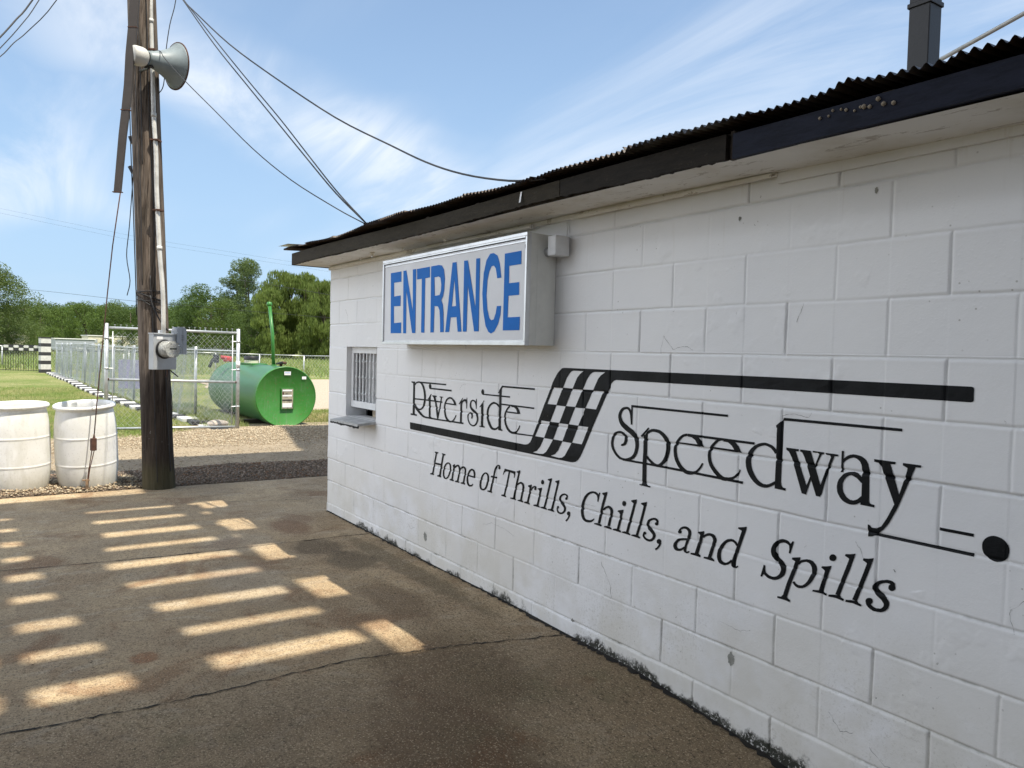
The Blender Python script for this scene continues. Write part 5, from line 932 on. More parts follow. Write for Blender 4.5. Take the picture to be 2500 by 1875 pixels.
# paint cracks and chips
M['crackp'] = simple('paint_crack', (.22, .22, .21), .9, bump=0)
def wcrack(pts, w, seed):
    r = random.Random(seed); P = []
    for (a_, b_) in zip(pts[:-1], pts[1:]):
        for k in range(6): t = k/6; P.append((a_[0]+(b_[0]-a_[0])*t+r.uniform(-.003, .003), a_[1]+(b_[1]-a_[1])*t+r.uniform(-.003, .003)))
    P.append(pts[-1]); P = np.array(P); ww = .7*w*np.array([r.uniform(.2, 1.) for _ in P]); h = joint_h(P[:, 0], P[:, 1])+.0012
    d = np.gradient(P, axis=0); d /= np.linalg.norm(d, axis=1)[:, None]+1e-9
    vs = []
    for p, q_, y, s in zip(P, d, h, ww): vs += [(p[0]-q_[1]*s, -y, p[1]+q_[0]*s), (p[0]+q_[1]*s, -y, p[1]-q_[0]*s)]
    return vs, [(2*i, 2*i+1, 2*i+3, 2*i+2) for i in range(len(P)-1)]
for i, (pts, w) in enumerate([
    ([(4.02, 1.50), (4.08, 1.44), (4.15, 1.455), (4.2, 1.44)], .0016), ([(4.02, 1.50), (4.0, 1.42)], .001), ([(3.63, .365), (3.70, .28), (3.72, .21)], .002),
    ([(4.66, 1.16), (4.665, 1.11), (4.67, 1.19), (4.74, 1.20), (4.79, 1.19), (4.80, 1.21)], .0012), ([(5.0, .77), (5.03, .72), (5.06, .69)], .0012),
    ([(4.92, .12), (4.97, .07), (5.02, .085)], .0016), ([(5.08, .06), (5.14, .02), (5.19, .03)], .0014), ([(2.16, 1.15), (2.2, 1.19), (2.25, 1.20)], .0012),
    ([(2.5, .33), (2.6, .36), (2.75, .35), (2.85, .33)], .001), ([(1.45, .13), (1.5, .10), (1.56, .12)], .0016), 
    ([(5.55, .72), (5.5, .66), (5.52, .6)], .001), ([(4.4, .30), (4.5, .29), (4.56, .31)], .001), ([(3.3, .62), (3.4, .60), (3.5, .635), (3.58, .64)], .001),
    ([(.15, 1.75), (.2, 1.70), (.22, 1.62)], .0022), ([(4.75, 1.62), (4.72, 1.55)], .0014)]):
    MB().add(*wcrack(pts, w, i)).build('paint_crack', M['crackp'], booth)
r2 = random.Random(77)
for i in range(34):   # small gouges
    x = r2.uniform(0, 6.0); z = r2.uniform(.05, 2.05)
    if WIN[0]-.05 < x < WIN[1]+.05 and WIN[2]-.1 < z < WIN[3]+.05: continue
    a_ = r2.uniform(0, 3.1); l_ = r2.uniform(.003, .012); MB().add(*wcrack([(x, z), (x+l_*math.cos(a_), z+l_*math.sin(a_))], r2.uniform(.0006, .0022), i+100)).build('paint_chip', M['crackp'], booth)

M['bare'] = simple('bare_block', (.30, .30, .27), .9, var=.2, scale=30, bump=.6)
def patch(cx_, cz_, rx, rz_, seed):
    r = random.Random(seed); n = 26; P = np.array([(cx_+rx*math.cos(2*math.pi*k/n)*r.uniform(.65, 1.1), cz_+rz_*math.sin(2*math.pi*k/n)*r.uniform(.65, 1.1)) for k in range(n)]+[(cx_, cz_)])
    h = joint_h(P[:, 0], P[:, 1])+.0013; return [(p[0], -y, p[1]) for p, y in zip(P, h)], [(k, (k+1) % n, n) for k in range(n)]
for a_ in ((1.73, .09, .028, .035, 1), (3.42, -.035, .045, .045, 2), (4.47, .16, .02, .03, 4), (4.43, 1.98, .008, .01, 5), (5.02, 2.0, .007, .012, 6)): MB().add(*patch(*a_)).build('bare_patch', M['bare'], booth)
# ------------------------------------------------------------------ ENTRANCE sign
sx0, sx1, sz0, sz1, sy = 1.362, 3.188, 1.452, 2.048, -.2
sg = thing('entrance_sign', 'white light box sign with blue ENTRANCE lettering under the eave', 'sign', (sx0, 0, sz0))
def ch(o, p=None):   # parent keeping world place
    return o
def to(o, root):
    o.parent = root; o.matrix_parent_inverse = Matrix.Translation(root.location).inverted() if root.parent is None else Matrix(); return o
def fix(root):
    """parts were modelled in world space: take the root's location back out of them"""
    bpy.context.view_layer.update()
    for c in [x for x in bpy.data.objects if x.parent == root]:
        c.matrix_parent_inverse = root.matrix_basis.inverted()
b = MB()
b.add([(sx0, -.004, sz0), (sx1, -.004, sz0), (sx1, -.004, sz1), (sx0, -.004, sz1), (sx0, sy+.012, sz0), (sx1, sy+.012, sz0), (sx1, sy+.012, sz1), (sx0, sy+.012, sz1)],
      [(0, 1, 2, 3), (0, 4, 5, 1), (1, 5, 6, 2), (2, 6, 7, 3), (3, 7, 4, 0)])
b.build('sign_box', M['signbox'], sg)
fr = MB(); w = .017
fr.bbox((sx0-.003, sy, sz0-.003), (sx1+.003, sy+.03, sz0+w)); fr.bbox((sx0-.003, sy, sz1-w), (sx1+.003, sy+.03, sz1+.003))
fr.bbox((sx0-.003, sy, sz0+w), (sx0+w, sy+.03, sz1-w)); fr.bbox((sx1-w*.7, sy, sz0+w), (sx1+.003, sy+.03, sz1-w))
fr.build('sign_frame', M['alu'], sg, bevel=.002)
fr = MB(); fr.bbox((sx0+w, sy+.012, sz0+w), (sx0+w+.008, sy+.02, sz1-w)); fr.bbox((sx0+w, sy+.008, sz0+w), (sx1-w, sy+.02, sz0+w+.008)); fr.bbox((sx0+w, sy+.006, sz1-w-.030), (sx1-w, sy+.02, sz1-w-.022)); fr.bbox((sx0+w, sy+.002, sz1-w-.008), (sx1-w, sy+.015, sz1-w))
fr.build('retainer_strip', M['alu'], sg)
fc = MB(); fc.bbox((sx0+.012, sy+.010, sz0+.012), (sx1-.008, sy+.014, sz1-.03)); fc.build('sign_face', M['signface'], sg)
gp = MB(); gp.bbox((sx0+.012, sy+.022, sz1-.03), (sx1-.008, sy+.03, sz1-.005)); gp.build('sign_gap', M['dark'], sg)
letter_mesh('sign_letters', 'ENTRANCE', sg, M['blue'], sy+.0085, False)
ls = MB(); ls.bbox((sx1-.0, -.128, sz0-.002), (sx1+.0012, -.122, sz1)); ls.build('box_seam', M['signbox'], sg)
bd = MB(); bd.add([(sx1-.03, sy+.009, 1.985), (sx1-.012, sy+.009, 1.99), (sx1-.014, sy+.009, 1.94), (sx1-.024, sy+.009, 1.955)], [(0, 1, 2, 3)]); bd.build('face_tear', M['dark'], sg)
fix(sg)
# conduit box on the sign's right side
jb = thing('junction_box', 'small white electrical junction box beside the ENTRANCE sign', 'junction box', (3.30, -.06, 1.93))
MB().bbox((3.245, -.105, 1.925), (3.315, -.010, 2.03)).build('box', M['white_trim'], jb, bevel=.006)
MB().tube([(3.18, -.062, 1.955), (3.25, -.062, 1.955)], .017, 10).build('conduit_elbow', M['white_trim'], jb, True)
MB().tube([(3.188, -.062, 1.955), (3.196, -.062, 1.955)], .026, 12).build('lock_nut', M['sill'], jb, True)
MB().tube([(3.29, -.012, 2.03), (3.292, -.012, 2.07), (3.286, -.012, 2.115)], .0035, 6).build('cable_tail', M['white_trim'], jb)
fix(jb)

# ------------------------------------------------------------------ utility pole
PB = Vector((-2.095, -1.118, -.17)); PT = Vector((-2.15, -1.48, 9.3))
up = thing('utility_pole', 'weathered brown wooden utility pole with dark creosote foot at the slab edge', 'pole', PB)
def pole_pt(z): t = (z-PB.z)/(PT.z-PB.z); return PB.lerp(PT, t)
def pole_mesh():
    n = 72; zs = np.concatenate([np.arange(-.17, 5.4, .05), np.arange(5.5, 9.31, .4)]); vs = []
    ang = np.linspace(0, 2*np.pi, n, endpoint=False); r_ = np.random.RandomState(3)
    crk = r_.uniform(0, 6.28, 16); cs = r_.uniform(.02, .06, 16); cd = r_.uniform(.003, .009, 16)
    for z in zs:
        c = pole_pt(z); R0 = np.interp(z, [-.17, .0, .4, 5, 9.3], [.165, .158, .148, .133, .118])
        rr = R0+(vnoise(ang*1.3+.0*z, ang*0+z*.8, 1.0, 61, 2)-.5)*.010
        for a, s, d in zip(crk, cs, cd):
            aa = a+.12*math.sin(z*.6+a); dd = (ang-aa+np.pi) % (2*np.pi)-np.pi
            on = np.clip(vnoise(np.array([z*.9]), np.array([a*7]), 1, 62, 1)[0]*2.4-.6, 0, 1); rr = rr-d*np.exp(-(dd/s)**2)*on
        for a, R_ in zip(ang, rr): vs.append((c.x+R_*math.cos(a), c.y+R_*math.sin(a), z))
    m = len(zs); fs = [(i*n+k, i*n+(k+1) % n, (i+1)*n+(k+1) % n, (i+1)*n+k) for i in range(m-1) for k in range(n)]+[tuple(range((m-1)*n, m*n))]
    return MB().add(vs, fs).build('pole_shaft', M['pole'], up, True)
pole_mesh()
FWD = Vector((-.83, .557, 0)).normalized(); RGT = Vector((.557, .83, 0)).normalized()
# a few loose cables stapled down the shaft
def on_pole(z, side, out=.012):
    c = pole_pt(z); R0 = np.interp(z, [-.1, .4, 5], [.158, .148, .133]); a = side*(R0+out)
    return Vector((c.x, c.y, z))+RGT*a-FWD*math.sqrt(max((R0+out)**2-a*a, 0))
for nm, side, z0, z1, r_, wv in (('pole_cable', .35, .0, 2.1, .004, .03), ('pole_cable', .92, .1, 1.2, .005, .02), ('pole_cable', -.12, 2.0, 5.4, .004, .05), ('pole_cable', .15, 3.2, 5.4, .005, .04), ('pole_cable', .62, 1.9, 5.4, .004, .03), ('pole_cable', -.98, 1.7, 3.9, .005, .05)):
    zz = np.linspace(z0, z1, 14); pts = [on_pole(z, max(-.98, min(.98, side+wv*math.sin(z*3.1+side*9)))) for z in zz]
    MB().tube(smooth_path(pts, 3), r_, 6).build(nm, M['cable'], up, True)
# strap cables wrapped round at 1.9 m
for z_, dz, r_ in ((1.93, .02, .006), (1.86, -.03, .006), (1.95, -.10, .007), (1.93, -.20, .006)):
    pts = [on_pole(z_+dz*t, -.98+1.96*t, .010) for t in np.linspace(0, 1, 9)]
    MB().tube(smooth_path(pts, 3), r_, 6).build('wrapped_cable', M['cable'], up, True)
fix(up)
wire('loose_cable', 'thin black cable drooping from pole to beside the grey meter box', [on_pole(1.90, .3), on_pole(1.78, .45, .03), on_pole(1.62, .75, .05), on_pole(1.55, .95, .04)], .007, cat='cable')
wire('loose_cable', 'black cable ends hanging below the round meter', [on_pole(1.4, .95, .1), on_pole(1.25, .98, .09), on_pole(1.18, .85, .07), on_pole(1.08, 1.0, .09)], .006, cat='cable')
wire('loose_cable', 'thin dark wire hanging down the right side of the pole', [on_pole(1.15, .98, .012), on_pole(.8, 1.0, .02), on_pole(.4, .98, .012), on_pole(.0, 1.0, .015)], .0035, cat='cable')
wire('loose_cable', 'thin dark wire hanging left of the pole between the two brackets', [(-2.20, -1.36, 3.6), (-2.165, -1.372, 3.35), (-2.156, -1.378, 3.1), (-2.14, -1.41, 2.6), (-2.17, -1.43, 2.3), (-2.15, -1.40, 2.05), (-2.2, -1.42, 1.9)], .0045, cat='cable')
# steel conduit up the pole
cond = [(-1.775, -1.156, 1.50), (-1.797, -1.162, 1.934), (-1.832, -1.187, 2.309), (-1.878, -1.212, 2.932), (-1.90, -1.218, 3.313), (-1.93, -1.237, 3.693), (-1.964, -1.249, 4.227), (-1.992, -1.26, 4.684), (-2.009, -1.268, 5.3)]
cond = [Vector(p)+FWD*.03 for p in cond]
cn = thing('steel_conduit', 'pale galvanised conduit pipe running up the wooden pole from the meter box', 'conduit', cond[0])
MB().tube(smooth_path(cond, 4), .0215, 12).build('pipe', M['conduit'], cn, True)
for z in (2.37, 3.7, 4.64):
    p = Vector((np.interp(z, [c.z for c in cond], [c.x for c in cond]), np.interp(z, [c.z for c in cond], [c.y for c in cond]), z))
    MB().tube([p-Vector((0, 0, .02)), p+Vector((0, 0, .02))], .026, 12).build('coupling', M['conduit'], cn, True)
for z in (3.45, 4.35, 2.75):
    p = Vector((np.interp(z, [c.z for c in cond], [c.x for c in cond]), np.interp(z, [c.z for c in cond], [c.y for c in cond]), z))
    MB().box(p+FWD*.012, (.085, .085, .016), Matrix.Rotation(.98, 3, 'Z')).build('pipe_strap', M['rust'], cn)
fix(cn)

# electric meter
th = math.radians(60); NV = (-FWD*math.cos(th)+RGT*math.sin(th)).normalized(); SV = Vector((0, 0, 1)).cross(NV).normalized()
if SV.dot(RGT) < 0: SV = -SV
bw, bh, bdp = .255, .352, .078
cen = Vector((-1.765, -1.135, 1.334))+NV*.01
em = thing('electric_meter', 'grey meter box with round glass electricity meter on the wooden pole', 'electric meter', cen-Vector((0, 0, .176)))
rotm = Matrix((SV, -NV, Vector((0, 0, 1)))).transposed()
def loc(s, n, z): return cen+SV*s+NV*n+Vector((0, 0, z))
MB().box(loc(0, -bdp/2, 0), (bw, bdp, bh), rotm).build('box', M['meterbox'], em, bevel=.004)
MB().box(loc(0, -bdp/2+.004, bh/2+.004), (bw+.012, bdp+.016, .012), rotm).build('rain_lip', M['meterbox'], em, bevel=.002)
MB().box(loc(-.062, .001, .138), (.066, .001, .028), rotm).build('label', M['label'], em)
MB().box(loc(-bw/2-.0015+.004, -.012, 0), (.002, .004, bh*.98), rotm).build('box_seam', M['telebox'], em)
zr = NV.to_track_quat('Z', 'Y').to_matrix()
mc = loc(-.012, 0, .028)
MB().lathe([(.060, -.002), (.094, -.002), (.097, .010), (.090, .014), (.060, .014)], 40, mc, zr).build('meter_ring', M['black'], em, True)
gl = MB().lathe([(.086, .012), (.086, .08), (.084, .14), (.078, .16), (.066, .167), (.001, .169)], 40, mc, zr).build('meter_cover', M['glass'], em, True)
MB().lathe([(.078, .012), (.078, .050), (.077, .13), (.001, .13)], 40, mc, zr).build('meter_body', M['dial'], gl, True)
dl = MB().lathe([(.0765, .132), (.001, .1325)], 40, mc, zr).build('meter_dial', M['dial'], gl, True)
def on_dial(s, z, ws, wz, nm, mt, lift=.134): MB().box(mc+SV*s+NV*lift+Vector((0, 0, z)), (ws, .001, wz), rotm).build(nm, mt, gl)
on_dial(.004, .006, .078, .018, 'display', M['lcd']); on_dial(.0, .030, .06, .003, 'dial_print', M['telebox']); on_dial(.0, -.016, .07, .003, 'dial_print', M['telebox']); on_dial(-.02, .052, .012, .008, 'dial_print', M['black']); on_dial(.012, .05, .03, .004, 'dial_print', M['telebox']); on_dial(-.028, -.040, .03, .012, 'dial_print', M['telebox']); on_dial(.02, -.036, .03, .006, 'dial_print', M['telebox'])
MB().box(loc(-.02, -.05, bh/2+.02), (.034, .034, .04), rotm).build('conduit_hub', M['alu'], em, bevel=.004)
MB().tube([loc(.05, -.04, -.176), loc(.055, -.04, -.21), loc(.045, -.04, -.25)], .006, 6).build('hanging_tag', M['rust'], em)
fix(em)
# telephone box behind it
tb = thing('cable_box', 'grey plastic cable box with rounded top behind the electric meter', 'cable box', (-1.80, -.98, 1.36))
c0 = Vector((-1.86, -.985, 1.45)); prof = [(-.052, -.13), (.052, -.13), (.052, .10), (.045, .122), (.028, .133), (-.028, .133), (-.045, .122), (-.052, .10)]
vs = []
for n_ in (-.045, .045): vs += [c0+SV*(s+.0)+NV*n_+Vector((0, 0, z)) for s, z in prof]
MB().add(vs, [tuple(range(8)), tuple(range(15, 7, -1))]+[(i, (i+1) % 8, 8+(i+1) % 8, 8+i) for i in range(8)]).build('housing', M['telebox'], tb, bevel=.006)
for z in (.05, .03, .01): MB().box(c0+SV*.012+NV*.046+Vector((0, 0, z)), (.03, .006, .004), rotm).build('latch', M['cable'], tb)
MB().box(c0+SV*.015+NV*.047+Vector((0, 0, 0)), (.003, .004, .24), rotm).build('lid_seam', M['telebox'], tb)
fix(tb)

# horn loudspeaker
hc = Vector((-1.913, -1.406, 4.245)); hc = CAM+(hc-CAM)*.975; ha = (FWD*.80+RGT*.60+Vector((0, 0, .055))).normalized()
hr = ha.to_track_quat('Z', 'Y').to_matrix(); hc = hc-RGT*.03
hs = thing('horn_loudspeaker', 'grey horn loudspeaker with pale driver clamped high on the wooden pole', 'loudspeaker', hc)
MB().lathe([(.001, 0), (.082, 0), (.092, .012), (.090, .10), (.084, .125), (.070, .145), (.05, .15)], 36, hc, hr).build('driver', M['horn_white'], hs, True)
MB().lathe([(.045, .146), (.045, .165)], 24, hc, hr).build('coupling_ring', M['black'], hs, True)
pr_ = [(.066, .160), (.076, .166), (.078, .19), (.090, .235), (.108, .29), (.130, .345), (.158, .40), (.192, .45), (.220, .478), (.236, .490)]
pr_ = [(a_*.96, .163+(b_-.163)*.90) for a_, b_ in pr_]
MB().lathe(pr_+[(.222, .459), (.205, .443), (.176, .418), (.140, .376), (.110, .325), (.075, .235), (.05, .18)], 48, hc, hr).build('bell', M['horn'], hs, True)
MB().lathe([(.224, .453), (.231, .455), (.231, .463), (.223, .464)], 48, hc, hr).build('bell_rim', M['rust'], hs, True)
br_ = hc+ha*.17; pp = on_pole(4.12, .1, -.01)
MB().tube([br_-Vector((0, 0, .06)), br_-Vector((0, 0, .09)), pp], .012, 6).build('bracket', M['black'], hs)
MB().box(br_-Vector((0, 0, .075)), (.09, .05, .012), Matrix.Rotation(.98, 3, 'Z')).build('bracket', M['black'], hs)
fix(hs)
# two small brackets with lamps
for i, (p, tl, lb) in enumerate((((-2.349, -1.388, 3.507), .35, 'upper small dark clip bracket on the left side of the pole'), ((-2.334, -1.388, 3.20), .5, 'lower small dark clip bracket on the left side of the pole'))):
    p = Vector(p)+RGT*.03; root = thing('clip_bracket', lb, 'bracket', p, 'small brackets on the pole')
    MB().box(p, (.035, .05, .085), Matrix.Rotation(.98, 3, 'Z') @ Matrix.Rotation(-tl, 3, 'Y')).build('clip', M['alu'], root, bevel=.003)
    MB().box(p+Vector((.012, -.012, 0)), (.03, .03, .075), Matrix.Rotation(.98, 3, 'Z') @ Matrix.Rotation(-tl, 3, 'Y')).build('clip_cover', M['black'], root, bevel=.003)
    MB().tube([p+RGT*.01-Vector((0, 0, .02)), Vector((p.x, p.y, p.z-.02))+RGT*.14], .006, 6).build('arm', M['rust'], root); fix(root)

# guy wire with guard
gy = thing('guy_wire', 'rusty guy wire with brown guard tube anchored at the slab edge before the barrel', 'guy wire', (-2.161, -1.782, -.12))
MB().tube([(-2.155, -1.718, .45), (-2.153, -1.695, .778), (-2.144, -1.606, 1.891), (-2.139, -1.561, 2.384), (-1.90, -1.52, 2.90)], .0055, 6).build('cable', M['rust'], gy, True)
gpt = [Vector(p) for p in ((-2.135, -1.519, 2.923), (-2.133, -1.495, 3.238), (-2.131, -1.475, 3.499), (-2.128, -1.45, 3.746), (-2.126, -1.427, 4.007), (-2.125, -1.414, 4.297), (-2.123, -1.391, 4.574), (-2.121, -1.376, 4.848), (-2.12, -1.354, 5.4))]
GS = [CAM+(p-CAM)*.952 for p in gpt]
def guard(pts, w0, w1, d):
    vs = []; m = len(pts)
    for i, p in enumerate(pts):
        w_ = w0+(w1-w0)*i/(m-1)
        for s, n_ in ((-1, -1), (1, -1), (1, 1), (-1, 1)): vs.append(p+RGT*s*w_/2-FWD*n_*d/2)
    fs = [(i*4+k, i*4+(k+1) % 4, i*4+4+(k+1) % 4, i*4+4+k) for i in range(m-1) for k in range(4)]+[(3, 2, 1, 0), (m*4-4, m*4-3, m*4-2, m*4-1)]
    return MB().add(vs, fs)
guard(GS, .066, .092, .03).build('guard_tube', M['brown'], gy, bevel=.004)
for z in (2.93, 3.72, 4.29):
    k = min(GS, key=lambda p: abs(p.z-z)); MB().box(k, (.036, .088, .008), Matrix.Rotation(math.atan2(RGT.y, RGT.x)-math.pi/2, 3, 'Z')).build('guard_band', M['rust'], gy)
MB().box((-2.156, -1.722, .39), (.045, .050, .125), Matrix.Rotation(.4, 3, 'Z')).build('wire_clamp', M['rust'], gy, bevel=.006)
MB().tube([(-2.155, -1.717, .45), (-2.155, -1.716, .50)], [.014, .004], 8).build('wire_clamp', M['rust'], gy)
for s in (-1, 1): MB().tube([Vector((-2.156, -1.724, .335))+RGT*.012*s, Vector((-2.159, -1.757, .14))+RGT*.004*s], .0045, 6).build('turnbuckle_rod', M['rust'], gy)
MB().tube([(-2.159, -1.757, .15), (-2.16, -1.768, .04), (-2.165, -1.79, -.15)], [.009, .009, .013], 8).build('anchor_rod', M['rust'], gy)
M['tanrust'] = simple('old_clamp', (.30, .20, .12), .8, var=.3, scale=25, bump=.5)
MB().box((-2.157, -1.776, -.02), (.022, .03, .13), Matrix.Rotation(.98, 3, 'Z')).build('anchor_plate', M['tanrust'], gy, bevel=.004)
for z in (.03, -.055): MB().tube([Vector((-2.157, -1.776, z))-RGT*.045, Vector((-2.157, -1.776, z))+RGT*.022], .009, 6).build('clamp_bolt', M['tanrust'], gy)
fix(gy)

# ------------------------------------------------------------------ barrels
def barrel(loc_, mat, label, sc=1., rz=0):
    root = thing('plastic_barrel', label, 'barrel', loc_, 'open white plastic barrels', rz); root.rotation_euler = Matrix.Rotation(math.radians(sc), 3, RGT).to_euler(); sc = 1.
    prof = [(.001, .006), (.215, .0), (.238, .004), (.250, .014)]
    for k in range(110):
        z = .03+.79*k/109; r_ = .2925-.030*abs((z-.42)/.40)**3.2+.0045*(math.exp(-((z-.268)/.007)**2)+math.exp(-((z-.553)/.007)**2)); prof.append((r_, z))
    prof += [(.262, .828), (.264, .838), (.280, .843), (.290, .852), (.292, .864), (.288, .876), (.276, .884), (.264, .882), (.258, .872), (.252, .85), (.258, .79), (.270, .70), (.284, .5), (.284, .25), (.262, .05), (.24, .03), (.001, .03)]
    prof = [(a*sc, b*sc) for a, b in prof]
    MB().lathe(prof, 72).build('barrel_body', mat, root, True); return root
BZ = -.105
bR = barrel((-2.636, -1.722, BZ), M['barrelA'], 'white plastic barrel right behind the guy wire, with white painted letters on its side', 5.2)
bL = barrel((-2.688, -2.345, BZ), M['barrelB'], 'grubbier white plastic barrel at the left edge of the view', 2.5)
# painted marks on the right barrel (a D and part of a round letter)
def on_barrel(a, z, off=.0012):
    R0 = .2925-.030*abs((z-.42)/.40)**3.2+off
    return (R0*math.cos(a), R0*math.sin(a), z)
def mark(poly, hole, a0, z0):
    polys = [[Vector((x, y, 0)) for x, y in p] for p in ([poly, hole] if hole else [poly])]; flat = [p for q_ in polys for p in q_]
    bm = bmesh.new(); vs = [bm.verts.new(p) for p in flat]
    for t in tessellate_polygon(polys):
        try: bm.faces.new([vs[i] for i in t])
        except ValueError: pass
    x = -.1
    while x < .2:
        bmesh.ops.bisect_plane(bm, geom=bm.verts[:]+bm.edges[:]+bm.faces[:], plane_co=(x, 0, 0), plane_no=(1, 0, 0)); x += .012
    for v in bm.verts: v.co = on_barrel(a0+v.co.x/.29, z0+v.co.y)
    me = bpy.data.meshes.new('painted_letter'); bm.to_mesh(me); bm.free(); return link('painted_letter', me, M['label'], bR)
aC = math.atan2((CAM-Vector((-2.636, -1.725, 0))).y, (CAM-Vector((-2.636, -1.725, 0))).x)
D_ = [(0, 0), (.022, .004), (.042, .02), (.052, .05), (.048, .082), (.03, .103), (0, .108)]
Dh = [(.013, .055), (.022, .052), (.03, .065), (.026, .085), (.013, .09)]
mark(D_, Dh, aC+.72, .40)
O_ = [(.03+.028*math.cos(t), .055+.054*math.sin(t)) for t in np.linspace(0, 2*math.pi, 18, endpoint=False)]
mark(O_, [(.03+.010*math.cos(t), .055+.028*math.sin(t)) for t in np.linspace(0, 2*math.pi, 12, endpoint=False)], aC+.95, .415)

# ------------------------------------------------------------------ chain link
def chainlink(name, P0, P1, z0, z1, cell, r, mat, parent, barbs=True, zf=None, wave=0, seed=1, lay=0):
    """diamond mesh between two ground points: every wire is a thin zig-zag ribbon tube (3 sides)"""
    P0 = np.array(P0, float); P1 = np.array(P1, float); Ln = np.linalg.norm(P1-P0); d = (P1-P0)/Ln; nrm = np.array([-d[1], d[0]])
    nw = int(Ln/cell); hh = z1-z0; nk = max(2, int(round(hh/(cell*1.12)))); rr = np.random.RandomState(seed)
    V = []; F = []
    for i in range(nw+1):
        u0 = i*cell; ks = np.arange(nk+1); u = u0+((ks+i) % 2)*cell*1.02; z = z0+hh*ks/nk
        if barbs: u = np.concatenate([u, [u[-1]+cell*.25]]); z = np.concatenate([z, [z[-1]+cell*.30]])
        u = np.clip(u, 0, Ln); off = wave*(np.sin(u*2.1+z*1.3)+.6*np.sin(u*5.3+2*z))+(np.arange(len(u)) % 2-.5)*.003+lay
        base = P0[None]+d[None]*u[:, None]+nrm[None]*off[:, None]
        zz = z+(zf(base[:, 0], base[:, 1]) if zf else 0)
        n0 = sum(len(v) for v in V); m = len(u); pts = np.concatenate([base, zz[:, None]], 1)
        a = np.concatenate([nrm, [0]]); dd = np.concatenate([d, [0]])
        ring = np.stack([pts+a*r, pts-a*r*.5+dd*r*.87, pts-a*r*.5-dd*r*.87], 1).reshape(-1, 3)
        V.append(ring); k = np.arange(m-1)[:, None]*3+n0
        for s in range(3): F.append(np.concatenate([k+s, k+(s+1) % 3, k+3+(s+1) % 3, k+3+s], 1))
    return np_mesh(name, np.concatenate(V), np.concatenate(F), mat, parent)
G0 = (-8.334, -.955); G1 = (-8.111, 1.19)
gt = thing('chain_link_gate', 'tall galvanised chain link gate panel standing behind the wooden pole', 'gate', (G1[0], G1[1], -.1))
def gp_(t, z): return (G0[0]+(G1[0]-G0[0])*t, G0[1]+(G1[1]-G0[1])*t, z)
zb, zt, zm = -.075, 1.68, .77
MB().tube([gp_(0, -.12), gp_(0, 1.755)], .034, 12).build('gate_post', M['galv'], gt, True)
MB().tube([gp_(1, -.2), gp_(1, 1.735)], .034, 12).build('gate_post', M['galv'], gt, True)
MB().tube([gp_(.02, zt), gp_(.985, zt-.02)], .024, 10).build('top_rail', M['galv'], gt, True)
MB().tube([gp_(.02, zm+.02), gp_(.985, zm-.02)], .024, 10).build('middle_rail', M['galv'], gt, True)
MB().tube([gp_(.02, zb+.01), gp_(.98, zb)], .022, 10).build('bottom_rail', M['galv'], gt, True)
for t in (.045, .955): MB().tube([gp_(t, zb+.02), gp_(t, 1.62)], .008, 6).build('tension_bar', M['galv2'], gt, True)
chainlink('chain_mesh', gp_(.045, 0)[:2], gp_(.955, 0)[:2], -.03, 1.60, .046, .0021, M['galv2'], gt, True)
for k in range(22):
    t = .06+.89*k/21; MB().tube([gp_(t, 1.66), gp_(t, 1.73)], .0035, 5).build('tie_wire', M['galv2'], gt); MB().box(gp_(t, 1.733), (.02, .03, .006)).build('tie_wire', M['galv2'], gt)
for z in (1.50, .98, .30):
    for t in (0, 1): MB().tube([gp_(t, z-.015), gp_(t, z+.015)], .040, 12).build('hinge_band', M['galv'], gt, True); MB().tube([gp_(abs(t-.0), z), gp_(abs(t-.05), z)], .008, 6).build('hinge_band', M['galv'], gt)
MB().tube([gp_(1, 1.02), gp_(1, 1.14)], .039, 12).build('post_sleeve', M['label'], gt, True)
for t, z in ((.0, zm+.02), (1, zm-.02)): MB().lathe([(.001, -.02), (.026, -.02), (.026, .02), (.001, .02)], 12, gp_(.012 if t == 0 else .985, z)).build('rusty_joint', M['rust'], gt, True)
fix(gt)
# long chain link fence running away
FP = [(-8.25, 1.2), (-10.6, .96), (-13.4, .75), (-16.6, .60), (-19.9, .48), (-22.7, .35), (-26.1, .22), (-30, .05), (-34, -.02), (-36.3, -.10), (-37.4, .4), (-38.2, 1.6)]
lf = thing('chain_link_fence', 'long chain link fence along the striped kerb, curling away at its far end', 'fence', (FP[0][0], FP[0][1], -.12))
def fz(X, Y): return ground_z(np.asarray(X, float), np.asarray(Y, float))
for i, p in enumerate(FP[1:]):
    z = float(fz([p[0]], [p[1]])[0]); MB().tube([(p[0], p[1], z-.1), (p[0], p[1], z+1.52)], .030, 8).build('fence_post', M['telebox'] if i else M['galv'], lf, True)
for a_, b_ in zip(FP[:-1], FP[1:]):
    far = a_[0] < -12; cell = .046 if not far else (.062 if a_[0] > -25 else .11)
    chainlink('fence_mesh', a_, b_, .03, 1.50, cell,   .0020 if not far else (.0026 if a_[0] > -25 else .004), M['galv3'], lf, True, fz, .03, 3)
    chainlink('fence_mesh', a_, b_, .03, 1.44, cell*1.2, .0024 if a_[0] > -25 else .004, M['galv3'], lf, False, fz, .09, 5, .12) if a_[0] < -9 and a_[0] > -36 else None
    chainlink('fence_mesh', a_, b_, .03, 1.38, cell*1.07,   .0019 if not far else (.0026 if a_[0] > -25 else .004), M['galv3'], lf, False, fz, .06, 4, -.10) if a_[0] < -9 and a_[0] > -36 else None
    za, zb_ = float(fz([a_[0]], [a_[1]])[0]), float(fz([b_[0]], [b_[1]])[0]); MB().tube([(a_[0], a_[1], za+1.45), (b_[0], b_[1], zb_+1.45)], .018, 6).build('top_rail', M['galv'], lf, True)
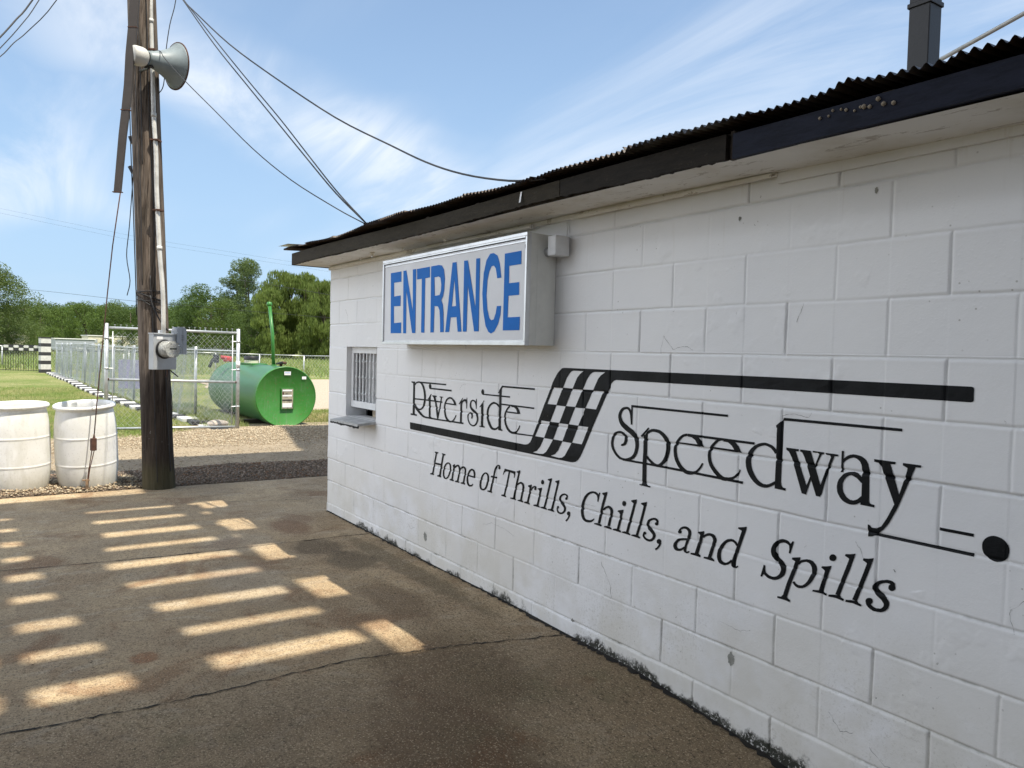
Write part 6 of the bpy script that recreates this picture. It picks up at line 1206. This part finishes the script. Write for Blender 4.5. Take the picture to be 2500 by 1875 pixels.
MB().box((-17.5, .45, 1.06), (.03, .36, .12), Matrix.Rotation(1.45, 3, 'Z')).build('fence_tag', M['label'], lf)
fix(lf)
# striped kerb blocks beside it
nb = 0; KP = [(-8.5, .92), (-13.3, .32), (-19.4, -.02), (-26, -.15), (-37.5, -.35)]
xk = -8.3
while xk > -37.5:
    ln = .60; yk = float(np.interp(-xk, [-p[0] for p in KP], [p[1] for p in KP])); z = float(lawn_z(np.array([xk]), np.array([yk]))[0])
    o = MB().box((0, 0, .03), (ln-.02, .34, .08), None).build('kerb_block', M['blockw' if nb % 2 else 'blockb'], None, bevel=.012)
    o.location = (xk, yk, z); o.rotation_euler = (0, 0, math.radians(-3+((nb*37) % 7-3)))
    tag(o, ('white' if nb % 2 else 'black')+' painted kerb block in the striped row along the chain link fence', 'kerb block', 'black and white kerb blocks'); xk -= ln+(.0 if xk > -20 else .05); nb += 1

# striped pillar and iron fence
pz = -.0
def fzp(x, y): return float(lawn_z(np.array([x]), np.array([y]))[0])
px_, py_ = -38.0, -.52; z0 = fzp(px_, py_)
pl = thing('striped_pillar', 'square pillar painted in black and white bands at the end of the iron fence', 'pillar', (px_, py_, z0)); hgt = [.14, .24, .17, .26, .18, .26, .20, .26, .24]
RZ = Matrix.Rotation(.2, 3, 'Z'); zc_ = z0; hs_ = [.17, .25, .18, .25, .17, .27, .17, .24]
for i, h_ in enumerate(hs_): MB().box((px_, py_, zc_+h_/2), (.44, .44, h_), RZ).build('pillar_band', M['blockw' if i % 2 else 'blockb'], pl); zc_ += h_
MB().box((px_, py_, zc_+.03), (.46, .46, .06), RZ).build('pillar_cap', M['blockb'], pl); fix(pl)
F0 = Vector((px_-.25, py_-.25)); F1 = Vector((-39.1, -2.42)); F2 = Vector((-40.4, -4.9))
irf = thing('iron_fence', 'black iron bar fence with black and white checkered band along its top', 'fence', (F0.x, F0.y, z0))
for (A_, B_) in ((F0, F1), (F1, F2)):
    Lf = (B_-A_).length; dd = (B_-A_)/Lf; nb_ = int(Lf/.118)
    def fp(u, z): p = A_+dd*u; return (p.x, p.y, z0+z)
    for k in range(1, nb_): MB().tube([fp(k*.118, .06), fp(k*.118, 1.06)], .010, 4).build('fence_bar', M['black'], irf)
    for z in (.10, 1.06, 1.34): MB().tube([fp(0, z), fp(Lf, z)], .016, 6).build('fence_rail', M['black'], irf)
    MB().tube([fp(Lf, -.1), fp(Lf, 1.5)], .045, 8).build('fence_post', M['black'], irf)
    for k in range(int(Lf/.235)):
        for row in (0, 1):
            w_ = (k+row) % 2; a0 = fp(k*.235+.01, 1.07+.135*row); a1 = fp(k*.235+.215, 1.07+.135*row)
            MB().add([a0, a1, (a1[0], a1[1], a1[2]+.125), (a0[0], a0[1], a0[2]+.125), (a0[0]+.02, a0[1], a0[2]), (a1[0]+.02, a1[1], a1[2]), (a1[0]+.02, a1[1], a1[2]+.125), (a0[0]+.02, a0[1], a0[2]+.125)], [(0, 1, 2, 3), (7, 6, 5, 4), (0, 4, 5, 1), (3, 2, 6, 7)]).build('checker_panel', M['blockw' if w_ else 'blockb'], irf)
fix(irf)
# far chain link fence across the field
rf2 = thing('chain_link_fence', 'low chain link fence crossing the field in front of the trees', 'fence', (-31.7, 10.9, -.1))
A_ = Vector((-46.5, -6)); B_ = Vector((-24.5, 21.5)); Lf = (B_-A_).length; dd = (B_-A_)/Lf; u = 0; k = 0
A_ = A_+Vector((0, 0))
def ffp(u): p = A_+dd*u; return p
while u < Lf:
    p = ffp(u); z = float(fz([p.x], [p.y])[0]); MB().tube([(p.x, p.y, z-.1), (p.x, p.y, z+1.22)], .032, 6).build('fence_post', M['galv'], rf2, True)
    p2 = ffp(min(u+2.4, Lf)); z2 = float(fz([p2.x], [p2.y])[0])
    MB().tube([(p.x, p.y, z+1.20), (p2.x, p2.y, z2+1.20)], .026, 6).build('top_rail', M['galv'], rf2, True); u += 2.4
chainlink('fence_mesh', A_, B_, .03, 1.2, .085, .0036, M['galv2'], rf2, True, fz)
fix(rf2)

# ------------------------------------------------------------------ fuel tank
TC = Vector((-8.62, 2.26, .435)); TR = .60; TL = 4.0
tk = thing('fuel_tank', 'large green cylindrical steel tank lying on the ground behind the gate', 'tank', (TC.x, TC.y, -.1))
ry = Matrix.Rotation(-math.pi/2, 3, 'Y')
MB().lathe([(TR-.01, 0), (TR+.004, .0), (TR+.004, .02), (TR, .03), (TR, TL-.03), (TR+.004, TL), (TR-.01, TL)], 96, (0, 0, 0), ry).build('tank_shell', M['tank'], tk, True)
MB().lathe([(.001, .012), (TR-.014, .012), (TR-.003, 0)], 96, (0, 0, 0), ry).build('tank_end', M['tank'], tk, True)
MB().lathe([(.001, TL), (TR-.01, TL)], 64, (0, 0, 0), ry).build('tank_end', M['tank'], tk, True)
for c in [x for x in bpy.data.objects if x.parent == tk]: c.location = (0, 0, TC.z+.1)
def tp(mb, name, mat, **k):
    o = mb.build(name, M[mat], tk, **k); o.location = (-TC.x, -TC.y, .1); return o
ta = tp(MB().tube([(-9.48, 2.26, 1.0), (-9.60, 2.26, 1.7), (-9.80, 2.25, 2.30)], .036, 12), 'vent_pipe', 'green', smooth=True)
tp(MB().lathe([(.001, -.05), (.055, -.05), (.060, -.01), (.045, .03), (.001, .045)], 16, (-9.81, 2.25, 2.33)), 'vent_cap', 'green', smooth=True)
tp(MB().lathe([(.06, 0), (.058, .03)], 16, (-9.48, 2.26, 1.03)), 'pipe_flange', 'green', smooth=True)
tp(MB().lathe([(.15, .0), (.15, .10)], 24, (-11.17, 2.26, 1.02)), 'filler_neck', 'cream', smooth=True)
tp(MB().lathe([(.16, .10), (.165, .17), (.14, .19), (.001, .195)], 24, (-11.17, 2.26, 1.02)), 'filler_cap', 'black', smooth=True)
tp(MB().box((-11.0, 2.26, 1.035), (1.0, .34, .03)), 'top_plate', 'green')
tp(MB().tube([(-9.0, 2.26, 1.03), (-9.0, 2.26, 1.07), (-8.96, 2.28, 1.11), (-8.90, 2.33, 1.10)], .03, 8), 'spout', 'rust', smooth=True)
tp(MB().box((-8.96, 2.22, 1.10), (.10, .12, .03), Matrix.Rotation(.3, 3, 'X')), 'spout_lid', 'black')
X_ = -8.612
tp(MB().box((X_, 2.278, .40), (.03, .26, .43)), 'gauge_frame', 'green', bevel=.006)
M['old'] = simple('faded_panel', (.38, .34, .25), .7, var=.35, scale=14, bump=.1)
tp(MB().box((X_+.014, 2.278, .40), (.010, .22, .39)), 'gauge_panel', 'old')
for z, h_, m_ in ((.565, .03, 'label'), (.462, .032, 'label'), (.272, .085, 'label')): tp(MB().box((X_+.02, 2.27, z), (.006, .19, h_)), 'gauge_window', m_)
tp(MB().box((X_+.02, 2.27, .375), (.006, .19, .022)), 'gauge_slot', 'dark'); tp(MB().box((X_+.0205, 2.19, .505), (.004, .03, .05)), 'rust_spot', 'rust')
tp(MB().box((X_+.002, 2.276, .905), (.003, .13, .07)), 'sticker', 'label'); tp(MB().box((X_+.0045, 2.276, .915), (.002, .10, .010)), 'sticker_print', 'blue')
tp(MB().box((X_+.002, 2.612, .815), (.003, .085, .055)), 'sticker', 'label'); tp(MB().box((X_+.0045, 2.612, .812), (.002, .01, .02)), 'sticker_print', 'telebox')
# supports
for x in (-9.4, -11.8): tp(MB().box((x, 2.0, -.12), (.18, 1.0, .12)), 'skid', 'wood_dark')
# red pump on top near the far end
pm = thing('fuel_pump', 'red hand pump and blue hose on top of the green tank', 'pump', (-12.0, 1.95, 1.0))
MB().box((-11.62, 1.86, 1.12), (.20, .16, .12), Matrix.Rotation(.3, 3, 'Z')).build('pump_body', M['red'], pm, bevel=.03)
MB().tube([(-11.62, 1.9, 1.14), (-11.7, 1.72, 1.16)], .045, 12).build('pump_head', M['red'], pm, True)
MB().tube([(-12.15, 1.72, 1.16), (-12.25, 1.66, 1.08), (-12.35, 1.62, .92)], .035, 10).build('hose', M['fasciaB'], pm, True)
MB().box((-12.15, 1.72, 1.12), (.12, .12, .2)).build('meter_head', M['fasciaB'], pm, bevel=.03); fix(pm)
# purple board leaning behind the fence
tag(MB().box((-21.3, 1.35, .42), (.05, 1.25, .95), Matrix.Rotation(-.55, 3, 'Z')).build('purple_board', M['purple'], None, bevel=.01), 'faded purple board standing behind the chain link fence', 'board')
rk = bpy.data.meshes.new('rock'); bm = bmesh.new(); bmesh.ops.create_icosphere(bm, subdivisions=3, radius=.14)
for v in bm.verts: n_ = noise.noise(v.co*9); v.co *= 1+.25*n_; v.co.z *= .45; v.co.y *= 1.3
bm.to_mesh(rk); bm.free(); o = link('rock', rk, simple('pale_rock', (.50, .43, .36), .9, bump=.4), None, True); o.location = (-8.75, .98, -.06); tag(o, 'pale flat rock lying at the foot of the gate beside the kerb', 'rock')

# ------------------------------------------------------------------ far trailers
def trailer(loc_, size, rz, label, mat='cream'):
    t = thing('trailer', label, 'trailer', loc_, 'distant trailers', rz); L_, W_, H_ = size
    bd = MB().bbox((-L_/2, -W_/2, .45), (L_/2, W_/2, H_)).build('trailer_body', M[mat], t, bevel=.08)
    for k in range(5): MB().box((-L_/2+L_*(k+.5)/5, -W_/2-.02, H_*.72), (L_*.09, .03, H_*.2)).build('window', M['telebox'], bd)
    MB().bbox((-L_/2-.1, -W_/2-.1, H_), (L_/2+.1, W_/2+.1, H_+.12)).build('roof', M['label'], t)
    for s in (-.3, .3):
        MB().tube([(L_*s, -W_/2, .35), (L_*s, W_/2, .35)], .35, 14).build('wheel', M['black'], t)
trailer((-128, -5.0, -.1), (13, 2.6, 2.75), math.radians(100), 'long cream trailer far behind the iron fence at the left')
trailer((-125, 12.8, -.1), (9, 2.6, 2.6), math.radians(104), 'cream trailer far off behind the gate and the wooden pole')
trailer((-118, 6.5, -.1), (5, 2.2, 2.0), math.radians(100), 'dark low vehicle far behind the fence left of the gate', 'telebox')

# ------------------------------------------------------------------ trees
def leaf_cloud(C_, n, size, r, elong=1., droop=0):
    """n leaf quads scattered around clump centres C_ (m,4: x,y,z,radius)"""
    C_ = np.asarray(C_); w_ = C_[:, 3]**2; idx = r.choice(len(C_), n, p=w_/w_.sum()); c = C_[idx]
    d = r.normal(size=(n, 3)); d /= np.linalg.norm(d, axis=1)[:, None]; rad = c[:, 3]*(.55+.5*r.rand(n))**.7
    P = c[:, :3]+d*rad[:, None]*np.array([1, 1, .8])
    a = r.normal(size=(n, 3)); a /= np.linalg.norm(a, axis=1)[:, None]
    if droop: a = a*(1-droop)+np.array([0, 0, -1.])*droop; a /= np.linalg.norm(a, axis=1)[:, None]
    b = np.cross(a, r.normal(size=(n, 3))); b /= np.linalg.norm(b, axis=1)[:, None]
    s = size*r.uniform(.6, 1.35, n)[:, None]; A_ = a*s*elong; B_ = b*s*.5
    V = np.stack([P-A_*.5, P+B_*.5-A_*.05, P+A_*.5, P-B_*.5+A_*.05], 1).reshape(-1, 3)
    return V, np.arange(4*n).reshape(n, 4)
def make_tree(name, label, seed, h, w, n, size, mat, kind='round', lean=0):
    r = np.random.RandomState(seed); root = thing(name, label, 'tree', (0, 0, 0), 'trees beyond the field')
    cl = []
    if kind == 'willow':
        for k in range(80):
            t = r.rand()**.9; a = r.uniform(0, 6.28); rr = w*.5*math.sin((.22+.74*t)*math.pi)**.6*r.uniform(.15, 1); z = h*(.04+.90*t); cl.append((rr*math.cos(a), rr*math.sin(a), z, w*.115*r.uniform(.7, 1.3)))
    elif kind == 'tall':
        for k in range(70):
            t = r.rand(); a = r.uniform(0, 6.28); rr = w*.5*(math.sin((.22+.66*t)*math.pi)**.8)*r.uniform(.1, 1)*(.75+.35*(math.sin(t*17+a*2) > 0)); z = h*(.05+.92*t); cl.append((rr*math.cos(a), rr*math.sin(a), z, w*.11*r.uniform(.6, 1.35)))
    else:
        for k in range(150 if size < .18 else 75):
            t = r.rand()**1.0; a = r.uniform(0, 6.28); rr = w*.5*math.sqrt(max(0.02, 1-(t*1.0-.30)**2/.52))*r.uniform(.35, 1); z = h*(.03+.90*t); cl.append((rr*math.cos(a), rr*math.sin(a), z, w*.105*r.uniform(.6, 1.4)))
    V, F = leaf_cloud(cl, n, size, r, 2.6 if kind == 'willow' else 1.2, .75 if kind == 'willow' else 0)
    np_mesh('crown', V, F, mat, root)
    # trunk and limbs
    tr_ = MB(); tr_.tube([(0, 0, -.3), (.03*w, 0, h*.25), (0, .03*w, h*.5), (0, 0, h*.85)], [h*.024, h*.019, h*.013, h*.003], 8); 
    for k in range(9):
        c = cl[k*4]; b0 = (0, 0, max(h*.12, c[2]*.55)); tr_.tube([b0, (c[0]*.5, c[1]*.5, (b0[2]+c[2])/2+.02*h), c[:3]], [h*.009, h*.006, h*.002], 5)
    tr_.build('trunk', M['bark'], root, True); return root
protos = {}
def place(root, x, y, rz, s, label, sz=1.):
    root.location = (x, y, -.1); root.rotation_euler = (0, 0, rz); root.scale = (s, s, s*sz); root['label'] = label
def ray_xy(px, D):   # a place on the ground seen at that bearing
    v = _f+_r*((px-1250)/1880.27); return CAM.x+v.x*D, CAM.y+v.y*D
A1 = make_tree('broadleaf_tree', 'x', 1, 10, 9.5, 15000, .21, M['leafA'])
A2 = make_tree('broadleaf_tree', 'x', 2, 10, 10.5, 15000, .21, M['leafB'])
A3 = make_tree('broadleaf_tree', 'x', 3, 10, 8.0, 13000, .21, M['leafA'])
T1 = make_tree('poplar_tree', 'x', 4, 14, 10.0, 26000, .21, M['leafD'], 'tall')
W1 = make_tree('willow_tree', 'x', 5, 11.5, 8.0, 17000, .20, M['leafC'], 'willow')
W2 = make_tree('willow_tree', 'x', 6, 11.5, 7.0, 15000, .20, M['leafC'], 'willow')
L1 = make_tree('broadleaf_tree', 'x', 7, 11, 11, 42000, .175, M['leafD'])
used = set()
def put(proto, px, D, rz, hpx, label, wz=1.):
    """hpx: tree top height above the ground, metres"""
    o = proto if proto.name not in used else copy_tree(proto); used.add(proto.name)
    base_h = {'A1': 10, 'A2': 10, 'A3': 10}.get('', None)
    x, y = ray_xy(px, D); zmax = {A1: 9.9, A2: 9.9, A3: 9.9, T1: 14., W1: 11.4, W2: 11.4, L1: 10.9}[proto]
    s = hpx/zmax; place(o, x, y, rz, s*wz, label, 1/wz); return o
HOR = 842.
def top(ypx, D): return (HOR-ypx)/1880.27*D*1.0+1.5
put(L1, -45, 72, .3, top(655, 72), 'big grey green tree at the left edge, nearest of the tree row', 1.05)
put(L1, 22, 78, 2.0, top(765, 78), 'lower bushy tree leaning out from the big tree at the left edge', 1.2)
seq_ = [(A2, 60, 150, 741), (A1, 98, 140, 758), (A2, 125, 160, 745), (A3, 150, 135, 752), (A2, 178, 165, 742), (A1, 208, 120, 742), (A3, 236, 150, 748), (A2, 262, 130, 748), (A1, 290, 145, 738), (A2, 318, 130, 744), (A3, 345, 150, 748), (A2, 372, 140, 745), (A1, 402, 125, 750), (A2, 432, 140, 738), (A3, 455, 130, 742), (A2, 300, 105, 790), (A1, 85, 100, 800), (A3, 130, 110, 805), (A2, 40, 120, 780), (A2, 478, 120, 725)]
fl_ = ['dark rounded tree', 'yellow green spreading tree', 'low dark tree', 'mid green tree', 'dense dark tree', 'bright layered tree', 'small green tree', 'broad dark tree', 'tall mid green tree', 'dark bushy tree', 'mid green narrow tree', 'dark spreading tree', 'light green tree', 'dark domed tree', 'narrow green tree', 'low dark shrubby tree', 'short bright tree', 'short green tree', 'squat dark tree', 'shaded dark tree']
wh_ = ['far left beside the big tree', 'above the cream trailer', 'behind the iron fence', 'above the striped pillar', 'right of the striped pillar', 'above the curled end of the fence', 'left of the guy wire', 'just right of the guy wire', 'above the gate post', 'left of the wooden pole', 'close to the left side of the wooden pole', 'hidden partly by the wooden pole', 'behind the wooden pole', 'just right of the wooden pole', 'right of the meter boxes', 'low behind the gate', 'low above the iron fence', 'low near the striped pillar', 'low at the left behind the iron fence', 'above the gate, left of the tall poplar']
for (p, px, D, y), a_, b_ in zip(seq_, fl_, wh_): put(p, px, D, px*.37, top(y, D), a_+' '+b_, 1.15)
put(A2, 512, 114, 1.0, top(690, 114), 'dark leafy tree left of the tall poplar', 1.0)
put(A1, 540, 104, 2.2, top(728, 104), 'light green tree at the left foot of the tall poplar', .95)
put(T1, 602, 112, .4, top(630, 112), 'tall grey green poplar rising above the other trees', .88)
put(T1, 578, 116, 2.4, top(668, 116), 'slightly shorter poplar standing left of the tall one', .9)
put(A2, 618, 98, 3.0, top(738, 98), 'dark undergrowth tree below the tall poplar', 1.15)
put(W1, 690, 96, .5, top(652, 96), 'large yellow green willow right of the tall poplar', .92)
put(W2, 655, 92, 1.9, top(695, 92), 'shorter willow between the poplar and the large willow', .9)
put(W2, 745, 97, 3.3, top(655, 97), 'willow beside the corner of the white building', .95)
put(W1, 790, 92, 4.4, top(672, 92), 'willow partly hidden by the white building', .9)
put(A2, 700, 106, 1.2, top(760, 106), 'dark tree in the shade under the willows', 1.4)
put(A2, 800, 108, .2, top(690, 108), 'dark tree behind the willows by the building corner', 1.1)
put(A2, 640, 108, 2.2, top(775, 108), 'low dark tree between poplar and willow trunks', 1.4)
# trees beyond the frame's left and behind the building, so a side step still sees a tree row
for k, (px, D, y) in enumerate(((-190, 110, 720), (-300, 100, 700), (-430, 95, 710), (880, 120, 690), (960, 110, 700), (1060, 118, 690), (1180, 120, 700))): put((A1, A2, A3)[k % 3], px, D, k*1.3, top(y, D), 'tree of the row outside the view number' if False else ('leafy tree continuing the row beyond the left edge' if px < 0 else 'leafy tree continuing the row behind the building'), 1.15)
# distant wood, one mass
r = np.random.RandomState(44); cl = []
for k in range(420):
    px = r.uniform(-500, 1300); D = r.uniform(175, 215); x, y = ray_xy(px, D); hh = top(r.uniform(750, 762), D); 
    for j in range(3): cl.append((x+r.uniform(-3, 3), y+r.uniform(-3, 3), hh*(.25+.32*j)-r.uniform(0, 1), 2.4*r.uniform(.7, 1.3)))
V, F = leaf_cloud(cl, 90000, .45, r, 1.2)
tag(np_mesh('distant_wood', V, F, M['leafB']), 'distant wood forming the skyline behind the trees', 'wood', kind='stuff')

# ------------------------------------------------------------------ overhead lines
W_ = lambda n, l, p, r=.006, g='overhead wires at the pole': wire(n, l, p, r, cat='wire', group=g)
W_('overhead_wire', 'left of the two twin service wires from pole top to the roof edge', [(-3.55, -1.11, 6.1), (-2.49, -0.857, 5.123), (-1.777, -0.688, 4.468), (-1.095, -0.556, 3.926), (-0.436, -0.456, 3.436), (0.2, -0.387, 2.991), (0.808, -0.355, 2.606), (1.40, -0.35, 2.30)], .0058)
W_('overhead_wire', 'right of the two twin service wires from pole top to the roof edge', [(-3.6, -1.13, 6.08), (-2.485, -0.85, 5.123), (-1.74, -0.662, 4.474), (-1.06, -0.532, 3.935), (-0.40, -0.433, 3.45), (0.225, -0.376, 3.006), (0.815, -0.355, 2.625), (1.40, -0.35, 2.30)], .0055)
W_('overhead_wire', 'long sagging black wire curving from the pole top to mid roof', [(-3.3, -.86, 5.6), (-2.49, -0.857, 5.123), (-1.816, -0.858, 4.75), (-1.037, -0.715, 4.229), (-0.228, -0.523, 3.734), (0.609, -0.29, 3.24), (1.364, -0.17, 2.892), (2.012, -0.202, 2.638), (2.628, -0.277, 2.44), (3.241, -0.356, 2.285), (3.52, -.33, 2.25)], .0062)
W_('overhead_wire', 'thin wire sagging from the horn loudspeaker to the roof edge', [(-1.969, -1.214, 4.342), (-1.72, -1.20, 4.26), (-1.56, -1.189, 4.149), (-1.094, -1.09, 3.825), (-0.595, -0.944, 3.468), (-0.065, -0.754, 3.059), (0.444, -0.59, 2.736), (0.962, -0.411, 2.463), (1.39, -0.36, 2.30)], .0042)
W_('speaker_cable', 'thin cable dropping past the horn loudspeaker to the pole', [(-2.10, -.97, 5.4), (-2.095, -0.999, 4.941), (-2.094, -1.053, 4.681), (-2.082, -1.089, 4.406), (-2.056, -1.106, 4.133), (-2.041, -1.129, 4.002), (-2.05, -1.184, 3.924)], .0045)
W_('overhead_wire', 'thick upper black wire crossing the top left corner', [(-2.60, -2.72, 4.05), (-2.713, -2.498, 4.396), (-2.815, -2.363, 4.637), (-2.912, -2.22, 4.904), (-3.1, -1.7, 6)], .0080)
W_('overhead_wire', 'middle thin wire crossing the top left corner', [(-2.6, -2.75, 3.9), (-2.708, -2.498, 4.288), (-2.782, -2.318, 4.589), (-2.875, -2.164, 4.906), (-3.1, -1.7, 6)], .0048)
W_('overhead_wire', 'lowest kinked thin wire crossing the top left corner', [(-2.62, -2.7, 4.0), (-2.704, -2.498, 4.205), (-2.756, -2.383, 4.383), (-2.805, -2.265, 4.541), (-2.774, -2.014, 4.911), (-2.7, -1.6, 5.8)], .0048)
W_('overhead_wire', 'pale stay rod rising to the right above the roof by the steel post', [(3.6, 2.4, 2.9), (4.252, 1.866, 3.115), (4.825, 1.459, 3.052+.02), (5.199, 1.298, 3.08)], .010) if False else None
def pxp(x, y, D): v = _f+_r*((x-1250)/1880.27)-_u*((y-937.5)/1880.27); return CAM+v*D
sr = MB().tube([pxp(2270, 160, 4.5), pxp(2500, 33, 4.1), pxp(2800, -130, 3.7)], .0125, 8).build('stay_rod', M['conduit'], None, True)
tag(sr, 'pale grey stay rod slanting up above the roof right of the black post', 'rod')
W_('power_line', 'distant power line passing low behind the pole and the trees', [(-89.9, -2.2, 6.996), (-83.8, 1.64, 6.499), (-78.0, 5.17, 5.935), (-72.7, 7.94, 5.429), (-67.2, 10.97, 5.033), (-60.9, 15.1, 4.503), (-54.1, 20.1, 3.98), (-48.4, 23.5, 3.582)], .016, 'distant power lines')
W_('power_line', 'distant power line crossing in front of the willows', [(-76.1, 18.44, 8.338), (-68.2, 18.1, 7.586), (-57.9, 21.4, 6.122), (-48.4, 23.5, 4.892)], .016, 'distant power lines')
W_('power_line', 'upper of two faint far power lines low in the sky', [(-140.0, -3.956, 22.489), (-127.043, 15.062, 18.302), (-118.436, 27.742, 16.187), (-109.697, 40.619, 14.077), (-103.65, 49.534, 12.681)], .010, 'distant power lines')
W_('power_line', 'lower of two faint far power lines low in the sky', [(-139.967, -3.956, 21.774), (-127.012, 15.062, 17.635), (-118.406, 27.741, 15.543), (-109.669, 40.619, 13.481), (-103.616, 49.534, 11.966)], .010, 'distant power lines')

# ------------------------------------------------------------------ grandstand overhead (throws the striped shade)
gs = thing('grandstand', 'black steel post rising behind the roof, carrying the plank grandstand overhead', 'grandstand', (4.82, .64, 0))
MB().bbox((4.762, .600, -.2), (4.850, .690, 6.9)).build('post', M['black'], gs, bevel=.004)
MB().bbox((4.756, .594, 2.865), (4.856, .696, 2.885)).build('post_collar', M['black'], gs, bevel=.003)
MB().bbox((10.0, .6, -.3), (10.12, .72, 6.9)).build('post', M['black'], gs); MB().bbox((10.0, -6.0, -.3), (10.12, -5.88, 6.9)).build('post', M['black'], gs)
HD = 7.6; SXh = .42*(HD+.09); SYh = .16*(HD+.09); TH = .035
def deck(x0, x1, y0, y1, z=HD, nm='plank', mat='wood_dark'):
    return MB().bbox((x0+.42*(z+.09), y0+.16*(z+.09), z), (x1+.42*(z+.09), y1+.16*(z+.09), z+TH)).build(nm, M[mat], gs)
z9 = 10.5
def deckp(pts, z, nm): 
    vs = [(x+.42*(z+.09), y+.16*(z+.09), z) for x, y in pts]+[(x+.42*(z+.09), y+.16*(z+.09), z+TH) for x, y in pts]; n_ = len(pts)
    return MB().add(vs, [tuple(range(n_)), tuple(range(2*n_-1, n_-1, -1))]+[(i, (i+1) % n_, n_+(i+1) % n_, n_+i) for i in range(n_)]).build(nm, M['wood_dark'], gs)
# open slots (where the sun comes through), in ground x
slots = [(-1.085, -1.005), (-.655, -.53), (-.175, .0), (.325, .455), (.80, .975), (1.31, 1.45), (1.81, 1.98), (2.295, 2.43), (2.755, 2.945)]
wide = [(-1.12, -.79), (-.25, .20), (.74, 1.20), (1.73, 2.18), (2.70, 3.19)]
YB = -.62
def strip(y0, y1, open_):
    x = -1.80
    for a_, b_ in open_: deck(x, a_, y0, y1); x = b_
    deck(x, 12.5, y0, y1)
strip(-.95, YB, wide)
deckp([(3.6, -.85), (3.6, -.93), (2.9, -.955), (1.9, -1.05), (.9, -1.09), (0, -1.15), (-1.1, -1.18), (-1.8, -1.2), (-1.8, -1.08), (-1, -1.02), (-.1, -.985), (.9, -.955), (1.9, -.93), (3, -.875)], HD-.12, 'stringer')
strip(-2.00, -.95, slots)
deckp([(3.6, -1.64), (3.6, -1.93), (2.9, -2.03), (1.4, -2.25), (0, -2.38), (-1.8, -2.46), (-1.8, -1.9), (0, -1.84), (.9, -1.92), (2.3, -1.72)], HD-.12, 'stringer')
strip(-2.45, -2.00, slots); deck(3.6, 12.5, -2.06, -1.78); deck(3.6, 12.5, -1.04, -.93)
deckp([(3.6, -2.38), (3.6, -2.50), (1.4, -2.56), (-1.8, -2.66), (-1.8, -2.56), (1.4, -2.46)], HD-.12, 'stringer'); strip(-3.6, -2.45, slots); deck(-1.8, 12.5, -9, -3.6)
MB().bbox((2.2, -8.7, -.2), (11.6, -8.6, 6.9)).build('light_block_wall', M['wood_dark'], gs)  # unseen wall added to darken the right part of the block wall
# solid part above and beyond the building
deck(-4.75, 12.5, YB, .9, HD, 'deck'); deck(-4.75, -1.8, -1.30, YB, HD, 'deck')
deck(-4.75, 12.5, .9, 1.6, HD, 'deck')
deckp([(-3.9, 1.15), (-8.3, 2.02), (-8.3, 3.3), (-3.9, 3.3)], z9, 'shade_panel')  # unseen panel added to throw the shade on the ground beside the tank
fix(gs)
